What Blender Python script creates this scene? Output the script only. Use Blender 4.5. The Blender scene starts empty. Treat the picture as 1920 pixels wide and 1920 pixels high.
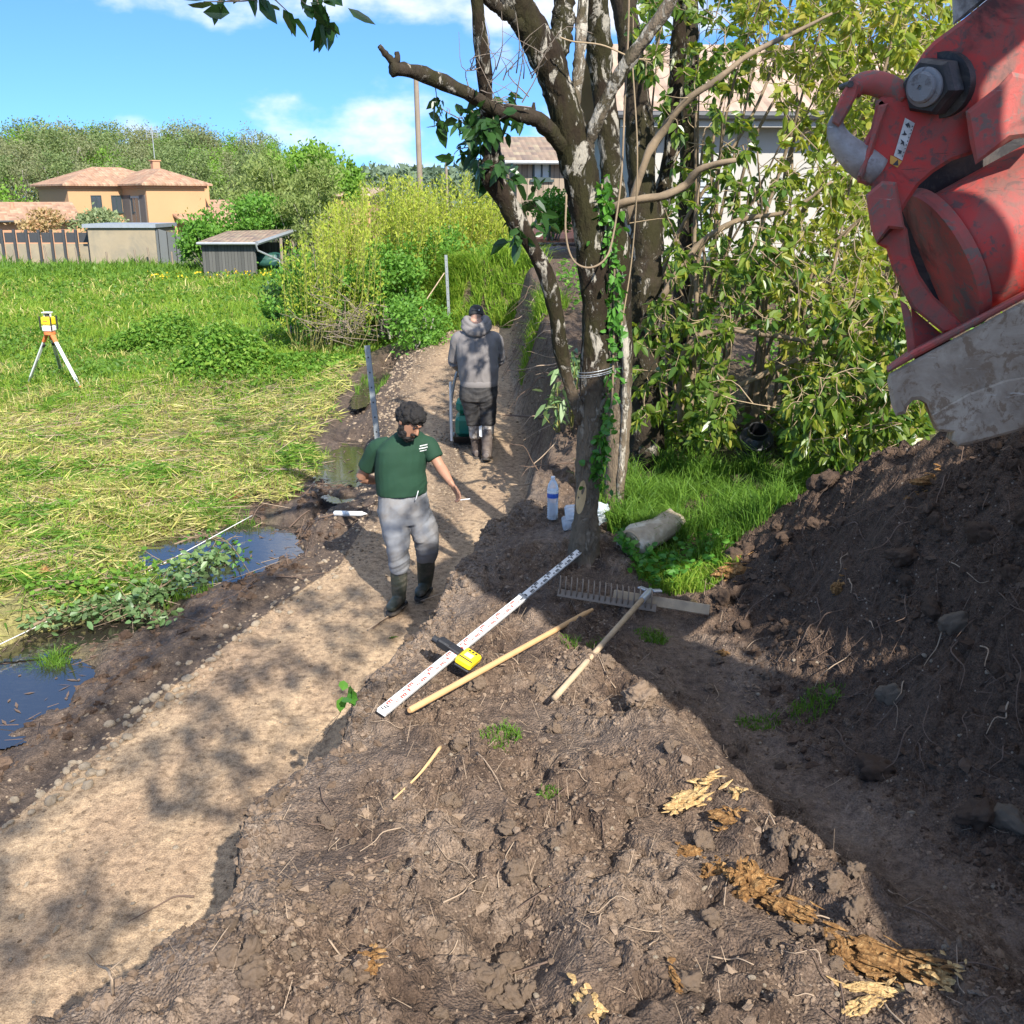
import bpy, math, random
import numpy as np
from mathutils import Vector, Matrix, Quaternion

random.seed(7)
RNG = np.random.default_rng(7)
C = bpy.context.scene.collection
SC = bpy.context.scene
R = math.radians
PI = math.pi

# ------------------------------------------------------------------ camera
PITCH = R(17.0)
CAMZ = 3.25
cam_d = bpy.data.cameras.new("camera")
cam = bpy.data.objects.new("camera", cam_d)
C.objects.link(cam)
cam.location = (0, 0, CAMZ)
cam.rotation_euler = (PI / 2 - PITCH, 0, 0)
cam_d.sensor_width = 36
cam_d.lens = 36
cam_d.clip_start = 0.05
cam_d.clip_end = 3000
SC.camera = cam
SC.render.resolution_x = 1024
SC.render.resolution_y = 1024

# ------------------------------------------------------------------ sun, sky, exposure
SUN_EL = R(38)
SUN_AZ = math.atan2(0.40, -0.92)          # clockwise from +Y
to_sun = Vector((math.sin(SUN_AZ) * math.cos(SUN_EL), math.cos(SUN_AZ) * math.cos(SUN_EL), math.sin(SUN_EL)))
sun_d = bpy.data.lights.new("sun", 'SUN')
sun_d.energy = 4.0
sun_d.angle = R(0.53)
sun_d.color = (1.0, 0.955, 0.88)
sun = bpy.data.objects.new("sun", sun_d)
sun.rotation_euler = to_sun.to_track_quat('Z', 'Y').to_euler()
sun.location = (10, -20, 30)
C.objects.link(sun)

world = bpy.data.worlds.new("World")
SC.world = world
world.use_nodes = True
nt = world.node_tree
nt.nodes.clear()
def wn(t, **kw):
    n = nt.nodes.new(t)
    for k, v in kw.items(): setattr(n, k, v)
    return n
sky = wn('ShaderNodeTexSky', sky_type='NISHITA')
sky.sun_disc = False
sky.sun_elevation = SUN_EL
sky.sun_rotation = SUN_AZ
sky.air_density = 1.0
sky.dust_density = 0.25
sky.ozone_density = 3.6
sky.altitude = 50
bg = wn('ShaderNodeBackground'); bg.inputs[1].default_value = 0.15
bgc = wn('ShaderNodeBackground'); bgc.inputs[1].default_value = 0.60
mixs = wn('ShaderNodeMixShader')
outw = wn('ShaderNodeOutputWorld')
tc = wn('ShaderNodeTexCoord')
sep = wn('ShaderNodeSeparateXYZ')
nt.links.new(tc.outputs['Generated'], sep.inputs[0])
# clouds: puffs from noise on the direction, thicker in a low bank and again higher up
mpc = wn('ShaderNodeMapping'); mpc.inputs['Scale'].default_value = (1, 1, 1.9); mpc.inputs['Location'].default_value = (0.42, 0.0, 0.1)
nt.links.new(tc.outputs['Generated'], mpc.inputs[0])
no = wn('ShaderNodeTexNoise'); no.inputs['Scale'].default_value = 9.0
no.inputs['Detail'].default_value = 7; no.inputs['Roughness'].default_value = 0.52
nt.links.new(mpc.outputs[0], no.inputs['Vector'])
zr = wn('ShaderNodeValToRGB'); zr.color_ramp.interpolation = 'EASE'
e = zr.color_ramp.elements
ZB = [(0.0, .56), (.045, .635), (.075, .555), (.095, .42), (.125, .44), (.152, .63), (.18, .65), (.27, .56), (.5, .54), (.68, .72), (1.0, .74)]  # thick cover towards the zenith is added out of view as neutral fill light
while len(e) < len(ZB): e.new(.5)
for i_, (p_, v_) in enumerate(ZB): e[i_].position = p_; e[i_].color = (v_, v_, v_, 1)
nt.links.new(sep.outputs[2], zr.inputs[0])
xm = wn('ShaderNodeMapRange'); xm.inputs[1].default_value = -.30; xm.inputs[2].default_value = -.20; xm.inputs[3].default_value = -.10; xm.inputs[4].default_value = 0.0
nt.links.new(sep.outputs[0], xm.inputs[0])
s1 = wn('ShaderNodeMath', operation='ADD'); nt.links.new(no.outputs[0], s1.inputs[0]); nt.links.new(zr.outputs[0], s1.inputs[1])
s2 = wn('ShaderNodeMath', operation='ADD'); nt.links.new(s1.outputs[0], s2.inputs[0]); nt.links.new(xm.outputs[0], s2.inputs[1])
mxm = wn('ShaderNodeMapRange'); mxm.interpolation_type = 'SMOOTHSTEP'
mxm.inputs[1].default_value = 1.02; mxm.inputs[2].default_value = 1.24; mxm.inputs[3].default_value = 0; mxm.inputs[4].default_value = .92
nt.links.new(s2.outputs[0], mxm.inputs[0])
# deeper blue already low down, as in the clear spring air of the photograph
svx = wn('ShaderNodeCombineXYZ'); svz = wn('ShaderNodeMath', operation='MULTIPLY_ADD'); svz.inputs[1].default_value = 1.6; svz.inputs[2].default_value = .24
nt.links.new(sep.outputs[2], svz.inputs[0]); nt.links.new(sep.outputs[0], svx.inputs[0]); nt.links.new(sep.outputs[1], svx.inputs[1]); nt.links.new(svz.outputs[0], svx.inputs[2])
svn = wn('ShaderNodeVectorMath', operation='NORMALIZE'); nt.links.new(svx.outputs[0], svn.inputs[0]); nt.links.new(svn.outputs[0], sky.inputs[0])
skyc = wn('ShaderNodeHueSaturation'); skyc.inputs['Saturation'].default_value = 1.18; skyc.inputs['Value'].default_value = 1.0
nt.links.new(sky.outputs[0], skyc.inputs['Color'])
nt.links.new(skyc.outputs[0], bg.inputs[0])
bgc.inputs[0].default_value = (0.86, 0.90, 1.0, 1)
nt.links.new(mxm.outputs[0], mixs.inputs[0]); nt.links.new(bg.outputs[0], mixs.inputs[1]); nt.links.new(bgc.outputs[0], mixs.inputs[2])
nt.links.new(mixs.outputs[0], outw.inputs[0])

SC.view_settings.view_transform = 'Standard'
SC.view_settings.look = 'None'
SC.view_settings.exposure = 1.22
SC.view_settings.gamma = 1
SC.render.engine = 'CYCLES'
SC.cycles.use_denoising = True
SC.cycles.max_bounces = 6
SC.cycles.transparent_max_bounces = 8

# ------------------------------------------------------------------ picture point -> place (photograph of 1920 px)
FW = Vector((0, math.cos(PITCH), -math.sin(PITCH)))
UPV = Vector((0, math.sin(PITCH), math.cos(PITCH)))
CAMP = Vector((0, 0, CAMZ))
def ray(u, v):
    return FW + Vector((1, 0, 0)) * ((u - 960) / 1920) + UPV * ((960 - v) / 1920)
def at(u, v, Y):
    d = ray(u, v)
    return CAMP + d * (Y / d.y)
def gz(u, v, z):
    d = ray(u, v)
    return CAMP + d * ((z - CAMZ) / d.z)
def px(Y):                                   # metres per photo pixel at depth Y (approx)
    return Y * 1.045 / 1920

# ------------------------------------------------------------------ numpy noise
def _hash(ix, iy, seed):
    h = (ix.astype(np.int64) * 374761393 + iy.astype(np.int64) * 668265263 + seed * 974711) & 0xffffffff
    h = ((h ^ (h >> 13)) * 1274126177) & 0xffffffff
    h = h ^ (h >> 16)
    h = (h * 2246822519) & 0xffffffff
    return ((h ^ (h >> 15)) & 0xffffff) / float(0x1000000)
def vnoise(x, y, seed=0):                    # gradient noise about -0.7..0.7
    x0 = np.floor(x); y0 = np.floor(y)
    fx = x - x0; fy = y - y0
    sx = fx * fx * fx * (fx * (fx * 6 - 15) + 10); sy = fy * fy * fy * (fy * (fy * 6 - 15) + 10)
    def g(ax, ay):
        a = _hash(x0 + ax, y0 + ay, seed) * 2 * PI
        return np.cos(a) * (fx - ax) + np.sin(a) * (fy - ay)
    a = g(0, 0); b = g(1, 0); c = g(0, 1); d = g(1, 1)
    return (a + (b - a) * sx) * (1 - sy) + (c + (d - c) * sx) * sy
def fbm(x, y, scale, octaves=4, seed=0, gain=0.5):
    t = 0; a = 1; f = 1 / scale
    for i in range(octaves):
        t = t + a * vnoise(x * f + 17.3 * i, y * f - 9.1 * i, seed + i)
        a *= gain; f *= 2.03
    return t
def clods(x, y, size, seed=0, prob=1.0):     # rounded lumps, 0..1
    X = x / size; Y = y / size
    x0 = np.floor(X); y0 = np.floor(Y)
    best = np.zeros_like(X)
    for i in (-1, 0, 1):
        for j in (-1, 0, 1):
            cx = x0 + i; cy = y0 + j
            pxx = cx + _hash(cx, cy, seed); pyy = cy + _hash(cx, cy, seed + 1)
            r = 0.35 + 0.6 * _hash(cx, cy, seed + 2)
            on = _hash(cx, cy, seed + 3) < prob
            asp = 0.6 + 0.8 * _hash(cx, cy, seed + 4)
            an = _hash(cx, cy, seed + 5) * PI
            ddx = X - pxx; ddy = Y - pyy
            ax = ddx * np.cos(an) + ddy * np.sin(an); ay = (-ddx * np.sin(an) + ddy * np.cos(an)) * asp
            q = 1 - (ax * ax + ay * ay) / (r * r)
            best = np.maximum(best, np.where(on & (q > 0), np.sqrt(np.maximum(q, 0)) * r, 0))
    return best
def sm(a, b, x):
    t = np.clip((x - a) / (b - a), 0, 1)
    return t * t * (3 - 2 * t)

# ------------------------------------------------------------------ mesh builder
class MB:
    def __init__(s):
        s.V = []; s.n = 0; s.Q = []; s.T = []; s.P = []; s.qm = []; s.tm = []; s.pm = []
    def add(s, V, Q=None, T=None, m=0):
        V = np.asarray(V, float).reshape(-1, 3)
        if Q is not None and len(Q):
            Q = np.asarray(Q, np.int64).reshape(-1, 4) + s.n; s.Q.append(Q); s.qm.append(np.full(len(Q), m))
        if T is not None and len(T):
            T = np.asarray(T, np.int64).reshape(-1, 3) + s.n; s.T.append(T); s.tm.append(np.full(len(T), m))
        s.V.append(V); s.n += len(V)
        return s
    def poly(s, V, m=0):
        V = np.asarray(V, float).reshape(-1, 3)
        s.P.append([s.n + i for i in range(len(V))]); s.pm.append(m)
        s.V.append(V); s.n += len(V)
    def polyidx(s, V, faces, m=0):
        V = np.asarray(V, float).reshape(-1, 3)
        for f in faces:
            s.P.append([s.n + i for i in f]); s.pm.append(m)
        s.V.append(V); s.n += len(V)
        return s
    def verts(s):
        return np.concatenate(s.V) if s.V else np.zeros((0, 3))
    # -- primitives
    def box(s, c, size, rot=None, bev=0.0, m=0):
        hx, hy, hz = [d / 2 for d in size]
        c = np.asarray(c, float)
        if bev > 0:
            b = min(bev, hx * .9, hy * .9, hz * .9)
            pts = []; 
            for sx in (-1, 1):
                for sy in (-1, 1):
                    for sz in (-1, 1):
                        pts += [(sx * hx, sy * (hy - b), sz * (hz - b)), (sx * (hx - b), sy * hy, sz * (hz - b)), (sx * (hx - b), sy * (hy - b), sz * hz)]
            V = np.array(pts)
            def i(sx, sy, sz, k): return ((sx > 0) * 4 + (sy > 0) * 2 + (sz > 0)) * 3 + k
            F = []
            for sg in (-1, 1):
                q = [(sg, -1, -1), (sg, 1, -1), (sg, 1, 1), (sg, -1, 1)]
                F.append([i(*p, 0) for p in (q if sg > 0 else q[::-1])])
                q = [(-1, sg, -1), (1, sg, -1), (1, sg, 1), (-1, sg, 1)]
                F.append([i(*p, 1) for p in (q[::-1] if sg > 0 else q)])
                q = [(-1, -1, sg), (1, -1, sg), (1, 1, sg), (-1, 1, sg)]
                F.append([i(*p, 2) for p in (q if sg > 0 else q[::-1])])
            for sa in (-1, 1):
                for sb in (-1, 1):
                    F.append([i(sa, sb, -1, 0), i(sa, sb, 1, 0), i(sa, sb, 1, 1), i(sa, sb, -1, 1)][::(-1 if sa * sb > 0 else 1)])
                    F.append([i(sa, -1, sb, 0), i(sa, 1, sb, 0), i(sa, 1, sb, 2), i(sa, -1, sb, 2)][::(1 if sa * sb > 0 else -1)])
                    F.append([i(-1, sa, sb, 1), i(1, sa, sb, 1), i(1, sa, sb, 2), i(-1, sa, sb, 2)][::(-1 if sa * sb > 0 else 1)])
                    for sc_ in (-1, 1):
                        F.append([i(sa, sb, sc_, 0), i(sa, sb, sc_, 1), i(sa, sb, sc_, 2)][::(1 if sa * sb * sc_ > 0 else -1)])
        else:
            V = np.array([(x, y, z) for x in (-hx, hx) for y in (-hy, hy) for z in (-hz, hz)])
            F = [(0, 1, 3, 2), (4, 6, 7, 5), (0, 4, 5, 1), (2, 3, 7, 6), (0, 2, 6, 4), (1, 5, 7, 3)]
        if rot is not None: V = V @ np.array(rot).T
        s.polyidx(V + c, F, m)
        return s
    def tube(s, pts, rad, n=8, cap=True, m=0, noise=0.0, ell=None, seed=0):
        P = np.array([tuple(p) for p in pts], float)
        k = len(P)
        rad = np.broadcast_to(np.asarray(rad, float), (k,)) if np.ndim(rad) <= 1 else np.asarray(rad)
        T = np.gradient(P, axis=0); T /= np.maximum(np.linalg.norm(T, axis=1, keepdims=True), 1e-9)
        ref = np.array([0, 0, 1.0]) if abs(T[0][2]) < .8 else np.array([1.0, 0, 0])
        N = np.cross(T[0], ref); N /= np.linalg.norm(N)
        rings = []
        th = np.linspace(0, 2 * PI, n, endpoint=False)
        rr = np.random.default_rng(seed + k)
        for i in range(k):
            N = N - T[i] * np.dot(N, T[i]); N /= max(np.linalg.norm(N), 1e-9)
            B = np.cross(T[i], N)
            r = rad[i] * (1 + noise * rr.standard_normal(n)) if noise else np.full(n, rad[i])
            ex, ey = (1, 1) if ell is None else ell
            rings.append(P[i] + (np.cos(th) * r * ex)[:, None] * N + (np.sin(th) * r * ey)[:, None] * B)
        V = np.concatenate(rings)
        a = np.arange(n); b = (a + 1) % n
        Q = np.concatenate([np.stack([i * n + a, i * n + b, (i + 1) * n + b, (i + 1) * n + a], 1) for i in range(k - 1)])
        s.add(V, Q=Q, m=m)
        if cap:
            s.P.append([s.n - len(V) + i for i in range(n)][::-1]); s.pm.append(m)
            s.P.append([s.n - n + i for i in range(n)]); s.pm.append(m)
        return s
    def cyl(s, a, b, r, r2=None, n=16, m=0):
        return s.tube([a, b], [r, r if r2 is None else r2], n=n, m=m)
    def lathe(s, prof, c=(0, 0, 0), n=20, M=None, m=0):   # prof: (r, z)
        th = np.linspace(0, 2 * PI, n, endpoint=False)
        V = np.concatenate([np.stack([np.cos(th) * r, np.sin(th) * r, np.full(n, z)], 1) for r, z in prof])
        if M is not None: V = V @ np.array(M).T
        V = V + np.asarray(c, float)
        a = np.arange(n); b = (a + 1) % n
        Q = np.concatenate([np.stack([i * n + a, i * n + b, (i + 1) * n + b, (i + 1) * n + a], 1) for i in range(len(prof) - 1)])
        s.add(V, Q=Q, m=m)
        k = s.n - len(V)
        s.P.append([k + i for i in range(n)][::-1]); s.pm.append(m)
        s.P.append([s.n - n + i for i in range(n)]); s.pm.append(m)
        return s
    def prism(s, poly, d, m=0, bev=0.0):          # poly: list of 3D pts (planar), extruded along vector d
        P = np.array([tuple(p) for p in poly], float); k = len(P); d = np.asarray(tuple(d), float)
        nrm = np.zeros(3)
        for i in range(k): nrm += np.cross(P[i], P[(i + 1) % k])
        if np.dot(nrm, d) > 0: P = P[::-1]
        if bev > 0:
            cen = P.mean(0); L = np.linalg.norm(d)
            e1 = np.roll(P, -1, 0) - P; e0 = P - np.roll(P, 1, 0)
            e1 = e1 / np.linalg.norm(e1, axis=1, keepdims=True); e0 = e0 / np.linalg.norm(e0, axis=1, keepdims=True)
            nn = nrm if np.dot(nrm, d) <= 0 else -nrm
            nn = nn / np.linalg.norm(nn)
            inw = np.cross(nn, e0) + np.cross(nn, e1); inw /= np.maximum(np.linalg.norm(inw, axis=1, keepdims=True), .3)
            rings = [P + inw * bev, P + d * (bev / L), P + d * (1 - bev / L), P + d + inw * bev]
        else:
            rings = [P, P + d]
        V = np.concatenate(rings); F = []
        F.append(list(range(k)))
        for r_ in range(len(rings) - 1):
            for i in range(k):
                j = (i + 1) % k
                F.append([r_ * k + j, r_ * k + i, (r_ + 1) * k + i, (r_ + 1) * k + j])
        F.append([(len(rings) - 1) * k + i for i in range(k)][::-1])
        s.polyidx(V, F, m)
        return s
    def blob(s, c, size, sub=2, amp=0.15, seed=0, M=None, m=0, rough=1.0):
        V, F = ico(sub)
        rr = np.random.default_rng(seed)
        o = rr.uniform(-50, 50, 3)
        d = np.zeros(len(V))
        for f_, a_ in ((1.3, 1.0), (2.9, .55 * rough), (6.1, .34 * rough), (13.0, .2 * rough)):
            d += a_ * (vnoise(V[:, 0] * f_ + o[0], V[:, 1] * f_ + V[:, 2] * f_ * .7 + o[1], seed) + vnoise(V[:, 2] * f_ + o[2], V[:, 0] * f_ - V[:, 1] * f_ * .6 + o[0], seed + 5))
        W = V * (1 + amp * 1.6 * d)[:, None] * np.asarray(size, float)
        if M is not None: W = W @ np.array(M).T
        s.add(W + np.asarray(tuple(c), float), T=F, m=m)
        return s
    def build(s, name, mats, parent=None, smooth=False, loc=None):
        V = s.verts()
        o0 = np.zeros(3)
        if parent is not None and loc is None: o0 = np.array(root_of(parent).location)
        elif loc is not None: o0 = np.array(loc, float)
        V = V - o0
        me = bpy.data.meshes.new(name)
        Q = np.concatenate(s.Q) if s.Q else np.zeros((0, 4), np.int64)
        T = np.concatenate(s.T) if s.T else np.zeros((0, 3), np.int64)
        P = s.P
        lv = np.concatenate([Q.ravel(), T.ravel()] + [np.array(p) for p in P]).astype(np.int32) if (len(Q) + len(T) + len(P)) else np.zeros(0, np.int32)
        cnt = np.concatenate([np.full(len(Q), 4), np.full(len(T), 3), np.array([len(p) for p in P], np.int64)]).astype(np.int32)
        start = np.concatenate([[0], np.cumsum(cnt)[:-1]]).astype(np.int32) if len(cnt) else np.zeros(0, np.int32)
        me.vertices.add(len(V)); me.vertices.foreach_set('co', V.astype(np.float32).ravel())
        me.loops.add(len(lv)); me.loops.foreach_set('vertex_index', lv)
        me.polygons.add(len(cnt)); me.polygons.foreach_set('loop_start', start)
        try: me.polygons.foreach_set('loop_total', cnt)
        except Exception: pass
        mi = np.concatenate([np.concatenate(s.qm) if s.qm else np.zeros(0), np.concatenate(s.tm) if s.tm else np.zeros(0), np.array(s.pm)]).astype(np.int32)
        if not isinstance(mats, (list, tuple)): mats = [mats]
        for mt in mats: me.materials.append(mt)
        me.polygons.foreach_set('material_index', mi)
        me.update(calc_edges=True)
        me.validate()
        if not smooth: me.shade_flat()
        elif smooth is True: me.shade_smooth()
        else:
            me.shade_smooth()
            try: me.set_sharp_from_angle(angle=R(smooth))
            except Exception: pass
        o = bpy.data.objects.new(name, me)
        C.objects.link(o)
        if parent is not None:
            o.parent = parent
        elif loc is not None: o.location = loc
        return o
_ICO = {}
def ico(sub):
    if sub in _ICO: return _ICO[sub]
    t = (1 + 5 ** .5) / 2
    V = [(-1, t, 0), (1, t, 0), (-1, -t, 0), (1, -t, 0), (0, -1, t), (0, 1, t), (0, -1, -t), (0, 1, -t), (t, 0, -1), (t, 0, 1), (-t, 0, -1), (-t, 0, 1)]
    F = [(0, 11, 5), (0, 5, 1), (0, 1, 7), (0, 7, 10), (0, 10, 11), (1, 5, 9), (5, 11, 4), (11, 10, 2), (10, 7, 6), (7, 1, 8), (3, 9, 4), (3, 4, 2), (3, 2, 6), (3, 6, 8), (3, 8, 9), (4, 9, 5), (2, 4, 11), (6, 2, 10), (8, 6, 7), (9, 8, 1)]
    V = [tuple(np.array(v) / np.linalg.norm(v)) for v in V]
    for _ in range(sub):
        cache = {}; NF = []
        def mid(a, b):
            k = (min(a, b), max(a, b))
            if k not in cache:
                p = (np.array(V[a]) + np.array(V[b])); p = p / np.linalg.norm(p)
                V.append(tuple(p)); cache[k] = len(V) - 1
            return cache[k]
        for a, b, c in F:
            ab, bc, ca = mid(a, b), mid(b, c), mid(c, a)
            NF += [(a, ab, ca), (b, bc, ab), (c, ca, bc), (ab, bc, ca)]
        F = NF
    _ICO[sub] = (np.array(V), np.array(F))
    return _ICO[sub]
def root_of(o):
    while o.parent is not None: o = o.parent
    return o
def tag(o, label=None, cat=None, group=None, kind=None):
    if label: o['label'] = label
    if cat: o['category'] = cat
    if group: o['group'] = group
    if kind: o['kind'] = kind
    return o
def thing(name, label, cat, loc=(0, 0, 0), group=None):
    o = bpy.data.objects.new(name, None); C.objects.link(o)
    o.empty_display_size = 0.1
    o.location = loc
    return tag(o, label, cat, group)
def copy_tree(o, parent=None):
    c = o.copy(); C.objects.link(c); c.parent = parent
    for ch in list(o.children): copy_tree(ch, c)
    return c
def rotm(ax, a):
    return np.array(Matrix.Rotation(a, 3, ax))
def bez(pts, n=24):                            # smooth curve through points (Catmull-Rom), columns of any width
    P = np.array([tuple(p) for p in pts], float)
    P = np.vstack([2 * P[0] - P[1], P, 2 * P[-1] - P[-2]])
    k = len(P) - 3; out = []
    for t in np.linspace(0, k - 1e-6, n):
        i = int(t); f = t - i
        a, b, c, d = P[i], P[i + 1], P[i + 2], P[i + 3]
        out.append(.5 * ((2 * b) + (-a + c) * f + (2 * a - 5 * b + 4 * c - d) * f * f + (-a + 3 * b - 3 * c + d) * f ** 3))
    return np.array(out)
# leaves: folded six-point blades; P base, D direction, N side normal
def leaves(mb, P, D, L, W, fold=0.35, droop=0.0, rng=RNG, m=0):
    n = len(P)
    D = D / np.maximum(np.linalg.norm(D, axis=1, keepdims=True), 1e-9)
    A = rng.standard_normal((n, 3)); S = np.cross(D, A); S /= np.maximum(np.linalg.norm(S, axis=1, keepdims=True), 1e-9)
    N = np.cross(S, D)
    L = np.broadcast_to(L, (n,))[:, None]; W = np.broadcast_to(W, (n,))[:, None]
    b = P; t = P + D * L - np.array([0, 0, 1.0]) * droop * L
    def pt(f, w, sgn): return P + D * L * f + S * (W * w * sgn) + N * (W * fold * w) - np.array([0, 0, 1.0]) * droop * L * f * f
    V = np.stack([b, pt(.3, .5, 1), pt(.68, .42, 1), t, pt(.68, .42, -1), pt(.3, .5, -1)], 1).reshape(-1, 3)
    k = np.arange(n)[:, None] * 6
    Q = np.concatenate([k + np.array([[0, 1, 2, 3]]), k + np.array([[0, 3, 4, 5]])])
    mb.add(V, Q=Q, m=m)
def quads(mb, P, D, L, W, rng=RNG, m=0):       # plain little leaf diamonds for far foliage
    n = len(P)
    D = D / np.maximum(np.linalg.norm(D, axis=1, keepdims=True), 1e-9)
    A = rng.standard_normal((n, 3)); S = np.cross(D, A); S /= np.maximum(np.linalg.norm(S, axis=1, keepdims=True), 1e-9)
    L = np.broadcast_to(L, (n,))[:, None]; W = np.broadcast_to(W, (n,))[:, None]
    V = np.stack([P, P + D * L * .5 + S * W * .5, P + D * L, P + D * L * .5 - S * W * .5], 1).reshape(-1, 3)
    k = np.arange(n)[:, None] * 4
    mb.add(V, Q=k + np.array([[0, 1, 2, 3]]), m=m)
def blades(mb, P, H, W, lean, rng=RNG, m=0, az=None):   # grass: bent blades of two segments
    n = len(P)
    a = rng.uniform(0, 2 * PI, n) if az is None else az
    d = np.stack([np.cos(a), np.sin(a), np.zeros(n)], 1)
    sd = np.stack([-np.sin(a), np.cos(a), np.zeros(n)], 1)
    tw = rng.uniform(0, PI, n); sd = sd * np.cos(tw)[:, None] + d * np.sin(tw)[:, None]
    H = np.broadcast_to(H, (n,))[:, None]; W = np.broadcast_to(W, (n,))[:, None]; lean = np.broadcast_to(lean, (n,))[:, None]
    Z = np.array([0, 0, 1.0])
    m1 = P + Z * H * .6 + d * H * lean * .3
    t = P + Z * H * (1 - .3 * lean) + d * H * lean
    V = np.stack([P - sd * W * .5, P + sd * W * .5, m1 + sd * W * .4, m1 - sd * W * .4, t], 1).reshape(-1, 3)
    k = np.arange(n)[:, None] * 5
    mb.add(V, Q=k + np.array([[0, 1, 2, 3]]), T=k + np.array([[3, 2, 4]]), m=m)
def sticks(mb, A, B, r, m=0):                  # thin three-sided straws from A to B
    n = len(A); D = B - A
    L = np.maximum(np.linalg.norm(D, axis=1, keepdims=True), 1e-9); D = D / L
    ref = np.where(np.abs(D[:, 2:3]) < .9, np.array([[0, 0, 1.0]]), np.array([[1.0, 0, 0]]))
    S = np.cross(D, ref); S /= np.linalg.norm(S, axis=1, keepdims=True); N = np.cross(S, D)
    r = np.broadcast_to(r, (n,))[:, None]
    o = [S * r, -S * r * .5 + N * r * .87, -S * r * .5 - N * r * .87]
    V = np.stack([A + o[0], A + o[1], A + o[2], B + o[0] * .6, B + o[1] * .6, B + o[2] * .6], 1).reshape(-1, 3)
    k = np.arange(n)[:, None] * 6
    mb.add(V, Q=np.concatenate([k + np.array([[0, 1, 4, 3]]), k + np.array([[1, 2, 5, 4]]), k + np.array([[2, 0, 3, 5]])]), m=m)
# ------------------------------------------------------------------ materials
class NB:
    def __init__(s, name):
        s.m = bpy.data.materials.new(name); s.m.use_nodes = True
        s.t = s.m.node_tree; s.t.nodes.clear()
        s.out = s.n('ShaderNodeOutputMaterial')
    def n(s, t, **kw):
        x = s.t.nodes.new(t)
        for k, v in kw.items():
            if k.startswith('i_'): x.inputs[k[2:].replace('_', ' ')].default_value = v
            else: setattr(x, k, v)
        return x
    def l(s, a, b): s.t.links.new(a, b)
    def noise(s, vec, scale, detail=4, rough=.55, dist=0.0):
        x = s.n('ShaderNodeTexNoise'); x.inputs['Scale'].default_value = scale; x.inputs['Detail'].default_value = detail
        x.inputs['Roughness'].default_value = rough; x.inputs['Distortion'].default_value = dist
        if vec is not None: s.l(vec, x.inputs['Vector'])
        return x.outputs[0]
    def voro(s, vec, scale, feature='F1', out=0):
        x = s.n('ShaderNodeTexVoronoi', feature=feature); x.inputs['Scale'].default_value = scale
        if vec is not None: s.l(vec, x.inputs['Vector'])
        return x.outputs[out]
    def ramp(s, fac, stops, interp='LINEAR'):
        x = s.n('ShaderNodeValToRGB'); e = x.color_ramp.elements; x.color_ramp.interpolation = interp
        while len(e) < len(stops): e.new(.5)
        for i, (p, c) in enumerate(stops):
            e[i].position = p; e[i].color = (c[0], c[1], c[2], 1) if not np.isscalar(c) else (c, c, c, 1)
        s.l(fac, x.inputs[0]); return x.outputs[0]
    def mix(s, fac, a, b, mode='MIX'):
        x = s.n('ShaderNodeMix', data_type='RGBA', blend_type=mode)
        for sock, v in ((x.inputs[0], fac), (x.inputs[6], a), (x.inputs[7], b)):
            if hasattr(v, 'is_linked'): s.l(v, sock)
            else: sock.default_value = v if np.isscalar(v) else (v[0], v[1], v[2], 1)
        return x.outputs[2]
    def math(s, op, a, b=0.0, clamp=False):
        x = s.n('ShaderNodeMath', operation=op, use_clamp=clamp)
        for sock, v in ((x.inputs[0], a), (x.inputs[1], b)):
            if hasattr(v, 'is_linked'): s.l(v, sock)
            else: sock.default_value = v
        return x.outputs[0]
    def bump(s, h, strength=.5, dist=.01, nrm=None):
        x = s.n('ShaderNodeBump'); x.inputs['Strength'].default_value = strength; x.inputs['Distance'].default_value = dist
        s.l(h, x.inputs['Height'])
        if nrm is not None: s.l(nrm, x.inputs['Normal'])
        return x.outputs[0]
    def coord(s, which='Object'):
        return s.n('ShaderNodeTexCoord').outputs[which]
    def pbsdf(s, col, rough=.8, metal=0.0, nrm=None, spec=None, out=True, **kw):
        b = s.n('ShaderNodeBsdfPrincipled')
        for sock, v in ((b.inputs['Base Color'], col), (b.inputs['Roughness'], rough), (b.inputs['Metallic'], metal)):
            if hasattr(v, 'is_linked'): s.l(v, sock)
            else: sock.default_value = v if np.isscalar(v) else (v[0], v[1], v[2], 1)
        if spec is not None: b.inputs['Specular IOR Level'].default_value = spec
        for k, v in kw.items(): b.inputs[k].default_value = v
        if nrm is not None: s.l(nrm, b.inputs['Normal'])
        if out: s.l(b.outputs[0], s.out.inputs[0])
        return b.outputs[0]
MAT = {}
def simple(name, col, rough=.7, metal=0.0, var=.25, scale=6.0, bump=.15, bscale=40.0, dirt=None, dirtamt=.5, spec=None):
    b = NB(name); co = b.coord()
    f = b.noise(co, scale, 5)
    c = b.mix(f, tuple(x * (1 - var) for x in col), tuple(min(1, x * (1 + var)) for x in col))
    if dirt is not None:
        d = b.ramp(b.noise(co, scale * .8, 6, .65, .4), [(.45, 0.0), (.62, dirtamt)])
        c = b.mix(d, c, dirt)
    n = b.bump(b.noise(co, bscale, 4), bump, .01) if bump else None
    b.pbsdf(c, rough, metal, n, spec)
    MAT[name] = b.m
    return b.m
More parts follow.
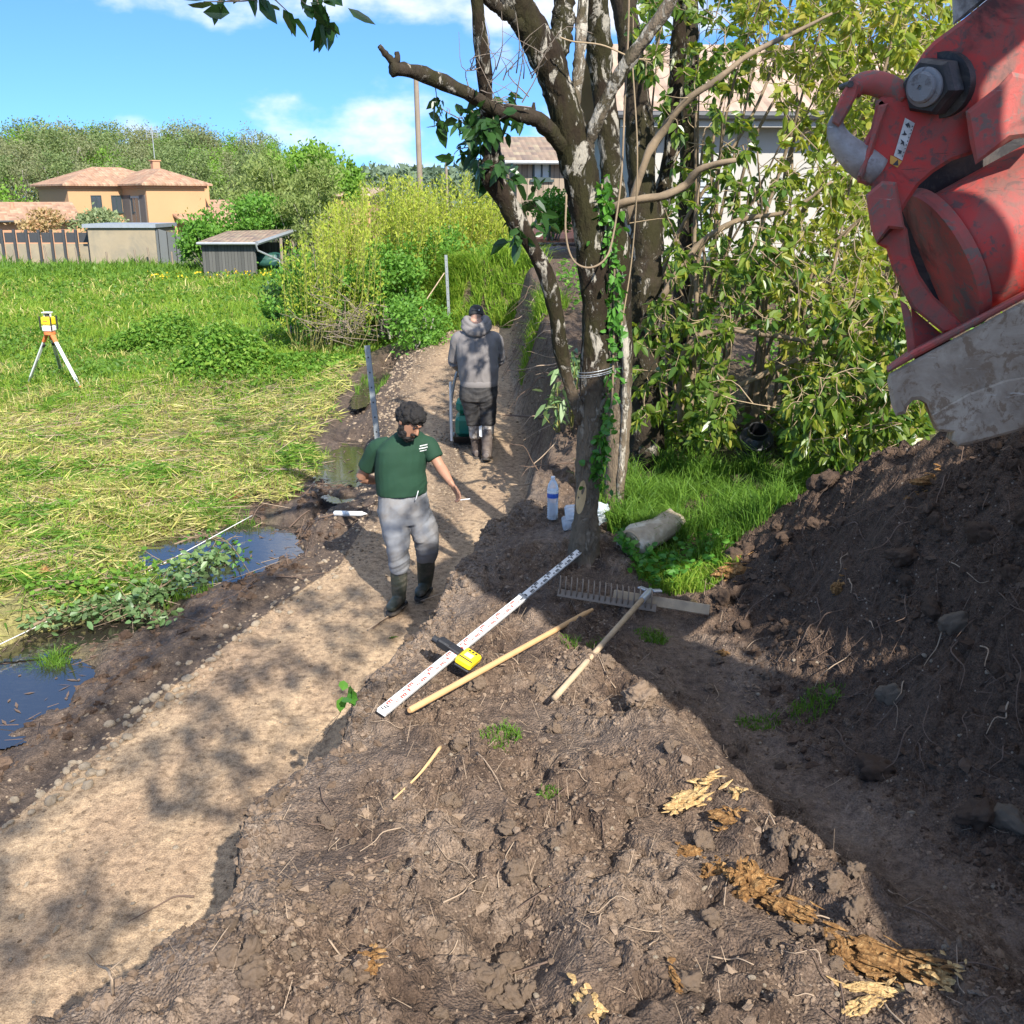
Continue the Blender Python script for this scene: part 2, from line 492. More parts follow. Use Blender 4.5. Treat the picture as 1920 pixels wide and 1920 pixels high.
def leafmat(name, cols, trans=.35, rough=.45, spec=.35):
    b = NB(name)
    g = b.n('ShaderNodeNewGeometry')
    c = b.ramp(g.outputs['Random Per Island'], [(i / max(1, len(cols) - 1), k) for i, k in enumerate(cols)])
    co = b.coord()
    c = b.mix(b.noise(co, 1.1, 3), b.mix(1.0, c, (.8, .82, .75), 'MULTIPLY'), b.mix(1.0, c, (1.15, 1.12, 1.0), 'MULTIPLY'))
    p = b.pbsdf(c, rough, 0, None, spec, out=False)
    t = b.n('ShaderNodeBsdfTranslucent'); b.l(b.mix(1.0, c, (1.25, 1.3, .55), 'MULTIPLY'), t.inputs[0])
    ms = b.n('ShaderNodeMixShader'); ms.inputs[0].default_value = trans
    b.l(p, ms.inputs[1]); b.l(t.outputs[0], ms.inputs[2]); b.l(ms.outputs[0], b.out.inputs[0])
    MAT[name] = b.m
    return b.m
# ground: base colours come from the zones of the terrain, grain from noise
b = NB('ground'); co = b.coord()
at_ = b.n('ShaderNodeAttribute', attribute_name='albedo'); wet = b.n('ShaderNodeAttribute', attribute_name='wet')
grain = b.n('ShaderNodeAttribute', attribute_name='grain')
n1 = b.noise(co, 22, 6, .62); n2 = b.noise(co, 130, 3, .6); v1 = b.voro(co, 85)
tone = b.ramp(n1, [(.30, (.50, .47, .45)), (.5, (1, 1, 1)), (.70, (1.42, 1.40, 1.36))])
c = b.mix(1.0, at_.outputs[0], tone, 'MULTIPLY')
c = b.mix(b.ramp(n2, [(.42, 0.0), (.66, .8)]), c, b.mix(1.0, c, (.42, .39, .37), 'MULTIPLY'))
# small pale grit stones
vc = b.n('ShaderNodeTexVoronoi'); vc.inputs['Scale'].default_value = 48; b.l(co, vc.inputs['Vector'])
sepc = b.n('ShaderNodeSeparateColor'); b.l(vc.outputs['Color'], sepc.inputs[0])
pick = b.math('GREATER_THAN', sepc.outputs[0], .93); near_ = b.math('LESS_THAN', vc.outputs['Distance'], .28)
pk = b.math('MULTIPLY', b.math('MULTIPLY', pick, near_), grain.outputs['Fac'])
c = b.mix(b.math('MULTIPLY', pk, .7), c, (.36, .29, .22))
rough = b.math('SUBTRACT', .93, b.math('MULTIPLY', wet.outputs['Fac'], .48))
hh = b.math('ADD', b.math('MULTIPLY', n1, .9), b.math('MULTIPLY', n2, .35))
hh = b.math('SUBTRACT', hh, b.math('MULTIPLY', v1, .35))
hh = b.math('MULTIPLY', hh, b.math('ADD', .06, grain.outputs['Fac']))
nm = b.bump(hh, 1.0, .032)
b.pbsdf(c, rough, 0, nm, .3); MAT['ground'] = b.m
# water
b = NB('water'); co = b.coord()
mp = b.n('ShaderNodeMapping'); mp.inputs['Scale'].default_value = (3, 9, 1); b.l(co, mp.inputs[0])
nm = b.bump(b.noise(mp.outputs[0], 2.2, 3), .12, .01)
b.pbsdf((.03, .026, .02), .03, 0, nm, 1.0); b.m.node_tree.nodes['Principled BSDF'].inputs['IOR'].default_value = 1.9
MAT['water'] = b.m
# ------------------------------------------------------------------ terrain
def zp(y): return np.interp(y, [2.6, 4.3, 7, 11.6, 19.5, 30], [-.42, -.30, 0, .32, .85, 1.2])
def march(u, v, hf):
    d = ray(u, v); t = 1.0
    prev = t
    for _ in range(4000):
        p = CAMP + d * t
        if p.z <= float(hf(np.array([p.x]), np.array([p.y]))[0]): break
        prev = t; t *= 1.01 if t > 6 else 1.004
    a, b_ = prev, t
    for _ in range(20):
        m_ = (a + b_) / 2; p = CAMP + d * m_
        if p.z <= float(hf(np.array([p.x]), np.array([p.y]))[0]): b_ = m_
        else: a = m_
    return CAMP + d * b_
_pl = [march(u, v, lambda x, y: zp(y) - .02) for u, v in [(0, 1560), (130, 1460), (240, 1370), (330, 1290), (430, 1210), (520, 1140), (640, 1060), (700, 960), (738, 820), (752, 720), (790, 660), (848, 622)]]
_px = [p.x for p in _pl]; _py = [p.y for p in _pl]
_px = [_px[0] - .55, _px[0] - .4] + _px + [0.6, 2.0]; _py = [-2, 3.2] + _py + [22, 26]
def xl(y): return np.interp(y, _py, _px)
ZT = 0.80
_pr = [gz(u, v, z) for u, v, z in [(60, 1912, ZT), (250, 1850, ZT), (345, 1765, ZT), (415, 1650, ZT), (435, 1510, ZT), (480, 1475, ZT), (540, 1450, ZT), (600, 1410, ZT), (640, 1330, ZT), (665, 1270, ZT), (710, 1225, ZT), (780, 1150, ZT), (830, 1080, ZT), (880, 1010, ZT), (950, 975, .78)]]
_qx = [p.x for p in _pr]; _qy = [p.y for p in _pr]
_pf = [march(u, v, lambda x, y: zp(y)) for u, v in [(990, 955), (988, 900), (968, 780), (955, 690), (955, 620)]]
_qx = [-2.6, -1.75] + _qx + [p.x + .22 for p in _pf] + [1.3, 2.6]; _qy = [-2, 2.35] + _qy + [p.y for p in _pf] + [21.2, 26]
def xr(y): return np.interp(y, _qy, _qx)
# the dark spoil bank on the right: foot line and crest
BF = [(1.05, 7.6), (1.30, 6.0), (1.42, 5.2), (1.50, 4.2), (1.85, 3.5), (2.2, 2.9), (2.7, 2.0), (3.2, 1.0), (3.6, -1)]
def bank(x, y):
    fx = np.interp(-y, [-b_[1] for b_ in BF], [b_[0] for b_ in BF])
    s = x - fx
    top = np.interp(y, [-1, 2, 3, 4.6, 5.6, 6.6, 7.4, 8.4], [1.6, 1.55, 1.5, 1.32, 1.12, .62, .2, 0])
    w = np.interp(y, [2, 4, 5.5, 7], [1.7, 1.55, 1.15, 1.0])
    up = sm(0, 1, s / w)
    y_far = np.interp(x, [1.2, 2.0, 2.4, 3.2, 5], [7.0, 6.5, 6.0, 5.9, 6.1])
    back = 1 - sm(0, 1.6, y - y_far)
    return top * up * back, s
EL0 = []   # carved wet hollows: centre, half sizes, angle
for (u, v, z, a, b_, an) in [(425, 1050, -.20, .75, .72, .25), (5, 1315, -.34, .50, .62, .35), (160, 1205, -.30, .60, .22, .5), (655, 885, 0.02, .24, 1.1, .10), (712, 735, .2, .15, 1.5, -.02), (575, 985, -.1, .36, .10, .5)]:
    p = gz(u, v, z); EL0.append((p.x, p.y, a, b_, an, z))
EL = []
def base(x, y):
    """smooth lie of the land"""
    s = xl(y) - x
    zpa = zp(y)
    zf = -.04 - .0058 * np.maximum(y - 14, 0) + .10 * fbm(x, y, 7.0, 3, 41) + .5 * np.exp(-(((x + 4.6) / 2.6) ** 2 + ((y - 18.6) / 2.0) ** 2))
    zf = zf + .25 * sm(16, 26, y) * sm(-8, -3, x) * (1 - sm(30, 38, y))
    lft = zpa - .05 - .10 * sm(.25, .9, s)
    k = sm(.7, 2.3, s)
    lft = lft * (1 - k) + zf * k
    low = np.where(s > 0, zpa * (1 - sm(0, .22, s)) + lft * sm(0, .22, s), zpa)
    low = low + .05 * np.exp(-((s - .42) / .16) ** 2) * (1 - sm(8, 10, y))     # low verge of stones and mud
    sc_ = np.interp(y, [5, 9.6, 13, 15.5, 20], [1.5, 1.4, .8, .6, .6])
    low = low - .12 * np.exp(-((s - sc_) / .38) ** 2) * (1 - sm(19, 22, y))
    for cx, cy, a, b_, an, z in EL:
        ddx = x - cx; ddy = y - cy
        e = ((ddx * math.cos(an) + ddy * math.sin(an)) / a) ** 2 + ((-ddx * math.sin(an) + ddy * math.cos(an)) / b_) ** 2
        e = e * (1 + .9 * fbm(x, y, .45, 3, 131)) + .15 * fbm(x, y, .15, 2, 133)
        kk = np.exp(-e * e * .5)
        low = low * (1 - kk) + (z - .20) * kk
    # end of the path: earth bank across
    endb = sm(20.4, 21.5, y + .35 * (x + .6)) * sm(-2.6, -1.2, x)
    low = low * (1 - endb) + 2.0 * endb
    zt = np.interp(y, [-5, 2, 5, 7, 9, 12, 16, 24, 40, 120], [.8, .8, .8, .80, 1.0, 1.5, 1.9, 2.2, 2.3, 2.0])
    zt = zt + .06 * fbm(x, y, 1.1, 2, 12) * sm(2, 3, y) * (1 - sm(8, 10, y))
    bz, bs = bank(x, y)
    zt = zt + bz
    # smooth track hollow at the bank's foot, ridge of rotten wood beside it
    trk = np.exp(-((bs + .28) / .30) ** 2) * (1 - sm(5.0, 6.4, y))
    zt = zt - .12 * trk
    zt = zt + .09 * np.exp(-((bs + .82) / .17) ** 2) * (1 - sm(4.3, 5.0, y))
    # hollow at the bottom of the picture
    zt = zt - .16 * np.exp(-(((x - .02) / .14) ** 2 + ((y - 2.95) / .28) ** 2))
    zt = zt + .16 * np.exp(-(((x + .95) / .35) ** 2 + ((y - 2.75) / .3) ** 2))
    zt = zt + .10 * np.exp(-(((x - .45) / .5) ** 2 + ((y - 6.9) / .6) ** 2))
    w = np.interp(y, [2, 7.5, 9, 12, 20], [.15, .17, .34, .40, .5])
    e = x - xr(y) - .09 * fbm(x, y, .45, 3, 77) * (1 - sm(9, 12, y)) - .15 * fbm(x, y, 1.2, 3, 71) * sm(9, 12, y)
    k = sm(-.5, .5, e / w) 
    k = np.where(y < 8.5, k ** .8, k)
    return low * (1 - k) + zt * k, s, e, k, bs, zpa
for cx, cy, a, b_, an, z in EL0:
    zz = float(np.mean([float(base(np.array([cx + ox]), np.array([cy + oy]))[0][0]) for ox, oy in ((0, 0), (.2, 0), (-.2, 0), (0, .4), (0, -.4))]))
    EL.append((cx, cy, a, b_, an, zz - .03))
def lumps(x, y, seed=0):
    wx = x + .05 * fbm(x, y, .16, 3, 171 + seed); wy = y + .05 * fbm(x, y, .16, 3, 175 + seed)
    rid = (1 - 2.2 * abs(fbm(wx, wy, .20, 4, 181 + seed, .58)))
    return clods(wx, wy, .28, 3 + seed, .40) * .055 + clods(wx, wy, .13, 9 + seed, .55) * .050 + clods(wx, wy, .062, 15 + seed, .7) * .036 + clods(wx, wy, .034, 23 + seed, .8) * .022 + rid * .020
def H(x, y, full=False):
    x = np.asarray(x, float); y = np.asarray(y, float)
    z, s, e, k, bs, zpa = base(x, y)
    near = 1 - sm(12, 26, y)
    up = k
    fieldm = sm(.9, 2.0, s)
    endm = sm(20, 21.5, y)
    pathm = (1 - up) * (s < 0) * (1 - endm)
    verge = (1 - up) * (1 - pathm) * (1 - fieldm)
    smooth_ = sm(-.06, .22, fbm(x, y, .62, 2, 33))          # trodden patches in the soil
    trk = np.exp(-((bs + .28) / .28) ** 2) * (1 - sm(4.8, 6.2, y))
    amp = (1 - .80 * np.maximum(smooth_, trk)) 
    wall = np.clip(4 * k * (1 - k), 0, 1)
    d = up * amp * (lumps(x, y) - .05) * (1 - sm(9, 14, y) * .3)
    d = d + up * .040 * fbm(x, y, .30, 4, 51)
    d = d + up * .012 * fbm(x, y, .045, 3, 57, .6) * near * (.35 + .65 * amp)
    d = d + sm(-.1, .5, bs) * (1 - sm(8, 9, y)) * up * (lumps(x, y, 40) * .75 + .07 * fbm(x, y, .5, 3, 61))
    d = d + wall * .05 * fbm(x + z * 2, y - z * 1.5, .12, 3, 91)
    d = d + pathm * (.012 * fbm(x, y, .5, 3, 21) + .016 * fbm(6 * s + .6 * fbm(x, y, 1.0, 2, 3), y * .7, 2.2, 3, 124) + .004 * clods(x, y, .05, 8, .3))
    # ruts: two compacted lanes with loose gravel between and beside
    d = d + verge * (.03 * fbm(x, y, .3, 4, 25) + (lumps(x, y, 70) - .03) * .55 * sm(.15, .9, s))
    d = d + fieldm * (1 - up) * (.06 * fbm(x, y, .7, 4, 28))
    z = z + d
    if not full: return z
    return z, dict(s=s, e=e, k=k, bs=bs, up=up, field=fieldm, path=pathm, verge=verge, smooth=smooth_, trk=trk, wall=wall, endm=endm)
def axis(lo, hi, fine, a, b_, g, mx_):
    xs = list(np.arange(a, b_, fine))
    st = fine; x = b_
    while x < hi:
        xs.append(x); st = min(st * g, mx_); x += st
    xs.append(hi)
    st = fine; x = a
    left = []
    while x > lo:
        st = min(st * g, mx_); x -= st; left.append(x)
    return np.array(left[::-1] + xs)
gx = axis(-420, 420, .0115, -2.9, 3.3, 1.045, 30)
gy = axis(-40, 700, .0115, 2.35, 7.4, 1.022, 30)
X, Y = np.meshgrid(gx, gy)
Zt, mk = H(X, Y, True)
far = sm(80, 220, Y) + 0 * X
Zt = Zt * (1 - far) + (-1.0) * far
def Hg(x, y):
    """height read off the finished grid"""
    i = np.clip(np.searchsorted(gx, x) - 1, 0, len(gx) - 2); j = np.clip(np.searchsorted(gy, y) - 1, 0, len(gy) - 2)
    fx = (x - gx[i]) / (gx[i + 1] - gx[i]); fy = (y - gy[j]) / (gy[j + 1] - gy[j])
    return (Zt[j, i] * (1 - fx) + Zt[j, i + 1] * fx) * (1 - fy) + (Zt[j + 1, i] * (1 - fx) + Zt[j + 1, i + 1] * fx) * fy
def Hs(x, y): return float(Hg(np.array([x]), np.array([y]))[0])
_TT = np.geomspace(1.5, 120, 2600)
def gnd(u, v):
    """the place on the ground seen at a point of the photograph"""
    d = np.array(ray(u, v)); P = np.array([0, 0, CAMZ]) + _TT[:, None] * d
    f = P[:, 2] - Hg(P[:, 0], P[:, 1]); k = int(np.argmax(f <= 0))
    if k == 0: k = len(_TT) - 1
    w_ = f[k - 1] / max(f[k - 1] - f[k], 1e-9)
    return Vector(P[k - 1] + (P[k] - P[k - 1]) * min(max(w_, 0), 1))
nx, ny = len(gx), len(gy)
ii, jj = np.meshgrid(np.arange(nx - 1), np.arange(ny - 1))
q0 = (jj * nx + ii).ravel()
gm = MB(); gm.add(np.stack([X.ravel(), Y.ravel(), Zt.ravel()], 1), Q=np.stack([q0, q0 + 1, q0 + nx + 1, q0 + nx], 1))
ground = gm.build('ground', MAT['ground'], smooth=True)
tag(ground, kind='structure')
Hfull = H
def H(x, y): return Hg(np.asarray(x, float), np.asarray(y, float))
def lerp3(a, c_, t): return a * (1 - t[..., None]) + np.array(c_) * t[..., None]
col = np.zeros(X.shape + (3,)); col[:] = (.10, .12, .04)                # meadow floor
hay = sm(.8, 1.6, mk['s']) * (1 - sm(14.5, 17.5, Y + .6 * fbm(X, Y, 2.0, 3, 5) + .1 * X))
col = lerp3(col, (.26, .225, .09), hay * .8)
soilc = np.zeros_like(col); soilc[:] = (.178, .122, .084)
dry = sm(-.05, .35, fbm(X, Y, .7, 4, 101))
soilc = lerp3(soilc, (.27, .20, .145), dry * .8)
soilc = lerp3(soilc, (.085, .055, .038), sm(.0, .4, fbm(X, Y, .4, 4, 103)) * .75)
lip = np.exp(-((mk['e'] - .12) / .2) ** 2) * (1 - sm(8, 9, Y))
soilc = lerp3(soilc, (.31, .245, .19), lip * .55)
soilc = lerp3(soilc, (.150, .112, .088), np.maximum(mk['trk'], mk['smooth'] * .6) * .6)
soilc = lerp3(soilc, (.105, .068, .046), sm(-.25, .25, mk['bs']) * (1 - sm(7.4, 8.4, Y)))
soilc = lerp3(soilc, (.15, .105, .072), sm(8.5, 11, Y))
grassy = sm(.35, .9, mk['e']) * sm(6.9, 7.6, Y + .5 * fbm(X, Y, .8, 3, 8)) * sm(.55, .9, X) * (1 - sm(9.5, 12.5, Y))
soilc = lerp3(soilc, (.07, .075, .028), grassy * .85)
col = lerp3(col, (.125, .09, .066), mk['verge'])                              # damp verge
col = np.where((mk['verge'] > .3)[..., None], lerp3(col, (.07, .05, .038), sm(-.1, .4, fbm(X, Y, .5, 3, 111)) * sm(.3, .8, mk['s'])), col)
lane = np.zeros_like(col); lane[:] = (.375, .268, .168)
pc = (X - xl(Y)) / np.maximum(xr(Y) - xl(Y), .3)                            # 0..1 across the path
streak = fbm(pc * 5.0 + .15 * fbm(X, Y, 1.0, 2, 3), Y * .55, 1.0, 4, 123)
lane = lerp3(lane, (.31, .215, .138), np.clip(sm(-.1, .4, fbm(X, Y, .9, 4, 121)) * .6 + sm(.05, .4, streak) * .5, 0, .8))
lane = lerp3(lane, (.46, .335, .21), sm(.1, .4, -streak) * .6)
grav = np.maximum(np.exp(-((pc - .42 + .06 * fbm(X, Y, 1.5, 2, 55)) / .10) ** 2) * sm(8, 10.5, Y), np.exp(-((pc - .04) / .12) ** 2) * sm(8.5, 10, Y))
grav = np.maximum(grav, np.exp(-((pc - .97) / .08) ** 2) * sm(8.5, 10, Y))
lane = lerp3(lane, (.22, .16, .11), grav * .8)
col = lerp3(col, (.375, .268, .168), mk['path'])
col = np.where((mk['path'] > .01)[..., None], col * (1 - mk['path'][..., None]) + lane * mk['path'][..., None], col)
col = lerp3(col, (.15, .105, .07), mk['endm'] * sm(-2.6, -1.2, X) * (1 - mk['up']))
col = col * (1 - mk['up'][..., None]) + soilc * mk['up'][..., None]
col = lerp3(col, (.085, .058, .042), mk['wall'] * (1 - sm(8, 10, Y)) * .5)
farc = sm(30, 60, Y)
col = lerp3(col, (.10, .13, .04), farc * (1 - mk['up']))
def fattr(me, name, arr, typ='FLOAT'):
    a = me.attributes.new(name, typ, 'POINT')
    if typ == 'FLOAT': a.data.foreach_set('value', arr.astype(np.float32).ravel())
    else: a.data.foreach_set('color', np.concatenate([arr.reshape(-1, 3), np.ones((arr.size // 3, 1))], 1).astype(np.float32).ravel())
fattr(ground.data, 'albedo', np.clip(col, 0, 1), 'FLOAT_COLOR')
wetm = np.clip(mk['verge'] * sm(.3, .8, mk['s']) * .9 + mk['up'] * np.maximum(mk['trk'], .4 * mk['smooth']) * .55, 0, 1)
fattr(ground.data, 'wet', wetm)
fattr(ground.data, 'grain', np.clip(mk['up'] * (1 - .6 * mk['trk']) + mk['path'] * .16 + mk['path'] * grav * .6 + mk['verge'] * .6, 0, 1))
# water standing in the hollows: a sheet only where the ground lies below its level
for i, (cx, cy, a, b_, an, z) in enumerate(EL):
    ca, sa = math.cos(an), math.sin(an)
    th = np.linspace(0, 2 * PI, 48, endpoint=False)
    def loc_(r): ex, ey = np.cos(th) * a * r, np.sin(th) * b_ * r; return cx + ex * ca - ey * sa, cy + ex * sa + ey * ca
    lev = float(np.quantile(H(*loc_(1.35)), .42)) - .012
    lev = max(lev, float(H(np.array([cx]), np.array([cy]))[0]) + .03)
    st_ = .02 if cy < 11 else .04
    xs = np.arange(cx - 1.6 * max(a, b_), cx + 1.6 * max(a, b_), st_); ys = np.arange(cy - 1.6 * max(a, b_), cy + 1.6 * max(a, b_), st_)
    XX, YY = np.meshgrid(xs, ys); ddx = XX - cx; ddy = YY - cy
    e_ = ((ddx * ca + ddy * sa) / a) ** 2 + ((-ddx * sa + ddy * ca) / b_) ** 2
    okc = (H(XX, YY) < lev + .004) & (e_ < 2.4)
    jj_, ii_ = np.nonzero(okc[:-1, :-1] | okc[1:, :-1] | okc[:-1, 1:] | okc[1:, 1:])
    if len(ii_) < 4: continue
    nx_ = len(xs); q_ = jj_ * nx_ + ii_; Q = np.stack([q_, q_ + 1, q_ + nx_ + 1, q_ + nx_], 1)
    un, inv = np.unique(Q, return_inverse=True); V_ = np.stack([XX.ravel()[un], YY.ravel()[un], np.full(len(un), lev - .003 * i)], 1)
    w_ = MB(); w_.add(V_, Q=inv.reshape(-1, 4)); tag(w_.build('puddle_water', MAT['water']), kind='structure')
# ------------------------------------------------------------------ building materials
simple('ochre_wall', (.46, .265, .13), .9, var=.08, scale=.6, bump=.1, bscale=60)
simple('salmon_wall', (.43, .225, .13), .9, var=.08, scale=.6, bump=.1, bscale=60)
simple('white_wall', (.38, .36, .32), .9, var=.06, scale=1.0, bump=.1)
simple('concrete', (.29, .235, .155), .9, var=.2, scale=.9, dirt=(.16, .15, .12), dirtamt=.55)
simple('grey_concrete', (.36, .36, .33), .9, var=.2, scale=2)
simple('dark_metal', (.05, .052, .055), .6, .2, var=.2)
simple('zinc', (.35, .37, .38), .5, .5, var=.2)
simple('dark_frame', (.03, .05, .05), .5, var=.1, bump=0)
simple('shutter_grey', (.10, .09, .085), .7, var=.1)
simple('shutter_metal', (.36, .38, .40), .5, .1, var=.1)
simple('pole_wood', (.23, .18, .13), .9, var=.3, scale=3, bump=.3)
def planks(name, c1, c2, w=.14, ax=0):
    b = NB(name); co = b.coord()
    sx = b.n('ShaderNodeSeparateXYZ'); b.l(co, sx.inputs[0])
    u = b.math('DIVIDE', sx.outputs[ax], w)
    fl = b.math('FLOOR', u); fr = b.math('FRACT', u)
    wn_ = b.n('ShaderNodeTexWhiteNoise', noise_dimensions='1D'); b.l(fl, wn_.inputs['W'])
    mp = b.n('ShaderNodeMapping'); mp.inputs['Scale'].default_value = (9, 9, .6); b.l(co, mp.inputs[0])
    st = b.noise(mp.outputs[0], 2.2, 5, .6)
    c = b.mix(b.math('ADD', b.math('MULTIPLY', wn_.outputs[0], .6), b.math('MULTIPLY', st, .5)), c1, c2)
    gap = b.math('LESS_THAN', fr, .09)
    c = b.mix(gap, c, (.015, .014, .012))
    b.pbsdf(c, .9, 0, b.bump(b.math('SUBTRACT', st, b.math('MULTIPLY', gap, 1.5)), .4, .02)); MAT[name] = b.m
planks('grey_planks', (.045, .046, .042), (.115, .112, .10))
planks('brown_planks', (.17, .125, .085), (.34, .27, .20), .2)
planks('corrugated', (.14, .15, .15), (.20, .21, .215), .18)
def tiles(name, cols, sx_=.22, sy_=.34):
    """rounded clay tiles: rows down the slope (object y), ribs across (object x)"""
    b = NB(name); uv = b.n('ShaderNodeUVMap'); 
    s = b.n('ShaderNodeSeparateXYZ'); b.l(uv.outputs[0], s.inputs[0])
    u = b.math('DIVIDE', s.outputs[0], sx_); v = b.math('DIVIDE', s.outputs[1], sy_)
    cell = b.n('ShaderNodeCombineXYZ'); b.l(b.math('FLOOR', u), cell.inputs[0]); b.l(b.math('FLOOR', v), cell.inputs[1])
    w_ = b.n('ShaderNodeTexWhiteNoise', noise_dimensions='2D'); b.l(cell.outputs[0], w_.inputs['Vector'])
    c = b.ramp(w_.outputs[0], [(i / (len(cols) - 1), k) for i, k in enumerate(cols)])
    rib = b.math('ABSOLUTE', b.math('SUBTRACT', b.math('FRACT', u), .5))
    c = b.mix(b.ramp(b.noise(b.coord(), .8, 5), [(.4, 0.0), (.7, .35)]), c, (.16, .12, .09))
    h = b.math('SUBTRACT', b.math('MULTIPLY', b.math('FRACT', v), .4), rib)
    b.pbsdf(c, .9, 0, b.bump(h, .9, .08)); MAT[name] = b.m
tiles('clay_tiles', [(.33, .18, .10), (.40, .24, .15), (.28, .15, .09), (.43, .29, .18)])
tiles('pale_tiles', [(.38, .26, .18), (.45, .32, .235), (.33, .22, .155), (.47, .36, .27)])
tiles('old_tiles', [(.20, .14, .10), (.28, .20, .14), (.15, .11, .09), (.30, .24, .16)])
tiles('red_tiles', [(.56, .20, .11), (.62, .25, .15), (.50, .17, .10), (.60, .28, .17)])
b = NB('pane'); b.pbsdf((.05, .06, .07), .05, 0, None, .6); MAT['pane'] = b.m
b = NB('curtain_pane'); b.pbsdf((.45, .50, .50), .2, 0, None, .6); MAT['curtain_pane'] = b.m

def roofmesh(polys, thick, mat, parent, name='roof'):
    """roof slabs from 3D polygons (each with its own UV: u along first edge, v down the slope)"""
    me_v = []; faces = []; uvs = []
    for P in polys:
        P = [Vector(p) for p in P]
        e = (P[1] - P[0]).normalized(); n_ = Vector((0, 0, 0))
        for i in range(len(P)): n_ += (P[i] - P[0]).cross(P[(i + 1) % len(P)] - P[0])
        n_.normalize()
        if n_.z < 0: P = P[::-1]; n_ = -n_
        f = n_.cross(e)
        k = len(me_v); m_ = len(P)
        me_v += P + [p - Vector((0, 0, thick)) for p in P]
        faces.append([k + i for i in range(m_)]); uvs.append([((p - P[0]).dot(e), (p - P[0]).dot(f)) for p in P])
        faces.append([k + m_ + i for i in range(m_)][::-1]); uvs.append([(0, 0)] * m_)
        for i in range(m_):
            j = (i + 1) % m_
            faces.append([k + i, k + m_ + i, k + m_ + j, k + j]); uvs.append([((P[i] - P[0]).dot(e), 0)] * 2 + [((P[j] - P[0]).dot(e), 0)] * 2)
    o0 = root_of(parent).location
    me = bpy.data.meshes.new(name)
    me.from_pydata([tuple(v - o0) for v in me_v], [], faces)
    ul = me.uv_layers.new(name='UVMap')
    flat = [c for f in uvs for c in f]
    for i, c in enumerate(flat): ul.data[i].uv = c
    me.materials.append(mat); me.update(); me.shade_flat()
    o = bpy.data.objects.new(name, me); C.objects.link(o); o.parent = parent
    return o
class Frame:
    """local building frame: e1 along the front, e2 out of the front, up"""
    def __init__(s, o, th): 
        s.o = Vector(o); s.e1 = Vector((math.cos(th), math.sin(th), 0)); s.e2 = Vector((math.sin(th), -math.cos(th), 0)); s.th = th
    def p(s, a, b, z): 
        q = s.o + s.e1 * a + s.e2 * b; return Vector((q.x, q.y, z))
    def box(s, mb, a0, a1, b0, b1, z0, z1, m=0):
        c = s.p((a0 + a1) / 2, (b0 + b1) / 2, (z0 + z1) / 2)
        mb.box(c, (abs(a1 - a0), abs(b1 - b0), z1 - z0), rot=rotm('Z', s.th), m=m)
        return mb
def hip(F, a0, a1, b0, b1, ze, zr, ov=.45):
    a0 -= ov; a1 += ov; b0 -= ov; b1 += ov
    d = min(a1 - a0, b1 - b0) / 2
    c = [F.p(a0, b1, ze), F.p(a1, b1, ze), F.p(a1, b0, ze), F.p(a0, b0, ze)]
    if a1 - a0 >= b1 - b0: r0, r1 = F.p(a0 + d, (b0 + b1) / 2, zr), F.p(a1 - d, (b0 + b1) / 2, zr); return [[c[0], c[1], r1, r0], [c[1], c[2], r1], [c[2], c[3], r0, r1], [c[3], c[0], r0]]
    r0, r1 = F.p((a0 + a1) / 2, b1 - d, zr), F.p((a0 + a1) / 2, b0 + d, zr)
    return [[c[0], c[1], r0], [c[1], c[2], r1, r0], [c[2], c[3], r1], [c[3], c[0], r0, r1]]

# ------------------------------------------------------------------ two-storey ochre house
corner = at(125, 345, 75); ZE = corner.z
F = Frame((corner.x, corner.y, 0), R(42))
hs = thing('ochre_house', 'two storey ochre house with hipped clay tile roof and grey shutters', 'house', (corner.x, corner.y, -.7))
w = MB(); F.box(w, 0, 8.2, -6, 0, -.9, ZE); F.box(w, 3.85, 8.2, -.003, 4.2, -.9, ZE - .02)
w.build('wall', MAT['ochre_wall'], hs)
fr = MB(); F.box(fr, -.15, 8.35, -6.15, .15, ZE - .28, ZE - .03); F.box(fr, 3.7, 8.35, .152, 4.35, ZE - .28, ZE - .04)
fr.build('cornice', MAT['salmon_wall'], hs)
rf = roofmesh(hip(F, 0, 8.2, -6, 0, ZE, ZE + 1.25), .12, MAT['clay_tiles'], hs)
roofmesh(hip(F, 3.85, 8.2, -3.0, 4.2, ZE + .02, ZE + 1.1), .12, MAT['clay_tiles'], hs)
chp = F.p(7.2, -1.5, 0)
ch = MB(); ch.box((chp.x, chp.y, ZE + 1.25), (.55, .5, .9), rot=rotm('Z', .73), bev=.03); ch.box((chp.x, chp.y, ZE + 1.74), (.7, .62, .08), rot=rotm('Z', .73)); ch.build('chimney', MAT['salmon_wall'], rf)
an = MB(); an.cyl((chp.x, chp.y, ZE + 1.9), (chp.x, chp.y, ZE + 4.2), .03, n=6)
for k in range(5): an.cyl((chp.x - .45, chp.y, ZE + 3.4 + .16 * k), (chp.x + .45, chp.y, ZE + 3.4 + .16 * k), .018, n=5)
for k in (-.4, 0, .4): an.cyl((chp.x + k, chp.y - .1, ZE + 3.3), (chp.x + k, chp.y - .1, ZE + 4.15), .018, n=5)
an.build('antenna', MAT['zinc'], hs)
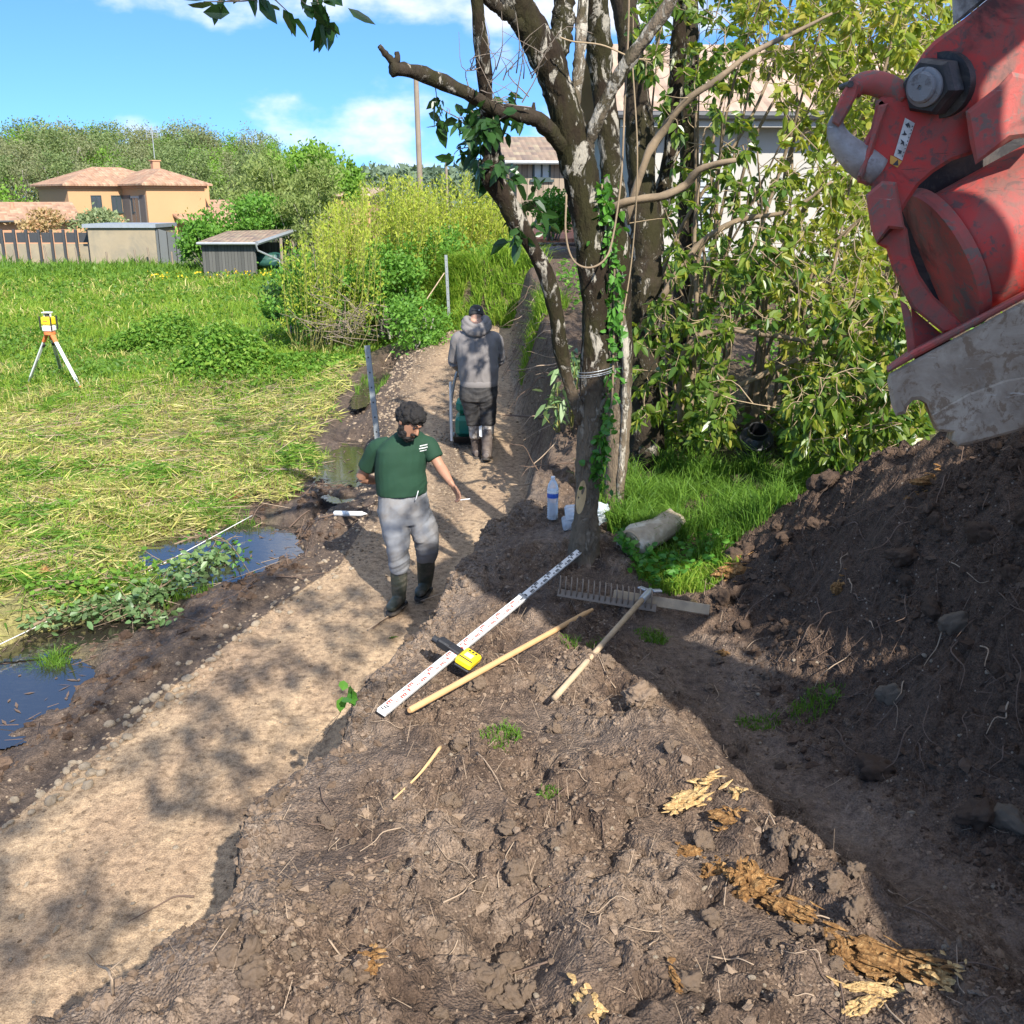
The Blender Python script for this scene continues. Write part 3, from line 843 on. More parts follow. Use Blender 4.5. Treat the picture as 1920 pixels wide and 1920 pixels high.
def window(F, par, a, z0, w_, h_, b_, side='front', mat='pane', sill=True):
    f = MB(); g = MB(); t = .07
    def bx(mb, a0, a1, z0_, z1_, d0, d1):
        if side == 'front': F.box(mb, a0, a1, b_ + d0, b_ + d1, z0_, z1_)
        else: F.box(mb, b_ - d1, b_ - d0, a0, a1, z0_, z1_)
    bx(f, a, a + t, z0, z0 + h_, -.02, .05); bx(f, a + w_ - t, a + w_, z0, z0 + h_, -.02, .05)
    bx(f, a + t, a + w_ - t, z0, z0 + t, -.02, .05); bx(f, a + t, a + w_ - t, z0 + h_ - t, z0 + h_, -.02, .05)
    bx(f, a + w_ / 2 - .03, a + w_ / 2 + .03, z0 + t, z0 + h_ - t, -.02, .045)
    if sill: bx(f, a - .1, a + w_ + .1, z0 - .1, z0 - .003, -.02, .12)
    o = f.build('window', MAT['dark_frame'] if mat != 'white' else MAT['white_wall'], par)
    bx(g, a + t, a + w_ - t, z0 + t, z0 + h_ - t, -.02, .015)
    g.build('pane', MAT['pane'] if mat != 'curtain' else MAT['curtain_pane'], o)
    return o
window(F, hs, 1.55, ZE - 2.0, .75, 1.25, 0)
window(F, hs, 3.0, ZE - 1.9, .75, 1.15, 0)
d_ = MB(); F.box(d_, 3.80, 3.86, 1.5, 3.0, ZE - 3.2, ZE - .8); dd = d_.build('balcony_door', MAT['white_wall'], hs)
d2 = MB(); F.box(d2, 3.77, 3.795, 1.62, 2.2, ZE - 3.05, ZE - .95); F.box(d2, 3.77, 3.795, 2.3, 2.88, ZE - 3.05, ZE - .95); d2.build('pane', MAT['pane'], dd)
for b0, b1 in ((.1, 1.42), (3.08, 4.05)):
    m_ = MB(); F.box(m_, 3.76, 3.82, b0, b1, ZE - 3.25, ZE - .75); m_.build('shutter', MAT['shutter_grey'], hs)
# low garage wing on the right with a long tiled slope
gw = MB(); F.box(gw, 8.203, 12.6, -3, 3.6, -.9, ZE - 2.6); gw.build('garage_wall', MAT['ochre_wall'], hs)
g0 = ZE - 2.55
roofmesh([[F.p(5.6, 6.6, g0 - .2), F.p(12.9, 6.6, g0 - .2), F.p(12.9, 1.0, g0 + 1.5), F.p(8.22, 1.0, g0 + 1.5), F.p(8.22, 4.22, g0 + .55), F.p(5.6, 4.22, g0 + .55)], [F.p(12.9, 1.0, g0 + 1.5), F.p(12.9, -4.6, g0 - .2), F.p(8.22, -4.6, g0 - .2), F.p(8.22, 1.0, g0 + 1.5)]], .12, MAT['clay_tiles'], hs, 'garage_roof')
c2 = MB(); q = F.p(9.0, 2.2, 0); c2.box((q.x, q.y, g0 + 1.5), (.8, .6, 2.0), rot=rotm('Z', .73), bev=.03); c2.build('garage_chimney', MAT['ochre_wall'], hs)

# ------------------------------------------------------------------ low salmon house at the left edge
cr = at(58, 412, 66)
F2 = Frame((cr.x, cr.y, 0), R(30))
h2 = thing('salmon_bungalow', 'low salmon bungalow with tiled roof at the left edge of the field', 'house', (cr.x, cr.y, -.6))
w = MB(); F2.box(w, -7, 2.6, -6, 0, -.9, cr.z); w.build('wall', MAT['salmon_wall'], h2)
roofmesh([[F2.p(-7.4, .5, cr.z), F2.p(2.9, .5, cr.z), F2.p(2.9, -3, cr.z + 1.05), F2.p(-7.4, -3, cr.z + 1.05)], [F2.p(2.9, -6.5, cr.z), F2.p(-7.4, -6.5, cr.z), F2.p(-7.4, -3, cr.z + 1.05), F2.p(2.9, -3, cr.z + 1.05)]], .12, MAT['clay_tiles'], h2)
w = MB(); w.prism([F2.p(2.597, 0, cr.z - .01), F2.p(2.597, -6, cr.z - .01), F2.p(2.597, -3, cr.z + .9)], F2.e1 * -.25); w.build('gable', MAT['salmon_wall'], h2)
gt = MB(); gt.tube([F2.p(-7.4, .55, cr.z - .08), F2.p(2.9, .55, cr.z - .08)], .07, n=6); gt.build('gutter', MAT['dark_metal'], h2)
vt = MB(); q = F2.p(-.8, -1.8, cr.z + .85); vt.cyl(q - Vector((0, 0, .4)), q + Vector((0, 0, .15)), .14, n=8); vt.build('roof_vent', MAT['red_tiles'], h2)
# pale roof edge of a house hidden behind the willows
q0 = at(600, 362, 60); q1 = at(690, 358, 60)
h3 = thing('hidden_house', 'pale tiled roof edge showing just above the yellow willows', 'house', (q0.x, q0.y, -.5))
w = MB(); w.box(((q0.x + q1.x) / 2, 63, q0.z / 2 - .5), (q1.x - q0.x, 5, q0.z + .6)); w.build('wall', MAT['ochre_wall'], h3)
roofmesh([[(q0.x - .3, 60.2, q0.z - .05), (q1.x + .3, 60.2, q0.z - .05), (q1.x + .3, 66, q0.z + .35), (q0.x - .3, 66, q0.z + .35)]], .12, MAT['pale_tiles'], h3)

# ------------------------------------------------------------------ fence of concrete panels at the field's far edge
YF = 54
fz = at(100, 498, YF).z; ft = at(100, 436, YF).z; fm = at(100, 457, YF).z
fx0 = at(-60, 470, YF).x; fx1 = at(171, 470, YF).x
fence = thing('panel_fence', 'beige concrete panel fence topped with dark boards along the field', 'fence', (fx0, YF, fz))
n_ = 10; st = (fx1 - fx0) / n_
for i in range(n_ + 1):
    p_ = MB(); p_.box((fx0 + st * i, YF - .14, (fz + ft) / 2 - .1), (.13, .14, ft - fz + .5), bev=.02); p_.build('post', MAT['dark_metal'], fence)
for i in range(n_):
    drop = -.12 if i < 3 else 0
    p_ = MB(); p_.box((fx0 + st * (i + .5), YF, (fz + fm) / 2 - .25), (st - .14, .10, fm - fz + .5)); p_.build('concrete_panel', MAT['concrete'], fence)
    p_ = MB(); p_.box((fx0 + st * (i + .5), YF, (fm + ft) / 2 + .03 + drop), (st - .16, .05, ft - fm - .06)); p_.build('dark_board', MAT['dark_metal'], fence)
for i, u in enumerate([30, 62, 92, 120, 148, 175, 203, 258, 285, 325, 368]):
    a = at(u, 497 + (4 if u > 200 else 0), YF - 1.6)
    if i % 2 == 0 or u > 200:
        s_ = MB(); s_.tube([(a.x, a.y, a.z - .4), (a.x - .02 - .06 * (i % 3), a.y, a.z + .75 + .1 * (i % 3))], .045, n=6)
        tag(s_.build('fence_stake', MAT['pole_wood'], smooth=40, loc=(a.x, a.y, a.z)), 'short weathered stake in the tall grass before the panel fence', 'stake', 'stakes before the far fence')
# tall concrete shed with corrugated side
a = at(172, 500, 53); b_ = at(297, 500, 53); tp = at(235, 427, 53).z
sh = thing('concrete_shed', 'tall stained concrete shed with grey corrugated side at the field edge', 'shed', (a.x, a.y, fz))
w = MB(); w.box(((a.x + b_.x) / 2, 54.6, (fz + tp) / 2 - .3), (b_.x - a.x, 3.2, tp - fz + .6)); w.build('wall', MAT['concrete'], sh)
w = MB(); w.box(((a.x + b_.x) / 2 - .05, 54.55, tp + .09), (b_.x - a.x + .3, 3.4, .18)); w.build('roof_edge', MAT['zinc'], sh)
c_ = at(346, 470, 55.5)
w = MB(); w.prism([(b_.x + .01, 53.02, fz - .4), (b_.x + .01, 53.02, tp - .02), (c_.x, 55.6, tp - .5), (c_.x, 55.6, fz - .4)], Vector((-.03, .1, 0))); w.build('corrugated_side', MAT['corrugated'], sh)
# wooden lean-to shed
YS = 46
a = at(382, 512, YS); b_ = at(482, 512, YS); tp = at(430, 456, YS).z; z0 = a.z - .3
wsd = thing('timber_shed', 'low grey plank shed with mossy tile roof among the bushes', 'shed', (a.x, a.y, a.z))
w = MB(); w.box(((a.x + b_.x) / 2, YS + .05, (z0 + tp) / 2), (b_.x - a.x, .1, tp - z0)); w.box((a.x + .05, YS + 1.8, (z0 + tp) / 2), (.1, 3.38, tp - z0)); w.build('plank_wall', MAT['grey_planks'], wsd)
w = MB(); w.box(((a.x + b_.x) / 2 + .6, YS + 3.5, (z0 + tp) / 2), (b_.x - a.x + 1.2, .1, tp - z0 - .2)); w.build('back_wall', MAT['grey_planks'], wsd)
e_ = at(540, 436, YS + 1.5)
rr_ = roofmesh([[(a.x - .15, YS - .25, tp + .04), (b_.x + .1, YS - .25, tp + .04), (e_.x, YS + 3.0, tp + .5), (a.x + .3, YS + 3.4, tp + .42)]], .1, MAT['old_tiles'], wsd)
w = MB(); w.tube([(b_.x + .15, YS - .3, tp), (e_.x + .05, YS + 3.0, tp + .46)], .09, n=6); w.build('verge_board', MAT['zinc'], wsd)
w = MB(); w.tube([(a.x - .1, YS - .33, tp), (b_.x + .1, YS - .33, tp)], .06, n=6); w.tube([(b_.x + .1, YS - .33, tp), (b_.x + .15, YS - .2, tp - .3), (b_.x + .9, YS + .5, tp - .75), (b_.x + .95, YS + .55, z0)], .045, n=6); w.build('gutter', MAT['zinc'], wsd)
for px_, py_ in ((b_.x + 1.0, YS + .6), (e_.x - .1, YS + 2.9)):
    w = MB(); w.cyl((px_, py_, z0), (px_, py_, tp + .2), .07, n=8); w.build('roof_post', MAT['pole_wood'], wsd)
simple('tarp_green', (.02, .075, .06), .5, var=.2)
q = at(505, 500, YS + 1.6)
w = MB(); w.blob((q.x, q.y, q.z + .25), (.75, .5, .38), 3, .12, 5)
tag(w.build('covered_barrow', MAT['tarp_green'], smooth=True, loc=(q.x, q.y, q.z)), 'dark green covered heap stored under the plank shed roof', 'tarpaulin')

# ------------------------------------------------------------------ brown wooden house on the rise, red roof below it
YW = 40
a = at(968, 300, YW); zb = 1.6; b_ = at(1115, 300, YW)
wh = thing('timber_house', 'brown vertical plank house with tiled roof and dark framed window', 'house', (a.x, YW, zb))
FWd = Frame((a.x, YW, 0), R(8))
w = MB(); FWd.box(w, 0, 4.6, -5, 0, zb - .8, a.z); w.build('wall', MAT['brown_planks'], wh)
roofmesh([[FWd.p(-.5, .5, a.z - .02), FWd.p(5.1, .5, a.z - .02), FWd.p(5.1, -2.5, a.z + .95), FWd.p(-.5, -2.5, a.z + .95)], [FWd.p(5.1, -5.5, a.z - .02), FWd.p(-.5, -5.5, a.z - .02), FWd.p(-.5, -2.5, a.z + .95), FWd.p(5.1, -2.5, a.z + .95)]], .1, MAT['old_tiles'], wh)
w = MB(); w.tube([FWd.p(-.5, .56, a.z - .1), FWd.p(5.1, .56, a.z - .1)], .07, n=6); w.build('gutter', MAT['zinc'], wh)
wt = at(1000, 303, YW).z; wb = at(1000, 336, YW).z; wa = at(999, 320, YW).x - a.x
window(FWd, wh, wa, wb, .68, wt - wb, 0, mat='curtain')
# red tiled low roof
a = at(975, 448, 29); b_ = at(1075, 420, 30)
rr = thing('red_roof_shelter', 'low shelter with red tile roof behind the earth bank', 'shelter', (a.x + .8, 30, 1.8))
roofmesh([[(a.x, 29, a.z), (a.x + 2.2, 29, a.z + .02), (b_.x + .6, 31.5, b_.z + .3), (a.x + .5, 31.5, a.z + .35)]], .1, MAT['red_tiles'], rr)
for x_, y_ in ((a.x + .15, 29.15), (a.x + 2.0, 29.15), (a.x + .7, 31.2), (a.x + 2.2, 31.2)):
    w = MB(); w.cyl((x_, y_, 1.4), (x_, y_, a.z - .02), .06, n=8); w.build('post', MAT['pole_wood'], rr)

# ------------------------------------------------------------------ white house behind the trees
YH = 20.5
a = at(1165, 213, YH + .4); b_ = at(1545, 207, YH); zb = 1.6
FH = Frame((a.x, YH, 0), R(3))
ze = a.z - .05
wh2 = thing('white_house', 'white rendered house with pale tile roof seen through the laurel branches', 'house', (a.x, YH, zb))
w = MB(); FH.box(w, .5, 6.5, -8, 0, zb - .8, ze); w.build('wall', MAT['white_wall'], wh2)
roofmesh([[FH.p(-.2, .55, ze), FH.p(7.1, .55, ze), FH.p(7.1, -4, ze + 1.75), FH.p(-.2, -4, ze + 1.75)], [FH.p(7.1, -8.6, ze), FH.p(-.2, -8.6, ze), FH.p(-.2, -4, ze + 1.75), FH.p(7.1, -4, ze + 1.75)]], .1, MAT['pale_tiles'], wh2)
w = MB(); FH.box(w, -.1, 7.0, .3, .52, ze - .24, ze - .11); w.build('fascia', MAT['white_wall'], wh2)
w = MB(); w.tube([FH.p(-.2, .62, ze - .05), FH.p(7.1, .62, ze - .05)], .075, n=8); w.build('gutter', MAT['dark_metal'], wh2)
wx = at(1288, 330, YH).x - a.x
o_ = window(FH, wh2, wx, zb + .5, .55, 1.5, 0, sill=False)
m_ = MB()
for k in range(14): FH.box(m_, wx + .05, wx + .5, .055, .075, zb + .58 + k * .1, zb + .655 + k * .1)
m_.build('shutter', MAT['shutter_metal'], wh2)

# ------------------------------------------------------------------ poles
def pole(u, vt, vb, Y, r, label, name='utility_pole'):
    t_ = at(u, vt, Y); zb = min(1.0, at(u, vb, Y).z) - 1.5
    o = MB(); o.tube([(t_.x + .12, Y, zb), (t_.x, Y, t_.z)], [r, r * .75], n=10)
    tag(o.build(name, MAT['pole_wood'], smooth=40, loc=(t_.x, Y, zb)), label, 'utility pole')
    return t_
t1 = pole(780, 148, 330, 44, .135, 'tall bare wooden utility pole rising from the yellow willow thicket')
pole(836, 292, 320, 85, .13, 'small distant utility pole right of the tall bare one')
# ------------------------------------------------------------------ bark and leaves
def bark(name, dark, mid, pale, pale_amt=.5, moss=(.028, .026, .009)):
    b = NB(name); co = b.coord()
    mp = b.n('ShaderNodeMapping'); mp.inputs['Scale'].default_value = (1, 1, .45); b.l(co, mp.inputs[0])
    n1 = b.noise(mp.outputs[0], 12, 7, .7, .8); n2 = b.noise(mp.outputs[0], 34, 5, .6)
    c = b.mix(n2, dark, mid)
    c = b.mix(b.ramp(b.noise(mp.outputs[0], 5, 4), [(.45, 0.0), (.6, .8)]), c, moss)
    f = b.ramp(b.math('ADD', n1, b.math('MULTIPLY', n2, .18)), [(.65 - pale_amt * .14, 0.0), (.70 - pale_amt * .14, 1.0)])
    c = b.mix(f, c, pale)
    if pale_amt == .2:
        sz_ = b.n('ShaderNodeSeparateXYZ'); b.l(co, sz_.inputs[0])
        lw_ = b.ramp(b.math('ADD', b.math('MULTIPLY', sz_.outputs[2], .5), b.math('MULTIPLY', n1, .35)), [(.62, 1.0), (.86, 0.0)])
        c = b.mix(b.math('MULTIPLY', lw_, .8), c, b.mix(n2, (.10, .07, .045), (.30, .23, .155)))
    h = b.math('ADD', b.math('MULTIPLY', n2, .8), b.math('MULTIPLY', f, -.3))
    b.pbsdf(c, .95, 0, b.bump(h, .9, .03), .2); MAT[name] = b.m
bark('mossy_bark', (.008, .0055, .0035), (.036, .024, .014), (.30, .27, .215), .2)
bark('pale_bark', (.10, .075, .05), (.26, .205, .145), (.40, .36, .29), .45)
bark('dark_bark', (.014, .010, .007), (.06, .045, .03), (.28, .25, .20), -.15)
simple('stem_bark', (.23, .165, .10), .85, var=.35, scale=8, bump=.3, dirt=(.10, .075, .05))
simple('twig', (.30, .22, .13), .85, var=.3, scale=9, bump=0)
simple('dead_wood', (.20, .155, .115), .9, var=.35, scale=9, bump=.4)
simple('grey_trunk', (.24, .22, .18), .9, var=.3, bump=0)
simple('willow_stem', (.24, .23, .06), .8, var=.3, bump=0)
simple('fresh_wood', (.55, .36, .17), .8, var=.2, scale=20)
leafmat('laurel_leaf', [(.06, .13, .03), (.10, .19, .035), (.16, .25, .04), (.24, .31, .05), (.08, .16, .03), (.36, .36, .06)], .5, .32, .5)
leafmat('laurel_light', [(.18, .27, .04), (.28, .34, .05), (.38, .39, .065), (.22, .30, .045), (.46, .40, .08), (.13, .22, .04)], .5, .38, .45)
leafmat('dark_leaf', [(.018, .055, .016), (.03, .08, .022), (.045, .11, .03), (.025, .07, .02)], .3, .35, .45)
leafmat('ivy_leaf', [(0.052, 0.156, 0.026), (0.091, 0.247, 0.039), (0.130, 0.312, 0.046)], .35, .4)
leafmat('willow_leaf', [(.32, .40, .045), (.42, .46, .07), (.23, .33, .04), (.48, .48, .09)], .42, .6, .2)
leafmat('bush_leaf', [(0.080, 0.196, 0.032), (0.123, 0.275, 0.043), (0.189, 0.362, 0.058), (0.094, 0.232, 0.041)], .4, .55, .25)
leafmat('greywillow_leaf', [(0.189, 0.252, 0.077), (0.252, 0.308, 0.105), (0.154, 0.217, 0.063), (0.315, 0.357, 0.140)], .35, .6, .2)
leafmat('wood_leaf', [(0.135, 0.196, 0.081), (0.189, 0.250, 0.101), (0.162, 0.216, 0.095), (0.243, 0.297, 0.121)], .35, .6, .2)
leafmat('wood_leaf_grey', [(0.202, 0.227, 0.117), (0.247, 0.267, 0.150), (0.182, 0.208, 0.104), (0.293, 0.299, 0.169)], .35, .6, .2)
leafmat('tree_leaf', [(0.135, 0.270, 0.041), (0.189, 0.338, 0.054), (0.243, 0.392, 0.068), (0.121, 0.243, 0.041)], .4, .6, .2)
leafmat('olive_leaf', [(0.195, 0.247, 0.130), (0.260, 0.312, 0.169), (0.156, 0.202, 0.104)], .25, .6, .2)
leafmat('pink_leaf', [(.42, .30, .17), (.50, .34, .22), (.36, .30, .13), (.50, .24, .16)], .3, .6, .2)
leafmat('far_leaf', [(0.130, 0.182, 0.130), (0.156, 0.208, 0.143), (0.111, 0.156, 0.117)], .2, .7, .1)

def unit(n, rng):
    v = rng.standard_normal((n, 3)); return v / np.linalg.norm(v, axis=1, keepdims=True)
def clump_points(n, center, size, nclump, spread, rng, shell=.55, flat_bottom=True):
    """points gathered in clumps through an uneven crown volume"""
    d = unit(nclump, rng); r = (shell + (1 - shell) * rng.random(nclump)) ** .8
    r *= .72 + .38 * rng.random(nclump)
    cc = d * r[:, None]
    if flat_bottom: cc[:, 2] = np.where(cc[:, 2] < -.6, -.6 + .3 * rng.random(nclump), cc[:, 2])
    w = rng.random(nclump) ** .6 + .2; w /= w.sum()
    k = rng.choice(nclump, n, p=w)
    sp = spread * (.5 + rng.random(nclump))
    off = rng.standard_normal((n, 3)) * sp[k][:, None] * np.array([1, 1, .75])
    P = (cc[k] + off)
    return P * np.asarray(size) + np.asarray(center), cc * np.asarray(size) + np.asarray(center)
def limb_tree(mb, base, top, r, cl, rng, n_limb=12, seed=0, wob=.06):
    """tapered trunk with limbs reaching towards leaf clumps"""
    base = np.array(base, float); top = np.array(top, float); L = np.linalg.norm(top - base)
    t = np.linspace(0, 1, 7)[:, None]
    P = base + (top - base) * t; P[1:-1] += rng.standard_normal((5, 3)) * L * wob * np.array([1, 1, .2])
    mb.tube(P, r * (1 - .75 * t[:, 0]), n=7, seed=seed)
    idx = rng.choice(len(cl), min(n_limb, len(cl)), replace=False)
    for i in idx:
        c = cl[i]; f = rng.uniform(.25, .85); a = base + (top - base) * f
        j = int(f * 6); a = P[j] + (P[min(j + 1, 6)] - P[j]) * (f * 6 - j)
        m_ = (a + c) / 2 + np.array([0, 0, .12 * np.linalg.norm(c - a)]) + rng.standard_normal(3) * L * .03
        mb.tube(bez([a, m_, c], 6), np.linspace(r * (1 - .75 * f) * .55, r * .06, 6), n=5, seed=seed)

# ------------------------------------------------------------------ the wooded hill
rng = np.random.default_rng(11)
def make_tree(name, h, w_, mat, nleaf, lsz, nclump, tb, shell=.5, trunk_mat='grey_trunk', spread=.17, fl=.28):
    root = thing(name, None, 'tree')
    f = MB(); P, cl = clump_points(nleaf, (0, 0, h * (1 + fl) / 2), (w_, w_, h * (1 - fl) / 2), nclump, spread, rng, shell)
    D = unit(nleaf, rng); D[:, 2] += .3
    quads(f, P, D, rng.uniform(.6, 1.5, nleaf) * lsz, rng.uniform(.35, .7, nleaf) * lsz, rng)
    t_ = MB(); limb_tree(t_, (0, 0, -1.2), (0, 0, h * .86), tb, cl, rng, 16)
    f.build('crown', MAT[mat], root); t_.build('trunk', MAT[trunk_mat], root, smooth=True)
    return root
protos = [make_tree('woodland_tree', 13, 3.6, 'wood_leaf_grey', 4200, .31, 46, .26, .35), make_tree('woodland_tree', 12.5, 4.0, 'wood_leaf', 4800, .34, 42, .26, .45),
          make_tree('woodland_tree', 13.5, 3.1, 'wood_leaf_grey', 3400, .30, 40, .28, .3), make_tree('woodland_tree', 12, 3.8, 'tree_leaf', 4800, .34, 40, .25, .5)]
LBL = ['grey green budding woodland tree with a thin crown on the far hill', 'mid green full crowned woodland tree on the far hill', 'slender pale budding woodland tree with bare limbs showing on the far hill', 'fresh green broad woodland tree on the far hill']
used = set()
def plant(k, x, y, z, sc_, label=None, group='trees on the wooded hill'):
    o = protos[k] if k not in used else copy_tree(protos[k])
    used.add(k)
    o.location = (x, y, z); o.scale = (sc_ * random.uniform(.85, 1.2), sc_ * random.uniform(.85, 1.2), sc_); o.rotation_euler = (0, 0, random.uniform(0, 6.28))
    tag(o, label or LBL[k], 'tree', group)
    return o
def top_v(u): return np.interp(u, [-80, 0, 40, 130, 220, 300, 345, 420, 490, 530, 570], [238, 240, 226, 224, 240, 232, 224, 244, 244, 272, 296])
for row, (Yr, stp, dv) in enumerate([(92, 34, 62), (104, 30, 30), (117, 24, 2)]):
    u = -70 + 11 * row
    while u < (560 if row == 2 else 520):
        yy = Yr + random.uniform(-4, 4)
        v = top_v(u) + dv + random.uniform(-5, 16)
        t_ = at(u, v, yy)
        zb = -.8 + row * 1.1
        k = random.choices([0, 1, 2, 3], [4, 3, 3, 1] if u < 300 else [2, 5, 1, 2])[0]
        hgt = [13, 12.5, 13.5, 12][k] * .96
        plant(k, t_.x, yy, zb, max(.45, (t_.z - zb) / hgt))
        u += stp * random.uniform(.7, 1.3)
# far low wood along the horizon, middle of the picture
fm_ = MB(); n = 9000
uu = rng.uniform(520, 1010, n); dep = rng.uniform(170, 230, n)
tv = 318 + 10 * vnoise(uu / 26.0, uu * 0, 4) + 5 * vnoise(uu / 7.0, uu * 0, 9)
PX = (uu - 960) / 1920 * dep * 1.04
ztop = CAMZ + dep * np.tan(np.arctan((960 - tv) / 1920) - PITCH)
P = np.stack([PX, dep, -1 + (ztop + 1) * rng.random(n) ** .7], 1)
quads(fm_, P, unit(n, rng) + np.array([0, 0, .4]), rng.uniform(.8, 1.8, n), rng.uniform(.5, 1.0, n), rng)
tag(fm_.build('far_wood', MAT['far_leaf']), 'dark strip of far woodland on the horizon behind the utility poles', 'wood', kind='stuff')

# ------------------------------------------------------------------ bushes
def bush(name, label, cat, c, size, nleaf, lsz, mat, nclump=40, spread=.16, shell=.45, stems=10, stem_r=.03, stem_mat='grey_trunk', lw=.5, seed=1, group=None, leaf6=False, up=.35, fb=True, zb=None):
    rg = np.random.default_rng(seed)
    zb_ = c[2] - size[2] if zb is None else zb
    root = thing(name, label, cat, (c[0], c[1], zb_), group)
    P, cl = clump_points(nleaf, c, size, nclump, spread, rg, shell, fb)
    P[:, 2] = np.maximum(P[:, 2], zb_ + .02)
    D = unit(nleaf, rg); D[:, 2] += up
    f = MB()
    L_ = rg.uniform(.6, 1.35, nleaf) * lsz
    if leaf6: leaves(f, P, D, L_, L_ * lw, .35, .15, rg)
    else: quads(f, P, D, L_, L_ * lw, rg)
    f.build('foliage', MAT[mat], root)
    s_ = MB()
    for i in range(stems):
        k = cl[rg.integers(len(cl))]
        a = np.array([c[0] + rg.normal() * size[0] * .18, c[1] + rg.normal() * size[1] * .18, zb_ - .15])
        m_ = (a + k) / 2 + rg.standard_normal(3) * size[0] * .08
        s_.tube(bez([a, m_, k], 6), np.linspace(stem_r, stem_r * .3, 6), n=5)
    s_.build('stem', MAT[stem_mat], root, smooth=True)
    return root
def bush_px(name, label, cat, u0, u1, v0, v1, Y, depth, nleaf, lsz, mat, **k):
    a = at((u0 + u1) / 2, v0, Y); b_ = at((u0 + u1) / 2, v1, Y)
    w_ = (at(u1, v0, Y).x - at(u0, v0, Y).x) / 2
    return bush(name, label, cat, (a.x, Y, (a.z + b_.z) / 2), (w_, depth, (a.z - b_.z) / 2), nleaf, lsz, mat, **k)
bush_px('olive_tree', 'grey green olive tree in front of the ochre house', 'tree', 135, 232, 392, 440, 62, 1.5, 1800, .24, 'olive_leaf', seed=3, spread=.2)
bush_px('pink_shrub', 'pinkish flowering shrub before the salmon bungalow', 'shrub', 30, 118, 392, 440, 60, 1.2, 1400, .22, 'pink_leaf', seed=4, spread=.2)
bush_px('yellow_green_tree', 'bright green tree at the left edge behind the salmon bungalow', 'tree', -40, 66, 342, 440, 80, 2.2, 1600, .32, 'tree_leaf', seed=5)
bush_px('dark_shrub', 'dark green climbing shrub between the concrete shed and the plank shed', 'shrub', 335, 415, 395, 500, 49.5, 1.4, 3800, .20, 'bush_leaf', seed=6, spread=.19)
bush_px('dark_shrub', 'dark leafy shrub overhanging the plank shed roof', 'shrub', 385, 560, 365, 460, 51, 1.6, 4200, .20, 'bush_leaf', seed=16, spread=.19)
bush_px('grey_willow', 'large grey green willow bush above the plank shed', 'shrub', 430, 625, 290, 470, 56, 2.4, 11000, .24, 'greywillow_leaf', seed=7, nclump=90, stems=26, stem_r=.04, spread=.15, lw=.35, up=.9)
bush_px('grey_willow', 'grey green willow bush left of the yellow willows', 'shrub', 510, 650, 300, 500, 50, 1.6, 6000, .21, 'greywillow_leaf', seed=8, nclump=60, stems=22, spread=.16, lw=.35, up=.9)
bush_px('rounded_tree', 'fresh green rounded tree on the horizon beside the wooded hill', 'tree', 520, 668, 266, 400, 62, 3.0, 7000, .28, 'tree_leaf', seed=9, nclump=60, stem_r=.12, up=.6)
bush_px('slim_tree', 'slim bright green tree at the right end of the willow bushes', 'tree', 640, 672, 296, 400, 55, .8, 1100, .24, 'tree_leaf', seed=10, nclump=20)
# yellow willows: fans of upright shoots
def willow(label, u0, u1, vt, vb, Y, nsh, seed, mat='willow_leaf', depth=1.6, lsz=.06, per=60, fan=.45, vleft=None):
    rg = np.random.default_rng(seed)
    a = at((u0 + u1) / 2, vb, Y)
    root = thing('yellow_willow', label, 'shrub', (a.x, Y, a.z))
    s_ = MB(); LP = []; LD = []
    xl_, xr_ = at(u0, vb, Y).x, at(u1, vb, Y).x
    for i in range(nsh):
        f = rg.random()
        uu_ = u0 + (u1 - u0) * f
        tv_ = np.interp(f, [0, .12, .4, .75, 1], [vt + (vb - vt) * .38, vt + (vb - vt) * .2, vt + 12, vt, vt + 35]) + abs(rg.normal()) * 58
        yy = Y + rg.uniform(-depth, depth)
        t_ = np.array(at(uu_, tv_, yy))
        b0 = np.array([xl_ + (xr_ - xl_) * (.5 + (f - .5) * (1 - fan)) + rg.normal() * .15, yy * .5 + Y * .5 + rg.normal() * .3, a.z - .2])
        m_ = (b0 + t_) / 2 + np.array([(t_[0] - b0[0]) * .12, 0, -.1]) + rg.normal(size=3) * .08
        C_ = bez([b0, m_, t_], 7); s_.tube(C_, np.linspace(.008, .0025, 7), n=4)
        g = rg.random(per) ** .75
        q = bez([b0, m_, t_], 40)[np.minimum((g * 39).astype(int), 39)]
        off = rg.standard_normal((per, 3)) * .05
        LP.append(q + off); d = unit(per, rg); d[:, 2] += 1.0; LD.append(d)
    P = np.concatenate(LP); D = np.concatenate(LD)
    keep = P[:, 2] > a.z + .35
    P, D = P[keep], D[keep]
    f = MB(); L_ = rg.uniform(.6, 1.4, len(P)) * lsz
    quads(f, P, D, L_, L_ * .38, rg)
    f.build('foliage', MAT[mat], root); s_.build('stem', MAT['willow_stem'], root, smooth=True)
    return root
willow('yellow green willow thicket of upright shoots below the tall utility pole', 590, 830, 318, 600, 22.5, 210, 21, per=110, lsz=.075)
willow('yellow green willow thicket beside the brown timber house', 730, 960, 312, 560, 24.5, 190, 22, per=110, lsz=.08)
willow('leaning yellow willow with long bare shoots at the edge of the meadow', 520, 720, 375, 640, 19.8, 80, 23, per=75, lsz=.07)
bush_px('leafy_bush', 'rich green leafy bush under the leaning yellow willow', 'shrub', 520, 680, 480, 640, 20.5, 1.0, 5200, .085, 'bush_leaf', seed=31, leaf6=False, lw=.6, spread=.2, nclump=50)
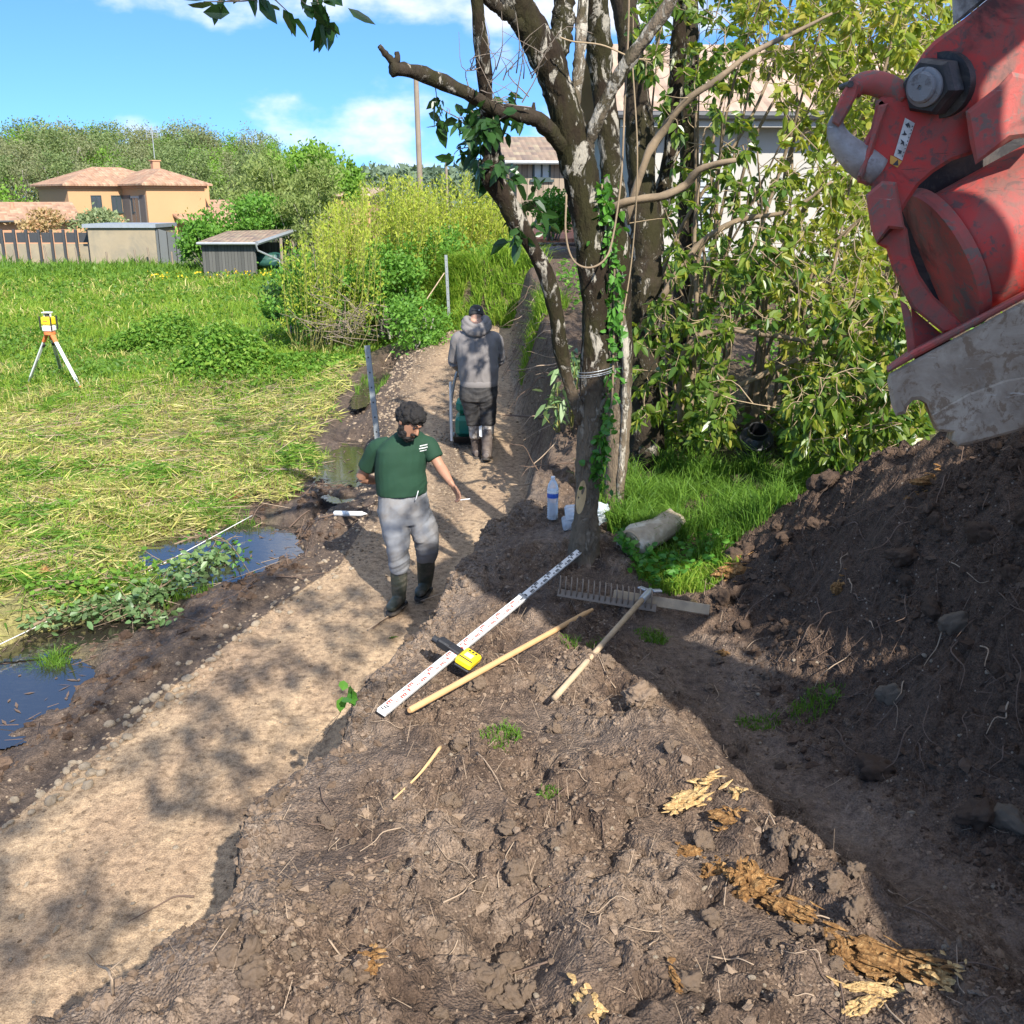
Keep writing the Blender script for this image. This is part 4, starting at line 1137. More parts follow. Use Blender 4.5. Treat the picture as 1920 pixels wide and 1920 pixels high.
bush_px('leafy_bush', 'rich green ivy covered bush behind the leaning red rod', 'shrub', 640, 800, 450, 620, 21.0, 1.0, 6000, .085, 'bush_leaf', seed=32, lw=.6, spread=.2, nclump=50)
bush_px('leafy_bush', 'green leafy bush behind the far steel stake', 'shrub', 740, 905, 420, 590, 22.5, 1.0, 6000, .085, 'bush_leaf', seed=33, lw=.6, spread=.2, nclump=50)
bush_px('leafy_bush', 'dark green bush at the corner of the meadow near the plank shed', 'shrub', 500, 600, 500, 610, 23, 1.2, 3600, .09, 'dark_leaf', seed=34, lw=.6, spread=.2)
bush_px('leafy_bush', 'low green bush on the slope below the far steel stake', 'shrub', 720, 850, 560, 670, 18.6, .7, 2600, .08, 'bush_leaf', seed=35, lw=.5, spread=.22)
bush_px('leafy_bush', 'sunlit leafy shrub on the bank left of the brown timber house', 'shrub', 850, 985, 380, 510, 26, 1.0, 3800, .09, 'willow_leaf', seed=36, lw=.6, spread=.2)
bush_px('leafy_bush', 'green garden shrub right below the timber house window', 'shrub', 1000, 1075, 350, 440, 27, .8, 2600, .10, 'bush_leaf', seed=37, lw=.6, spread=.2)
bush_px('leafy_bush', 'green leafy bush closing the far end of the path', 'shrub', 835, 965, 455, 590, 22.6, .8, 5200, .085, 'bush_leaf', seed=38, lw=.6, spread=.2)
bush_px('leafy_bush', 'bramble bush topping the cut bank where the path ends', 'shrub', 925, 1000, 445, 545, 23.2, .7, 3000, .085, 'bush_leaf', seed=39, lw=.6, spread=.22)
# dead brush pile at the foot of the leaning willow
rg = np.random.default_rng(41)
a = at(655, 625, 18.8); n = 110
A = np.stack([a.x + rg.normal(size=n) * .42, 18.8 + rg.normal(size=n) * .4, a.z + abs(rg.normal(size=n)) * .35], 1)
B = A + unit(n, rg) * rg.uniform(.3, .95, n)[:, None] * np.array([1, .6, .55])
B[:, 2] = np.maximum(B[:, 2], a.z - .1)
br = MB(); sticks(br, A, B, rg.uniform(.003, .010, n)); 
tag(br.build('brush_pile', MAT['dead_wood'], loc=(a.x, 18.8, a.z)), 'pile of dead brown brushwood at the foot of the leaning willow', 'brushwood', kind='stuff')
# ferns
def fern(u, v, Y, label, seed):
    rg = np.random.default_rng(seed); a = at(u, v, Y)
    root = thing('fern', label, 'fern', (a.x, Y, a.z), 'ferns by the willow bushes')
    f = MB()
    for i in range(16):
        an = rg.uniform(0, 6.28); h = rg.uniform(.45, .85)
        t = np.linspace(0, 1, 12)
        C_ = np.array([a.x, Y, a.z]) + np.stack([np.cos(an) * .45 * t ** 1.5, np.sin(an) * .45 * t ** 1.5, h * t * (1 - .25 * t)], 1)
        for sg in (-1, 1):
            d = np.stack([-np.sin(an) * sg + 0 * t, np.cos(an) * sg + 0 * t, .3 + 0 * t], 1)
            quads(f, C_[2:], d[2:], .17 * (1.05 - t[2:]), .05, rg)
    f.build('foliage', MAT['bush_leaf'], root)
for i, (u, v, Y_) in enumerate([(505, 600, 21.5), (535, 603, 21), (565, 606, 20.6), (590, 600, 21), (612, 618, 20)]):
    fern(u, v, Y_, 'upright fresh green fern in the row in front of the dark bush', 50 + i)
# ------------------------------------------------------------------ the big trees beside the path
def limb(pts, n=40, rough=.09, seed=0, nseg=14, mb=None):
    """pts: (u, v, Y, width in photo px) -> knobbly tapered limb; returns its centre line too"""
    a = np.array([list(at(u, v, Y)) + [w_ * px(Y) / 2 * .86] for u, v, Y, w_ in pts])
    c = bez(a, n); mb = mb or MB()
    r = c[:, 3] * (1 + .07 * np.sin(np.linspace(0, 23, n) + seed) + .05 * np.sin(np.linspace(0, 51, n) + 2 * seed))
    mb.tube(c[:, :3], r, n=nseg, noise=rough, seed=seed)
    return mb, c
def tree_thing(name, label, u, v, Y, cat='tree', group=None):
    p = at(u, v, Y); return thing(name, label, cat, p, group)
def crown(mbf, mbt, src, n_tw, sample, rg, leaf_n=6, lsz=.09, tw_r=.006, twist=.1, lw=.45, droop=.25):
    """twigs from the nearest limb point to sampled ends, leaves gathered at the ends"""
    ends = sample(n_tw)
    src = np.asarray(src)[:, :3]
    ends = ends[np.argsort([((src - e) ** 2).sum(1).min() for e in ends])]
    pool = np.zeros((len(src) + 3 * len(ends), 3)); pool[:len(src)] = src; npool = len(src)
    LP = []; LD = []
    for e in ends:
        d2 = ((pool[:npool] - e) ** 2).sum(1)
        near_ = np.argpartition(d2, min(5, npool - 1))[:5]; a = pool[near_[rg.integers(0, len(near_))]].copy(); L = np.linalg.norm(e - a)
        m_ = (a + e) / 2 + rg.standard_normal(3) * L * twist + np.array([0, 0, .06 * L])
        C_ = bez([a, m_, e], 7)
        pool[npool:npool + 3] = C_[[2, 4, 6]]; npool += 3
        mbt.tube(C_, np.linspace(tw_r * (.8 + .9 * min(L, 1.5)), tw_r * .4, 7), n=4, cap=False)
        nl = max(1, int(leaf_n * rg.uniform(.4, 1.6)))
        f = 1 - abs(rg.normal(size=nl)) * .16
        q = bez([a, m_, e], 30)[np.clip((f * 29).astype(int), 0, 29)]
        LP.append(q + rg.standard_normal((nl, 3)) * .012)
        ax = (e - a) / max(L, 1e-6)
        d = unit(nl, rg) * .9 + ax * .7; d[:, 2] -= .25; LD.append(d)
    P = np.concatenate(LP); D = np.concatenate(LD)
    L_ = rg.uniform(.6, 1.25, len(P)) * lsz
    leaves(mbf, P, D, L_, L_ * lw, .3, droop, rg)
    return pool[:npool]
def px_sampler(rects, rg):
    """rects: (u0, u1, v0, v1, Y0, Y1, weight)"""
    w_ = np.array([r[6] for r in rects], float); w_ /= w_.sum()
    def f(n):
        k = rg.choice(len(rects), n, p=w_); out = []
        for i in k:
            r = rects[i]; out.append(list(at(rg.uniform(r[0], r[1]), rg.uniform(r[2], r[3]), rg.uniform(r[4], r[5]))))
        return np.array(out)
    return f
rg = np.random.default_rng(61)
BASE1 = gnd(1095, 1040); Y1 = BASE1.y
t1_ = thing('mossy_tree', 'front mossy tree with pale lichen patches and an orange cut on its trunk', 'tree', BASE1)
d1 = Y1
tr, c1 = limb([(1094, 1062, d1, 82), (1095, 1036, d1, 70), (1098, 980, d1, 59), (1103, 900, d1, 55), (1109, 800, d1, 54), (1115, 690, d1, 56), (1116, 570, d1, 60), (1108, 460, d1, 62), (1090, 340, d1 - .02, 64), (1062, 220, d1 - .05, 66), (1030, 120, d1 - .08, 66), (990, 45, d1 - .12, 60), (950, -20, d1 - .2, 54), (900, -110, d1 - .3, 50), (860, -260, d1 - .4, 38)], 110, seed=1, nseg=26, rough=.06)
tr.build('trunk', MAT['mossy_bark'], t1_, smooth=True)
src1 = [c1]
def br1(name, pts, mat='mossy_bark', n=30, **k):
    m_, c = limb(pts, n, **k); m_.build(name, MAT[mat], t1_, smooth=True); src1.append(c); return c
br1('branch', [(1095, 790, d1, 30), (1072, 735, d1 - .06, 27), (1052, 660, d1 - .1, 28), (1042, 580, d1 - .12, 30), (1022, 512, d1 - .14, 31), (988, 445, d1 - .18, 34), (948, 375, d1 - .22, 37), (918, 322, d1 - .25, 40), (924, 285, d1 - .27, 34), (915, 220, d1 - .3, 29), (906, 120, d1 - .34, 27), (895, 10, d1 - .38, 25), (885, -80, d1 - .4, 22), (870, -220, d1 - .5, 16)], seed=3, n=46)
br1('branch', [(1075, 300, d1 - .04, 32), (1045, 262, d1 - .12, 31), (1015, 228, d1 - .22, 32), (985, 216, d1 - .28, 30), (930, 205, d1 - .38, 25), (870, 172, d1 - .5, 27), (800, 142, d1 - .62, 28), (752, 131, d1 - .72, 27), (732, 130, d1 - .75, 24)], 'dark_bark', seed=4, rough=.12)
br1('branch_stub', [(752, 134, d1 - .72, 17), (735, 115, d1 - .75, 13), (722, 100, d1 - .77, 12), (711, 86, d1 - .79, 9)], 'dark_bark', 10, seed=5)
br1('branch_stub', [(738, 122, d1 - .74, 13), (745, 110, d1 - .74, 12), (744, 97, d1 - .74, 9)], 'dark_bark', 8, seed=6)
br1('branch_stub', [(1000, 222, d1 - .26, 12), (1000, 205, d1 - .26, 9), (1001, 192, d1 - .26, 5)], 'dark_bark', 6, seed=7)
br1('branch', [(1096, 300, d1 - .02, 26), (1112, 245, d1 - .12, 25), (1140, 180, d1 - .2, 25), (1186, 104, d1 - .3, 27), (1240, 30, d1 - .4, 24), (1290, -50, d1 - .5, 20)], 'pale_bark', seed=8)
br1('branch', [(1035, 130, d1, 46), (1052, 60, d1 + .02, 44), (1058, 0, d1 + .05, 40), (1062, -120, d1 + .1, 30)], seed=9)
br1('branch', [(1010, 75, d1 - .1, 40), (960, 30, d1 - .2, 30), (925, 5, d1 - .25, 26), (880, -40, d1 - .35, 20)], 'dark_bark', seed=10)
br1('branch', [(1070, 250, d1 + .05, 24), (1083, 150, d1 + .1, 22), (1090, 60, d1 + .15, 22), (1096, -60, d1 + .2, 18)], 'pale_bark', seed=11)
# the orange cut on the trunk
bpy.context.view_layer.update()
trunk_o = [o for o in t1_.children if o.name.startswith('trunk')][0]
def on_trunk(u, v, off=.004):
    d = ray(u, v).normalized(); ok, loc, nrm, _ = trunk_o.ray_cast(CAMP - Vector(t1_.location), d)
    return (np.array(loc) + np.array(t1_.location) + np.array(nrm) * off) if ok else None
s_ = MB(); th = np.linspace(0, 2 * PI, 22, endpoint=False)
for rad in (1.0,):
    ring_ = [on_trunk(1090 + 8.5 * math.cos(a) * rad + 4 * math.sin(a), 932 - 32 * math.sin(a) * rad) for a in th]
    cen = on_trunk(1090, 932, .006)
    if all(r is not None for r in ring_) and cen is not None: s_.add(np.array(ring_ + [cen]), T=[(22, i, (i + 1) % 22) for i in range(22)])
if s_.n: s_.build('cut_scar', MAT['fresh_wood'], t1_)
# thin bare twigs against the sky, and its glossy leaves
f_ = MB(); w_ = MB()
for k in range(26):
    a = c1[0]; u0 = rg.uniform(880, 1000); v0 = rg.uniform(120, 215)
    p0 = np.array(at(u0, v0, d1 - .35)); p1 = np.array(at(u0 + rg.normal() * 55, v0 - rg.uniform(20, 110), d1 - .5)); m_ = (p0 + p1) / 2 + rg.standard_normal(3) * .06
    w_.tube(bez([p0, m_, p1], 8), np.linspace(.004, .0012, 8), n=4, cap=False)
smp = px_sampler([(815, 900, 175, 240, 6.2, 6.7, 2), (840, 960, 215, 340, 6.2, 6.8, 6), (900, 1010, 170, 250, 6.3, 6.8, 2.2), (935, 1010, 330, 470, 6.4, 6.8, 2), (1000, 1060, 380, 440, 6.6, 6.9, 1)], rg)
crown(f_, w_, np.concatenate([c[:, :3] for c in src1[1:3]]), 62, smp, rg, 5, .105, .004, lw=.5)
f_.build('foliage', MAT['dark_leaf'], t1_); w_.build('twig', MAT['dead_wood'], t1_)['kind'] = 'stuff'
# upper crown, above the picture
f_ = MB(); w_ = MB()
top = np.concatenate([c[c[:, 2] > 4.3][:, :3] for c in src1 if (c[:, 2] > 4.3).any()])
def above(n): return np.stack([rg.uniform(-1.6, .3, n), Y1 + rg.normal(size=n) * .8, rg.uniform(5.9, 7.6, n)], 1)
crown(f_, w_, top, 40, above, rg, 10, .10, .008)
f_.build('crown', MAT['laurel_light'], t1_); w_.build('crown_twig', MAT['twig'], t1_)['kind'] = 'stuff'

def big_tree(label, pts, mat, seed, branches=(), ntw=34, name='mossy_tree'):
    g_ = at(pts[0][0], pts[0][1], pts[0][2]); root = thing(name, label, 'tree', g_)
    m_, c = limb(pts, 90, seed=seed, nseg=20, rough=.06); m_.build('trunk', MAT[mat], root, smooth=True)
    cs = [c]
    for i, b_ in enumerate(branches):
        m_, cc = limb(b_[1], 24, seed=seed + 3 + i); m_.build('branch', MAT[b_[0]], root, smooth=True); cs.append(cc)
    f_ = MB(); w_ = MB(); tp = c[c[:, 2] > 4.2][:, :3]
    e = tp[-1]
    def ab(n): return np.stack([e[0] + 1.5 + abs(rg.normal(size=n)) * 1.1, e[1] + rg.normal(size=n) * .9, rg.uniform(5.6, 8.0, n)], 1)
    crown(f_, w_, tp, ntw, ab, rg, 12, .10, .007)
    f_.build('crown', MAT['laurel_light'], root); w_.build('twig', MAT['twig'], root)['kind'] = 'stuff'
    return root, cs
b2 = gnd(1150, 965)
big_tree('slender dark trunked tree standing right behind the front mossy tree', [(1148, 985, b2.y, 56), (1150, 950, b2.y, 48), (1160, 800, b2.y, 46), (1166, 640, b2.y, 44), (1161, 500, b2.y, 48), (1152, 380, b2.y, 46), (1140, 250, b2.y, 46), (1126, 120, b2.y, 44), (1116, 0, b2.y - .1, 48), (1100, -150, b2.y - .2, 36)], 'mossy_bark', 21,
         [('stem_bark', [(1130, 405, b2.y - .05, 18), (1170, 380, b2.y - .2, 17), (1240, 368, b2.y - .3, 16), (1285, 347, b2.y - .3, 16), (1315, 316, b2.y - .4, 14), (1380, 300, b2.y - .5, 9)]),
          ('pale_bark', [(1160, 560, b2.y - .1, 14), (1172, 640, b2.y - .12, 15), (1172, 760, b2.y - .1, 15), (1160, 940, b2.y - .08, 12)])])
b3 = gnd(1215, 868)
big_tree('thick black mossy tree at the edge of the grass behind the slender tree', [(1214, 890, b3.y, 86), (1214, 850, b3.y, 76), (1210, 760, b3.y, 72), (1208, 640, b3.y, 70), (1206, 540, b3.y, 74), (1212, 470, b3.y, 68), (1204, 350, b3.y, 52), (1196, 200, b3.y, 52), (1182, 90, b3.y, 48), (1168, -10, b3.y, 44), (1150, -160, b3.y, 34)], 'dark_bark', 31,
         [('mossy_bark', [(1218, 480, b3.y, 40), (1240, 380, b3.y + .1, 34), (1262, 250, b3.y + .15, 30), (1270, 120, b3.y + .2, 28), (1280, -60, b3.y + .2, 24)])])
b4 = gnd(1268, 770)
big_tree('dark tree half hidden among the laurel stems', [(1262, 790, b4.y, 62), (1266, 740, b4.y, 54), (1276, 600, b4.y, 46), (1288, 450, b4.y, 40), (1292, 300, b4.y, 38), (1284, 150, b4.y, 42), (1292, 0, b4.y, 38), (1300, -120, b4.y, 30)], 'dark_bark', 41)

# climbing ivy, hanging vine and wire on the front trees
iv = thing('climbing_ivy', 'bright green ivy climbing up between the front mossy tree and the slender tree', 'ivy', at(1130, 900, Y1 - .05))
LN = np.array([list(at(u, v, y)) for u, v, y in [(1122, 905, Y1 - .1), (1128, 830, Y1 - .1), (1146, 760, Y1 - .05), (1150, 660, Y1 - .03), (1152, 560, Y1 - .05), (1150, 470, Y1 - .05), (1136, 400, Y1 - .08), (1128, 345, Y1 - .1)]])
s_ = MB(); cl_ = bez(LN, 60); s_.tube(cl_, .008, n=5); s_.build('stem', MAT['stem_bark'], iv, smooth=True)
n = 420; k = rg.integers(0, 60, n); 
P = cl_[k] + rg.standard_normal((n, 3)) * np.array([.035, .03, .03]) * rg.uniform(.4, 1.5, (n, 1))
L_ = rg.uniform(.03, .075, n); f_ = MB(); leaves(f_, P, unit(n, rg) + np.array([0, -.4, -.2]), L_, L_ * .7, .25, .2, rg); f_.build('foliage', MAT['ivy_leaf'], iv)
v_ = MB(); v_.tube(bez([at(1062, 365, Y1 - .2), at(1061, 440, Y1 - .25), at(1075, 488, Y1 - .28), at(1105, 502, Y1 - .3), at(1135, 485, Y1 - .28), at(1150, 440, Y1 - .2), at(1165, 330, Y1 - .1), at(1172, 180, Y1), at(1178, 60, Y1), at(1180, -60, Y1)], 50), .0065, n=6)
tag(v_.build('hanging_vine', MAT['stem_bark'], smooth=True, loc=at(1105, 502, Y1 - .3)), 'pale bare vine hanging in a loop across the front mossy trunk', 'vine')
v_ = MB(); v_.tube(bez([at(1050, 70, Y1 - .3), at(1075, 78, Y1 - .32), at(1130, 85, Y1 - .34), at(1185, 108, Y1 - .3), at(1220, 112, Y1 - .3)], 30), .005, n=5)
v_.tube(bez([at(1185, 108, Y1 - .3), at(1195, 300, Y1 - .2), at(1185, 480, Y1), at(1160, 640, Y1)], 30), .005, n=5)
tag(v_.build('bare_vine', MAT['twig'], smooth=True, loc=at(1130, 85, Y1 - .34)), 'thin bare vine arching across the tops of the dark trunks', 'vine')
w_ = MB()
cc = at(1116, 700, Y1)
for dz in (0, .012, .03):
    th = np.linspace(0, 2 * PI, 30)
    w_.tube(np.stack([cc.x + .115 * np.cos(th), cc.y + .115 * np.sin(th), cc.z + dz + .02 * np.cos(th)], 1), .0022, n=4)
tag(w_.build('fence_wire', MAT['zinc'], loc=cc), 'old grey fence wire wound round the front mossy trunk', 'wire', kind=None)

# ------------------------------------------------------------------ laurel thicket on the right
def laurel(label, base_u, base_v, nst, targets, rects, ntw, seed, lsz, mat, leaf_n=7, extra=(), tw_r=.0042, group=None):
    rl = np.random.default_rng(seed)
    b0 = gnd(base_u, base_v); root = thing('laurel_shrub', label, 'shrub', b0, group)
    src = []
    for i in range(nst):
        u, v, y = targets(rl)
        bb = b0 + Vector((rl.normal() * .25, rl.normal() * .2, -.1))
        e = at(u, v, y); m1 = bb.lerp(e, .35) + Vector((rl.normal() * .18, rl.normal() * .15, .25)); m2 = bb.lerp(e, .7) + Vector((rl.normal() * .15, rl.normal() * .15, .2))
        c = bez([bb, m1, m2, e], 26); r0 = rl.uniform(.016, .034)
        s_ = MB(); s_.tube(c, np.linspace(r0, .006, 26) * (1 + .1 * np.sin(np.linspace(0, 20, 26))), n=7)
        s_.build('stem', MAT['stem_bark'], root, smooth=True); src.append(c)
    for pts in extra:
        s_, c = limb(pts, 30, seed=seed, nseg=8); s_.build('stem', MAT['stem_bark'], root, smooth=True); src.append(c[:, :3])
    S = np.concatenate(src); f_ = MB(); w_ = MB()
    S = crown(f_, w_, S, ntw, px_sampler(rects, rl), rl, leaf_n, lsz, tw_r, .14)
    # bare pale twigs
    e2 = px_sampler(rects, rl)(ntw // 3)
    for e in e2:
        k = np.argsort(((S - e) ** 2).sum(1))[int(abs(rl.normal()) * 12) % len(S)]; a = S[k]; L = np.linalg.norm(e - a)
        w_.tube(bez([a, (a + e) / 2 + rl.standard_normal(3) * L * .16, e], 8), np.linspace(tw_r * .9, tw_r * .25, 8), n=4, cap=False)
    f_.build('foliage', MAT[mat], root); w_.build('twig', MAT['twig'], root)['kind'] = 'stuff'
    return root
def tg(u0, u1, v0, v1, y0, y1): return lambda r: (r.uniform(u0, u1), r.uniform(v0, v1), r.uniform(y0, y1))
laurel('spreading laurel with arching tan stems between the black tree and the pipe fitting', 1285, 800, 17, tg(1180, 1560, -80, 720, 8.0, 10.2),
       [(1180, 1400, -60, 150, 8, 10.5, 2.3), (1220, 1420, 130, 330, 8, 10, 1.0), (1250, 1480, 330, 560, 7.8, 10, 2.0), (1180, 1370, 560, 800, 7.9, 9.4, 2.2), (1350, 1560, 450, 620, 8, 10, 1.8)], 560, 71, .092, 'laurel_leaf', 9,
       extra=[[(1172, 420, 8.3, 15.0), (1209, 305, 8.2, 16.3), (1240, 250, 8.2, 16.3), (1287, 190, 8.1, 15.0), (1345, 149, 8.0, 12.2), (1405, 102, 8, 10.9), (1490, 61, 8, 8.2), (1560, 25, 8, 5.4)],
              [(1276, 790, 8.7, 15.0), (1284, 665, 8.5, 15.0), (1342, 620, 8.4, 13.6), (1458, 630, 8.3, 11.6), (1548, 642, 8.2, 9.5), (1640, 600, 8.1, 5.4)],
              [(1312, 785, 8.8, 13.6), (1330, 750, 8.7, 13.6), (1380, 726, 8.5, 12.2), (1458, 689, 8.4, 10.9), (1540, 650, 8.3, 8.8), (1600, 560, 8.2, 5.4)],
              [(1294, 800, 8.8, 11.6), (1300, 690, 8.8, 10.9), (1306, 560, 8.8, 10.2), (1302, 440, 8.8, 8.2), (1320, 250, 8.8, 5.4)],
              [(1240, 560, 8.5, 15.0), (1300, 470, 8.5, 13.6), (1380, 415, 8.4, 11.6), (1480, 395, 8.3, 8.8), (1560, 340, 8.2, 5.4)]])
laurel('bushy laurel with yellow green leaves behind the lifting hook', 1480, 790, 15, tg(1380, 1760, -80, 640, 8.4, 10.5),
       [(1380, 1620, -40, 140, 8, 11, 3.0), (1460, 1640, 120, 330, 8, 10.5, 1.5), (1450, 1640, 330, 560, 8, 10.5, 2.2), (1440, 1690, 540, 720, 7.8, 10, 2.0), (1560, 1800, -60, 120, 8, 10.5, 2.4)], 640, 72, .090, 'laurel_light', 9)
laurel('dense dark glossy laurel at the foot of the earth bank below the excavator', 1600, 800, 9, tg(1420, 1800, 420, 760, 7.6, 9.5),
       [(1470, 1740, 690, 870, 7.2, 9.0, 4.0), (1520, 1720, 560, 720, 7.6, 9.2, 2.0), (1300, 1375, 720, 830, 7.8, 9.0, .5)], 440, 73, .10, 'laurel_leaf', 11)
laurel('pale sunlit laurel reaching to the top right corner', 1720, 760, 9, tg(1560, 1900, -120, 300, 9.0, 11.5),
       [(1500, 1800, -80, 160, 9, 12, 3.0), (1540, 1700, 140, 420, 9, 11.5, 1.8), (1600, 1760, 380, 700, 9, 11, 1.6)], 480, 74, .095, 'laurel_light', 10)
bush_px('hedge_shrub', 'pale leafy hedge shrub standing behind the laurels beside the white house', 'shrub', 1520, 1990, 150, 640, 15, 1.2, 5000, .13, 'laurel_light', seed=81, lw=.5, nclump=80)
bush_px('hedge_shrub', 'low green shrub in front of the white house wall', 'shrub', 1180, 1520, 470, 640, 16, .9, 3600, .11, 'laurel_leaf', seed=82, lw=.5, nclump=60)
# tree behind the camera whose crown dapples the path and hangs twigs into the top of the picture
ovt = thing('overhanging_tree', 'thin leafy twigs hanging into the sky from the tree overhead', 'tree', (-1.6, -6.2, .8))
m_ = MB(); C_ = bez([(-1.6, -6.2, .4), (-1.5, -6.1, 2.6), (-1.4, -5.8, 4.6), (-1.0, -5.4, 6.4), (-.4, -5.0, 8.0)], 30); m_.tube(C_, np.linspace(.2, .06, 30), n=12, noise=.04); m_.build('trunk', MAT['mossy_bark'], ovt, smooth=True)
srcs = [C_]
for pts, r in (([(-1.4, -5.8, 4.6), (-1.4, -2.6, 5.5), (-1.1, .3, 5.6), (-.85, 2.1, 5.0), (-.75, 3.0, 4.25)], .035), ([(-1.0, -5.4, 6.4), (.4, -4.2, 7.0), (1.4, -2.6, 7.1), (1.8, -.8, 6.8)], .028), ([(-.8, -5.3, 7.0), (.8, -5.2, 7.4), (2.4, -4.6, 7.3)], .025), ([(-1.2, -5.6, 5.6), (.2, -3.2, 6.2), (.9, -1.0, 6.3)], .025)):
    c = bez(pts, 20); m_ = MB(); m_.tube(c, np.linspace(r, .012, 20), n=8); m_.build('branch', MAT['dark_bark'], ovt, smooth=True); srcs.append(c)
f_ = MB(); w_ = MB()
def dap(n):
    # crown points whose shadows fall on the lower left of the path and round the near man
    tgt = np.stack([rg.uniform(-3.0, -.3, n), 3.5 + 5.5 * rg.random(n) ** 1.15, np.zeros(n)], 1); tgt = tgt[tgt[:, 0] < xr(tgt[:, 1]) - .45]
    cl = fbm(tgt[:, 0] * 1.0, tgt[:, 1] * 1.0, 1.1, 2, 5); tgt = tgt[cl > np.where((tgt[:, 1] > 5.6) & (tgt[:, 1] < 8.2), -.16, -.02)]
    h = rg.uniform(5.2, 8.0, len(tgt))[:, None]; s_ = np.array(to_sun); return tgt + s_ / s_[2] * h
crown(f_, w_, np.concatenate(srcs), 820, dap, rg, 8, .09, .0035)
tw = px_sampler([(480, 560, -20, 30, 2.9, 3.3, 1), (580, 660, -10, 55, 2.9, 3.3, 2), (640, 700, -30, 10, 2.9, 3.3, .7), (380, 430, -20, 6, 2.9, 3.3, .5)], rg)
crown(f_, w_, srcs[1][14:], 11, tw, rg, 5, .065, .003, lw=.55)
f_.build('crown', MAT['dark_leaf'], ovt); w_.build('twig', MAT['dead_wood'], ovt)['kind'] = 'stuff'
# ------------------------------------------------------------------ excavator with its quick coupler
def paint(name, col, wear, scuff, amt=.5, rough=.5, dirtc=(.13, .10, .08), spec=.4, grease=1.0):
    b = NB(name); co = b.coord()
    n1 = b.noise(co, 4.5, 7, .68, .5); n2 = b.noise(co, 16, 6, .7, .8); n3 = b.noise(co, 70, 3, .6)
    c = b.mix(b.noise(co, 2.2, 3), tuple(x * .82 for x in col), tuple(min(1, x * 1.15) for x in col))
    c = b.mix(b.ramp(n1, [(.48 - amt * .08, 0.0), (.66 - amt * .05, .8)]), c, dirtc)
    c = b.mix(b.ramp(b.math('ADD', b.math('MULTIPLY', n2, .8), b.math('MULTIPLY', n3, .2)), [(.57 - amt * .06, 0.0), (.63 - amt * .05, .9)]), c, wear)
    mp = b.n('ShaderNodeMapping'); mp.inputs['Scale'].default_value = (1.2, 1.2, 14); mp.inputs['Rotation'].default_value = (.3, .8, .2); b.l(co, mp.inputs[0])
    sc_ = b.ramp(b.noise(mp.outputs[0], 3.0, 6, .7, 1.5), [(.64, 0.0), (.67, .75)])
    c = b.mix(sc_, c, scuff)
    c = b.mix(b.ramp(b.noise(co, 2.6, 6, .66, .8), [(.56, 0.0), (.66, .8 * grease)]), c, (.02, .017, .016))
    r = b.math('ADD', rough, b.math('MULTIPLY', n1, .25))
    b.pbsdf(c, r, 0, b.bump(b.math('ADD', n2, b.math('MULTIPLY', n3, .3)), .25, .01), spec); MAT[name] = b.m
paint('red_paint', (.50, .046, .036), (.13, .07, .06), (.05, .035, .03), .6, .55)
paint('worn_red', (.44, .08, .065), (.16, .12, .10), (.40, .30, .26), .9, .6)
paint('worn_steel', (.43, .36, .275), (.22, .155, .10), (.56, .51, .44), 1.0, .7, (.22, .165, .115), grease=.25)
paint('bright_steel', (.33, .31, .30), (.20, .16, .15), (.65, .65, .65), .5, .35)
paint('black_steel', (.022, .022, .024), (.06, .055, .05), (.11, .11, .12), .4, .4)
paint('pin_steel', (.20, .20, .205), (.10, .09, .09), (.30, .30, .31), .5, .45)
paint('grey_arm', (.55, .54, .50), (.25, .22, .18), (.35, .33, .30), .4, .5)
simple('decal_white', (.62, .60, .55), .5, var=.12, scale=30, bump=0, dirt=(.30, .26, .22), dirtamt=.7)
simple('decal_orange', (.70, .33, .05), .5, var=.1, bump=0)
simple('ink', (.03, .03, .035), .5, var=.1, bump=0)
simple('rubber_black', (.02, .02, .02), .8, var=.2)
simple('glass_dark', (.02, .03, .03), .08, var=.05, bump=0, spec=.6)
YC = 3.75
def cp(x, y, d=0.0): return at(1500 + x / 2.233, y / 2.233, YC + d)     # point of the coupler drawing, d metres further back
exc = thing('excavator', 'red excavator quick coupler with lifting hook, big black nut and worn steel jaw', 'excavator', (3.9, -1.0, .8))
def slab(name, pts, d0, dep, mat, parent, bev=.008, extra=None):
    m_ = MB(); e_ = cp(min(p[0] for p in pts), sum(p[1] for p in pts) / len(pts), d0) - CAMP; m_.prism([cp(x, y, d0) for x, y in pts], e_ / e_.y * dep, bev=bev)
    if extra: extra(m_)
    return m_.build(name, MAT[mat], parent, smooth=30)
up_pts = [(830, -40), (690, 75), (560, 172), (520, 215), (490, 262), (452, 330), (420, 385), (345, 400), (318, 425), (300, 560), (270, 650), (238, 735), (240, 765), (300, 780), (290, 850), (330, 960), (415, 912), (450, 850), (500, 775), (560, 722), (640, 672), (725, 645), (800, 640), (1040, 500), (1040, -40)]
coupler = slab('coupler_plate', up_pts, 0, .07, 'red_paint', exc, .012)
slab('rear_plate', [(x + 20, y + 10) for x, y in up_pts[:8]] + [(330, 560), (330, 960), (380, 1060), (420, 1200), (470, 1300), (700, 1380), (1060, 1150), (1060, -30)], .30, .06, 'black_steel', exc, .01)  # greasy black plate; the black also paints in the gap's deep shadow
slab('ridge', [(330, 440), (372, 430), (330, 560), (290, 690), (262, 750), (238, 740), (290, 600)], -.03, .05, 'worn_red', coupler, .01)
slab('lug', [(275, 815), (345, 757), (405, 762), (440, 960), (375, 958), (322, 1022), (298, 962)], -.06, .16, 'worn_red', coupler, .012)
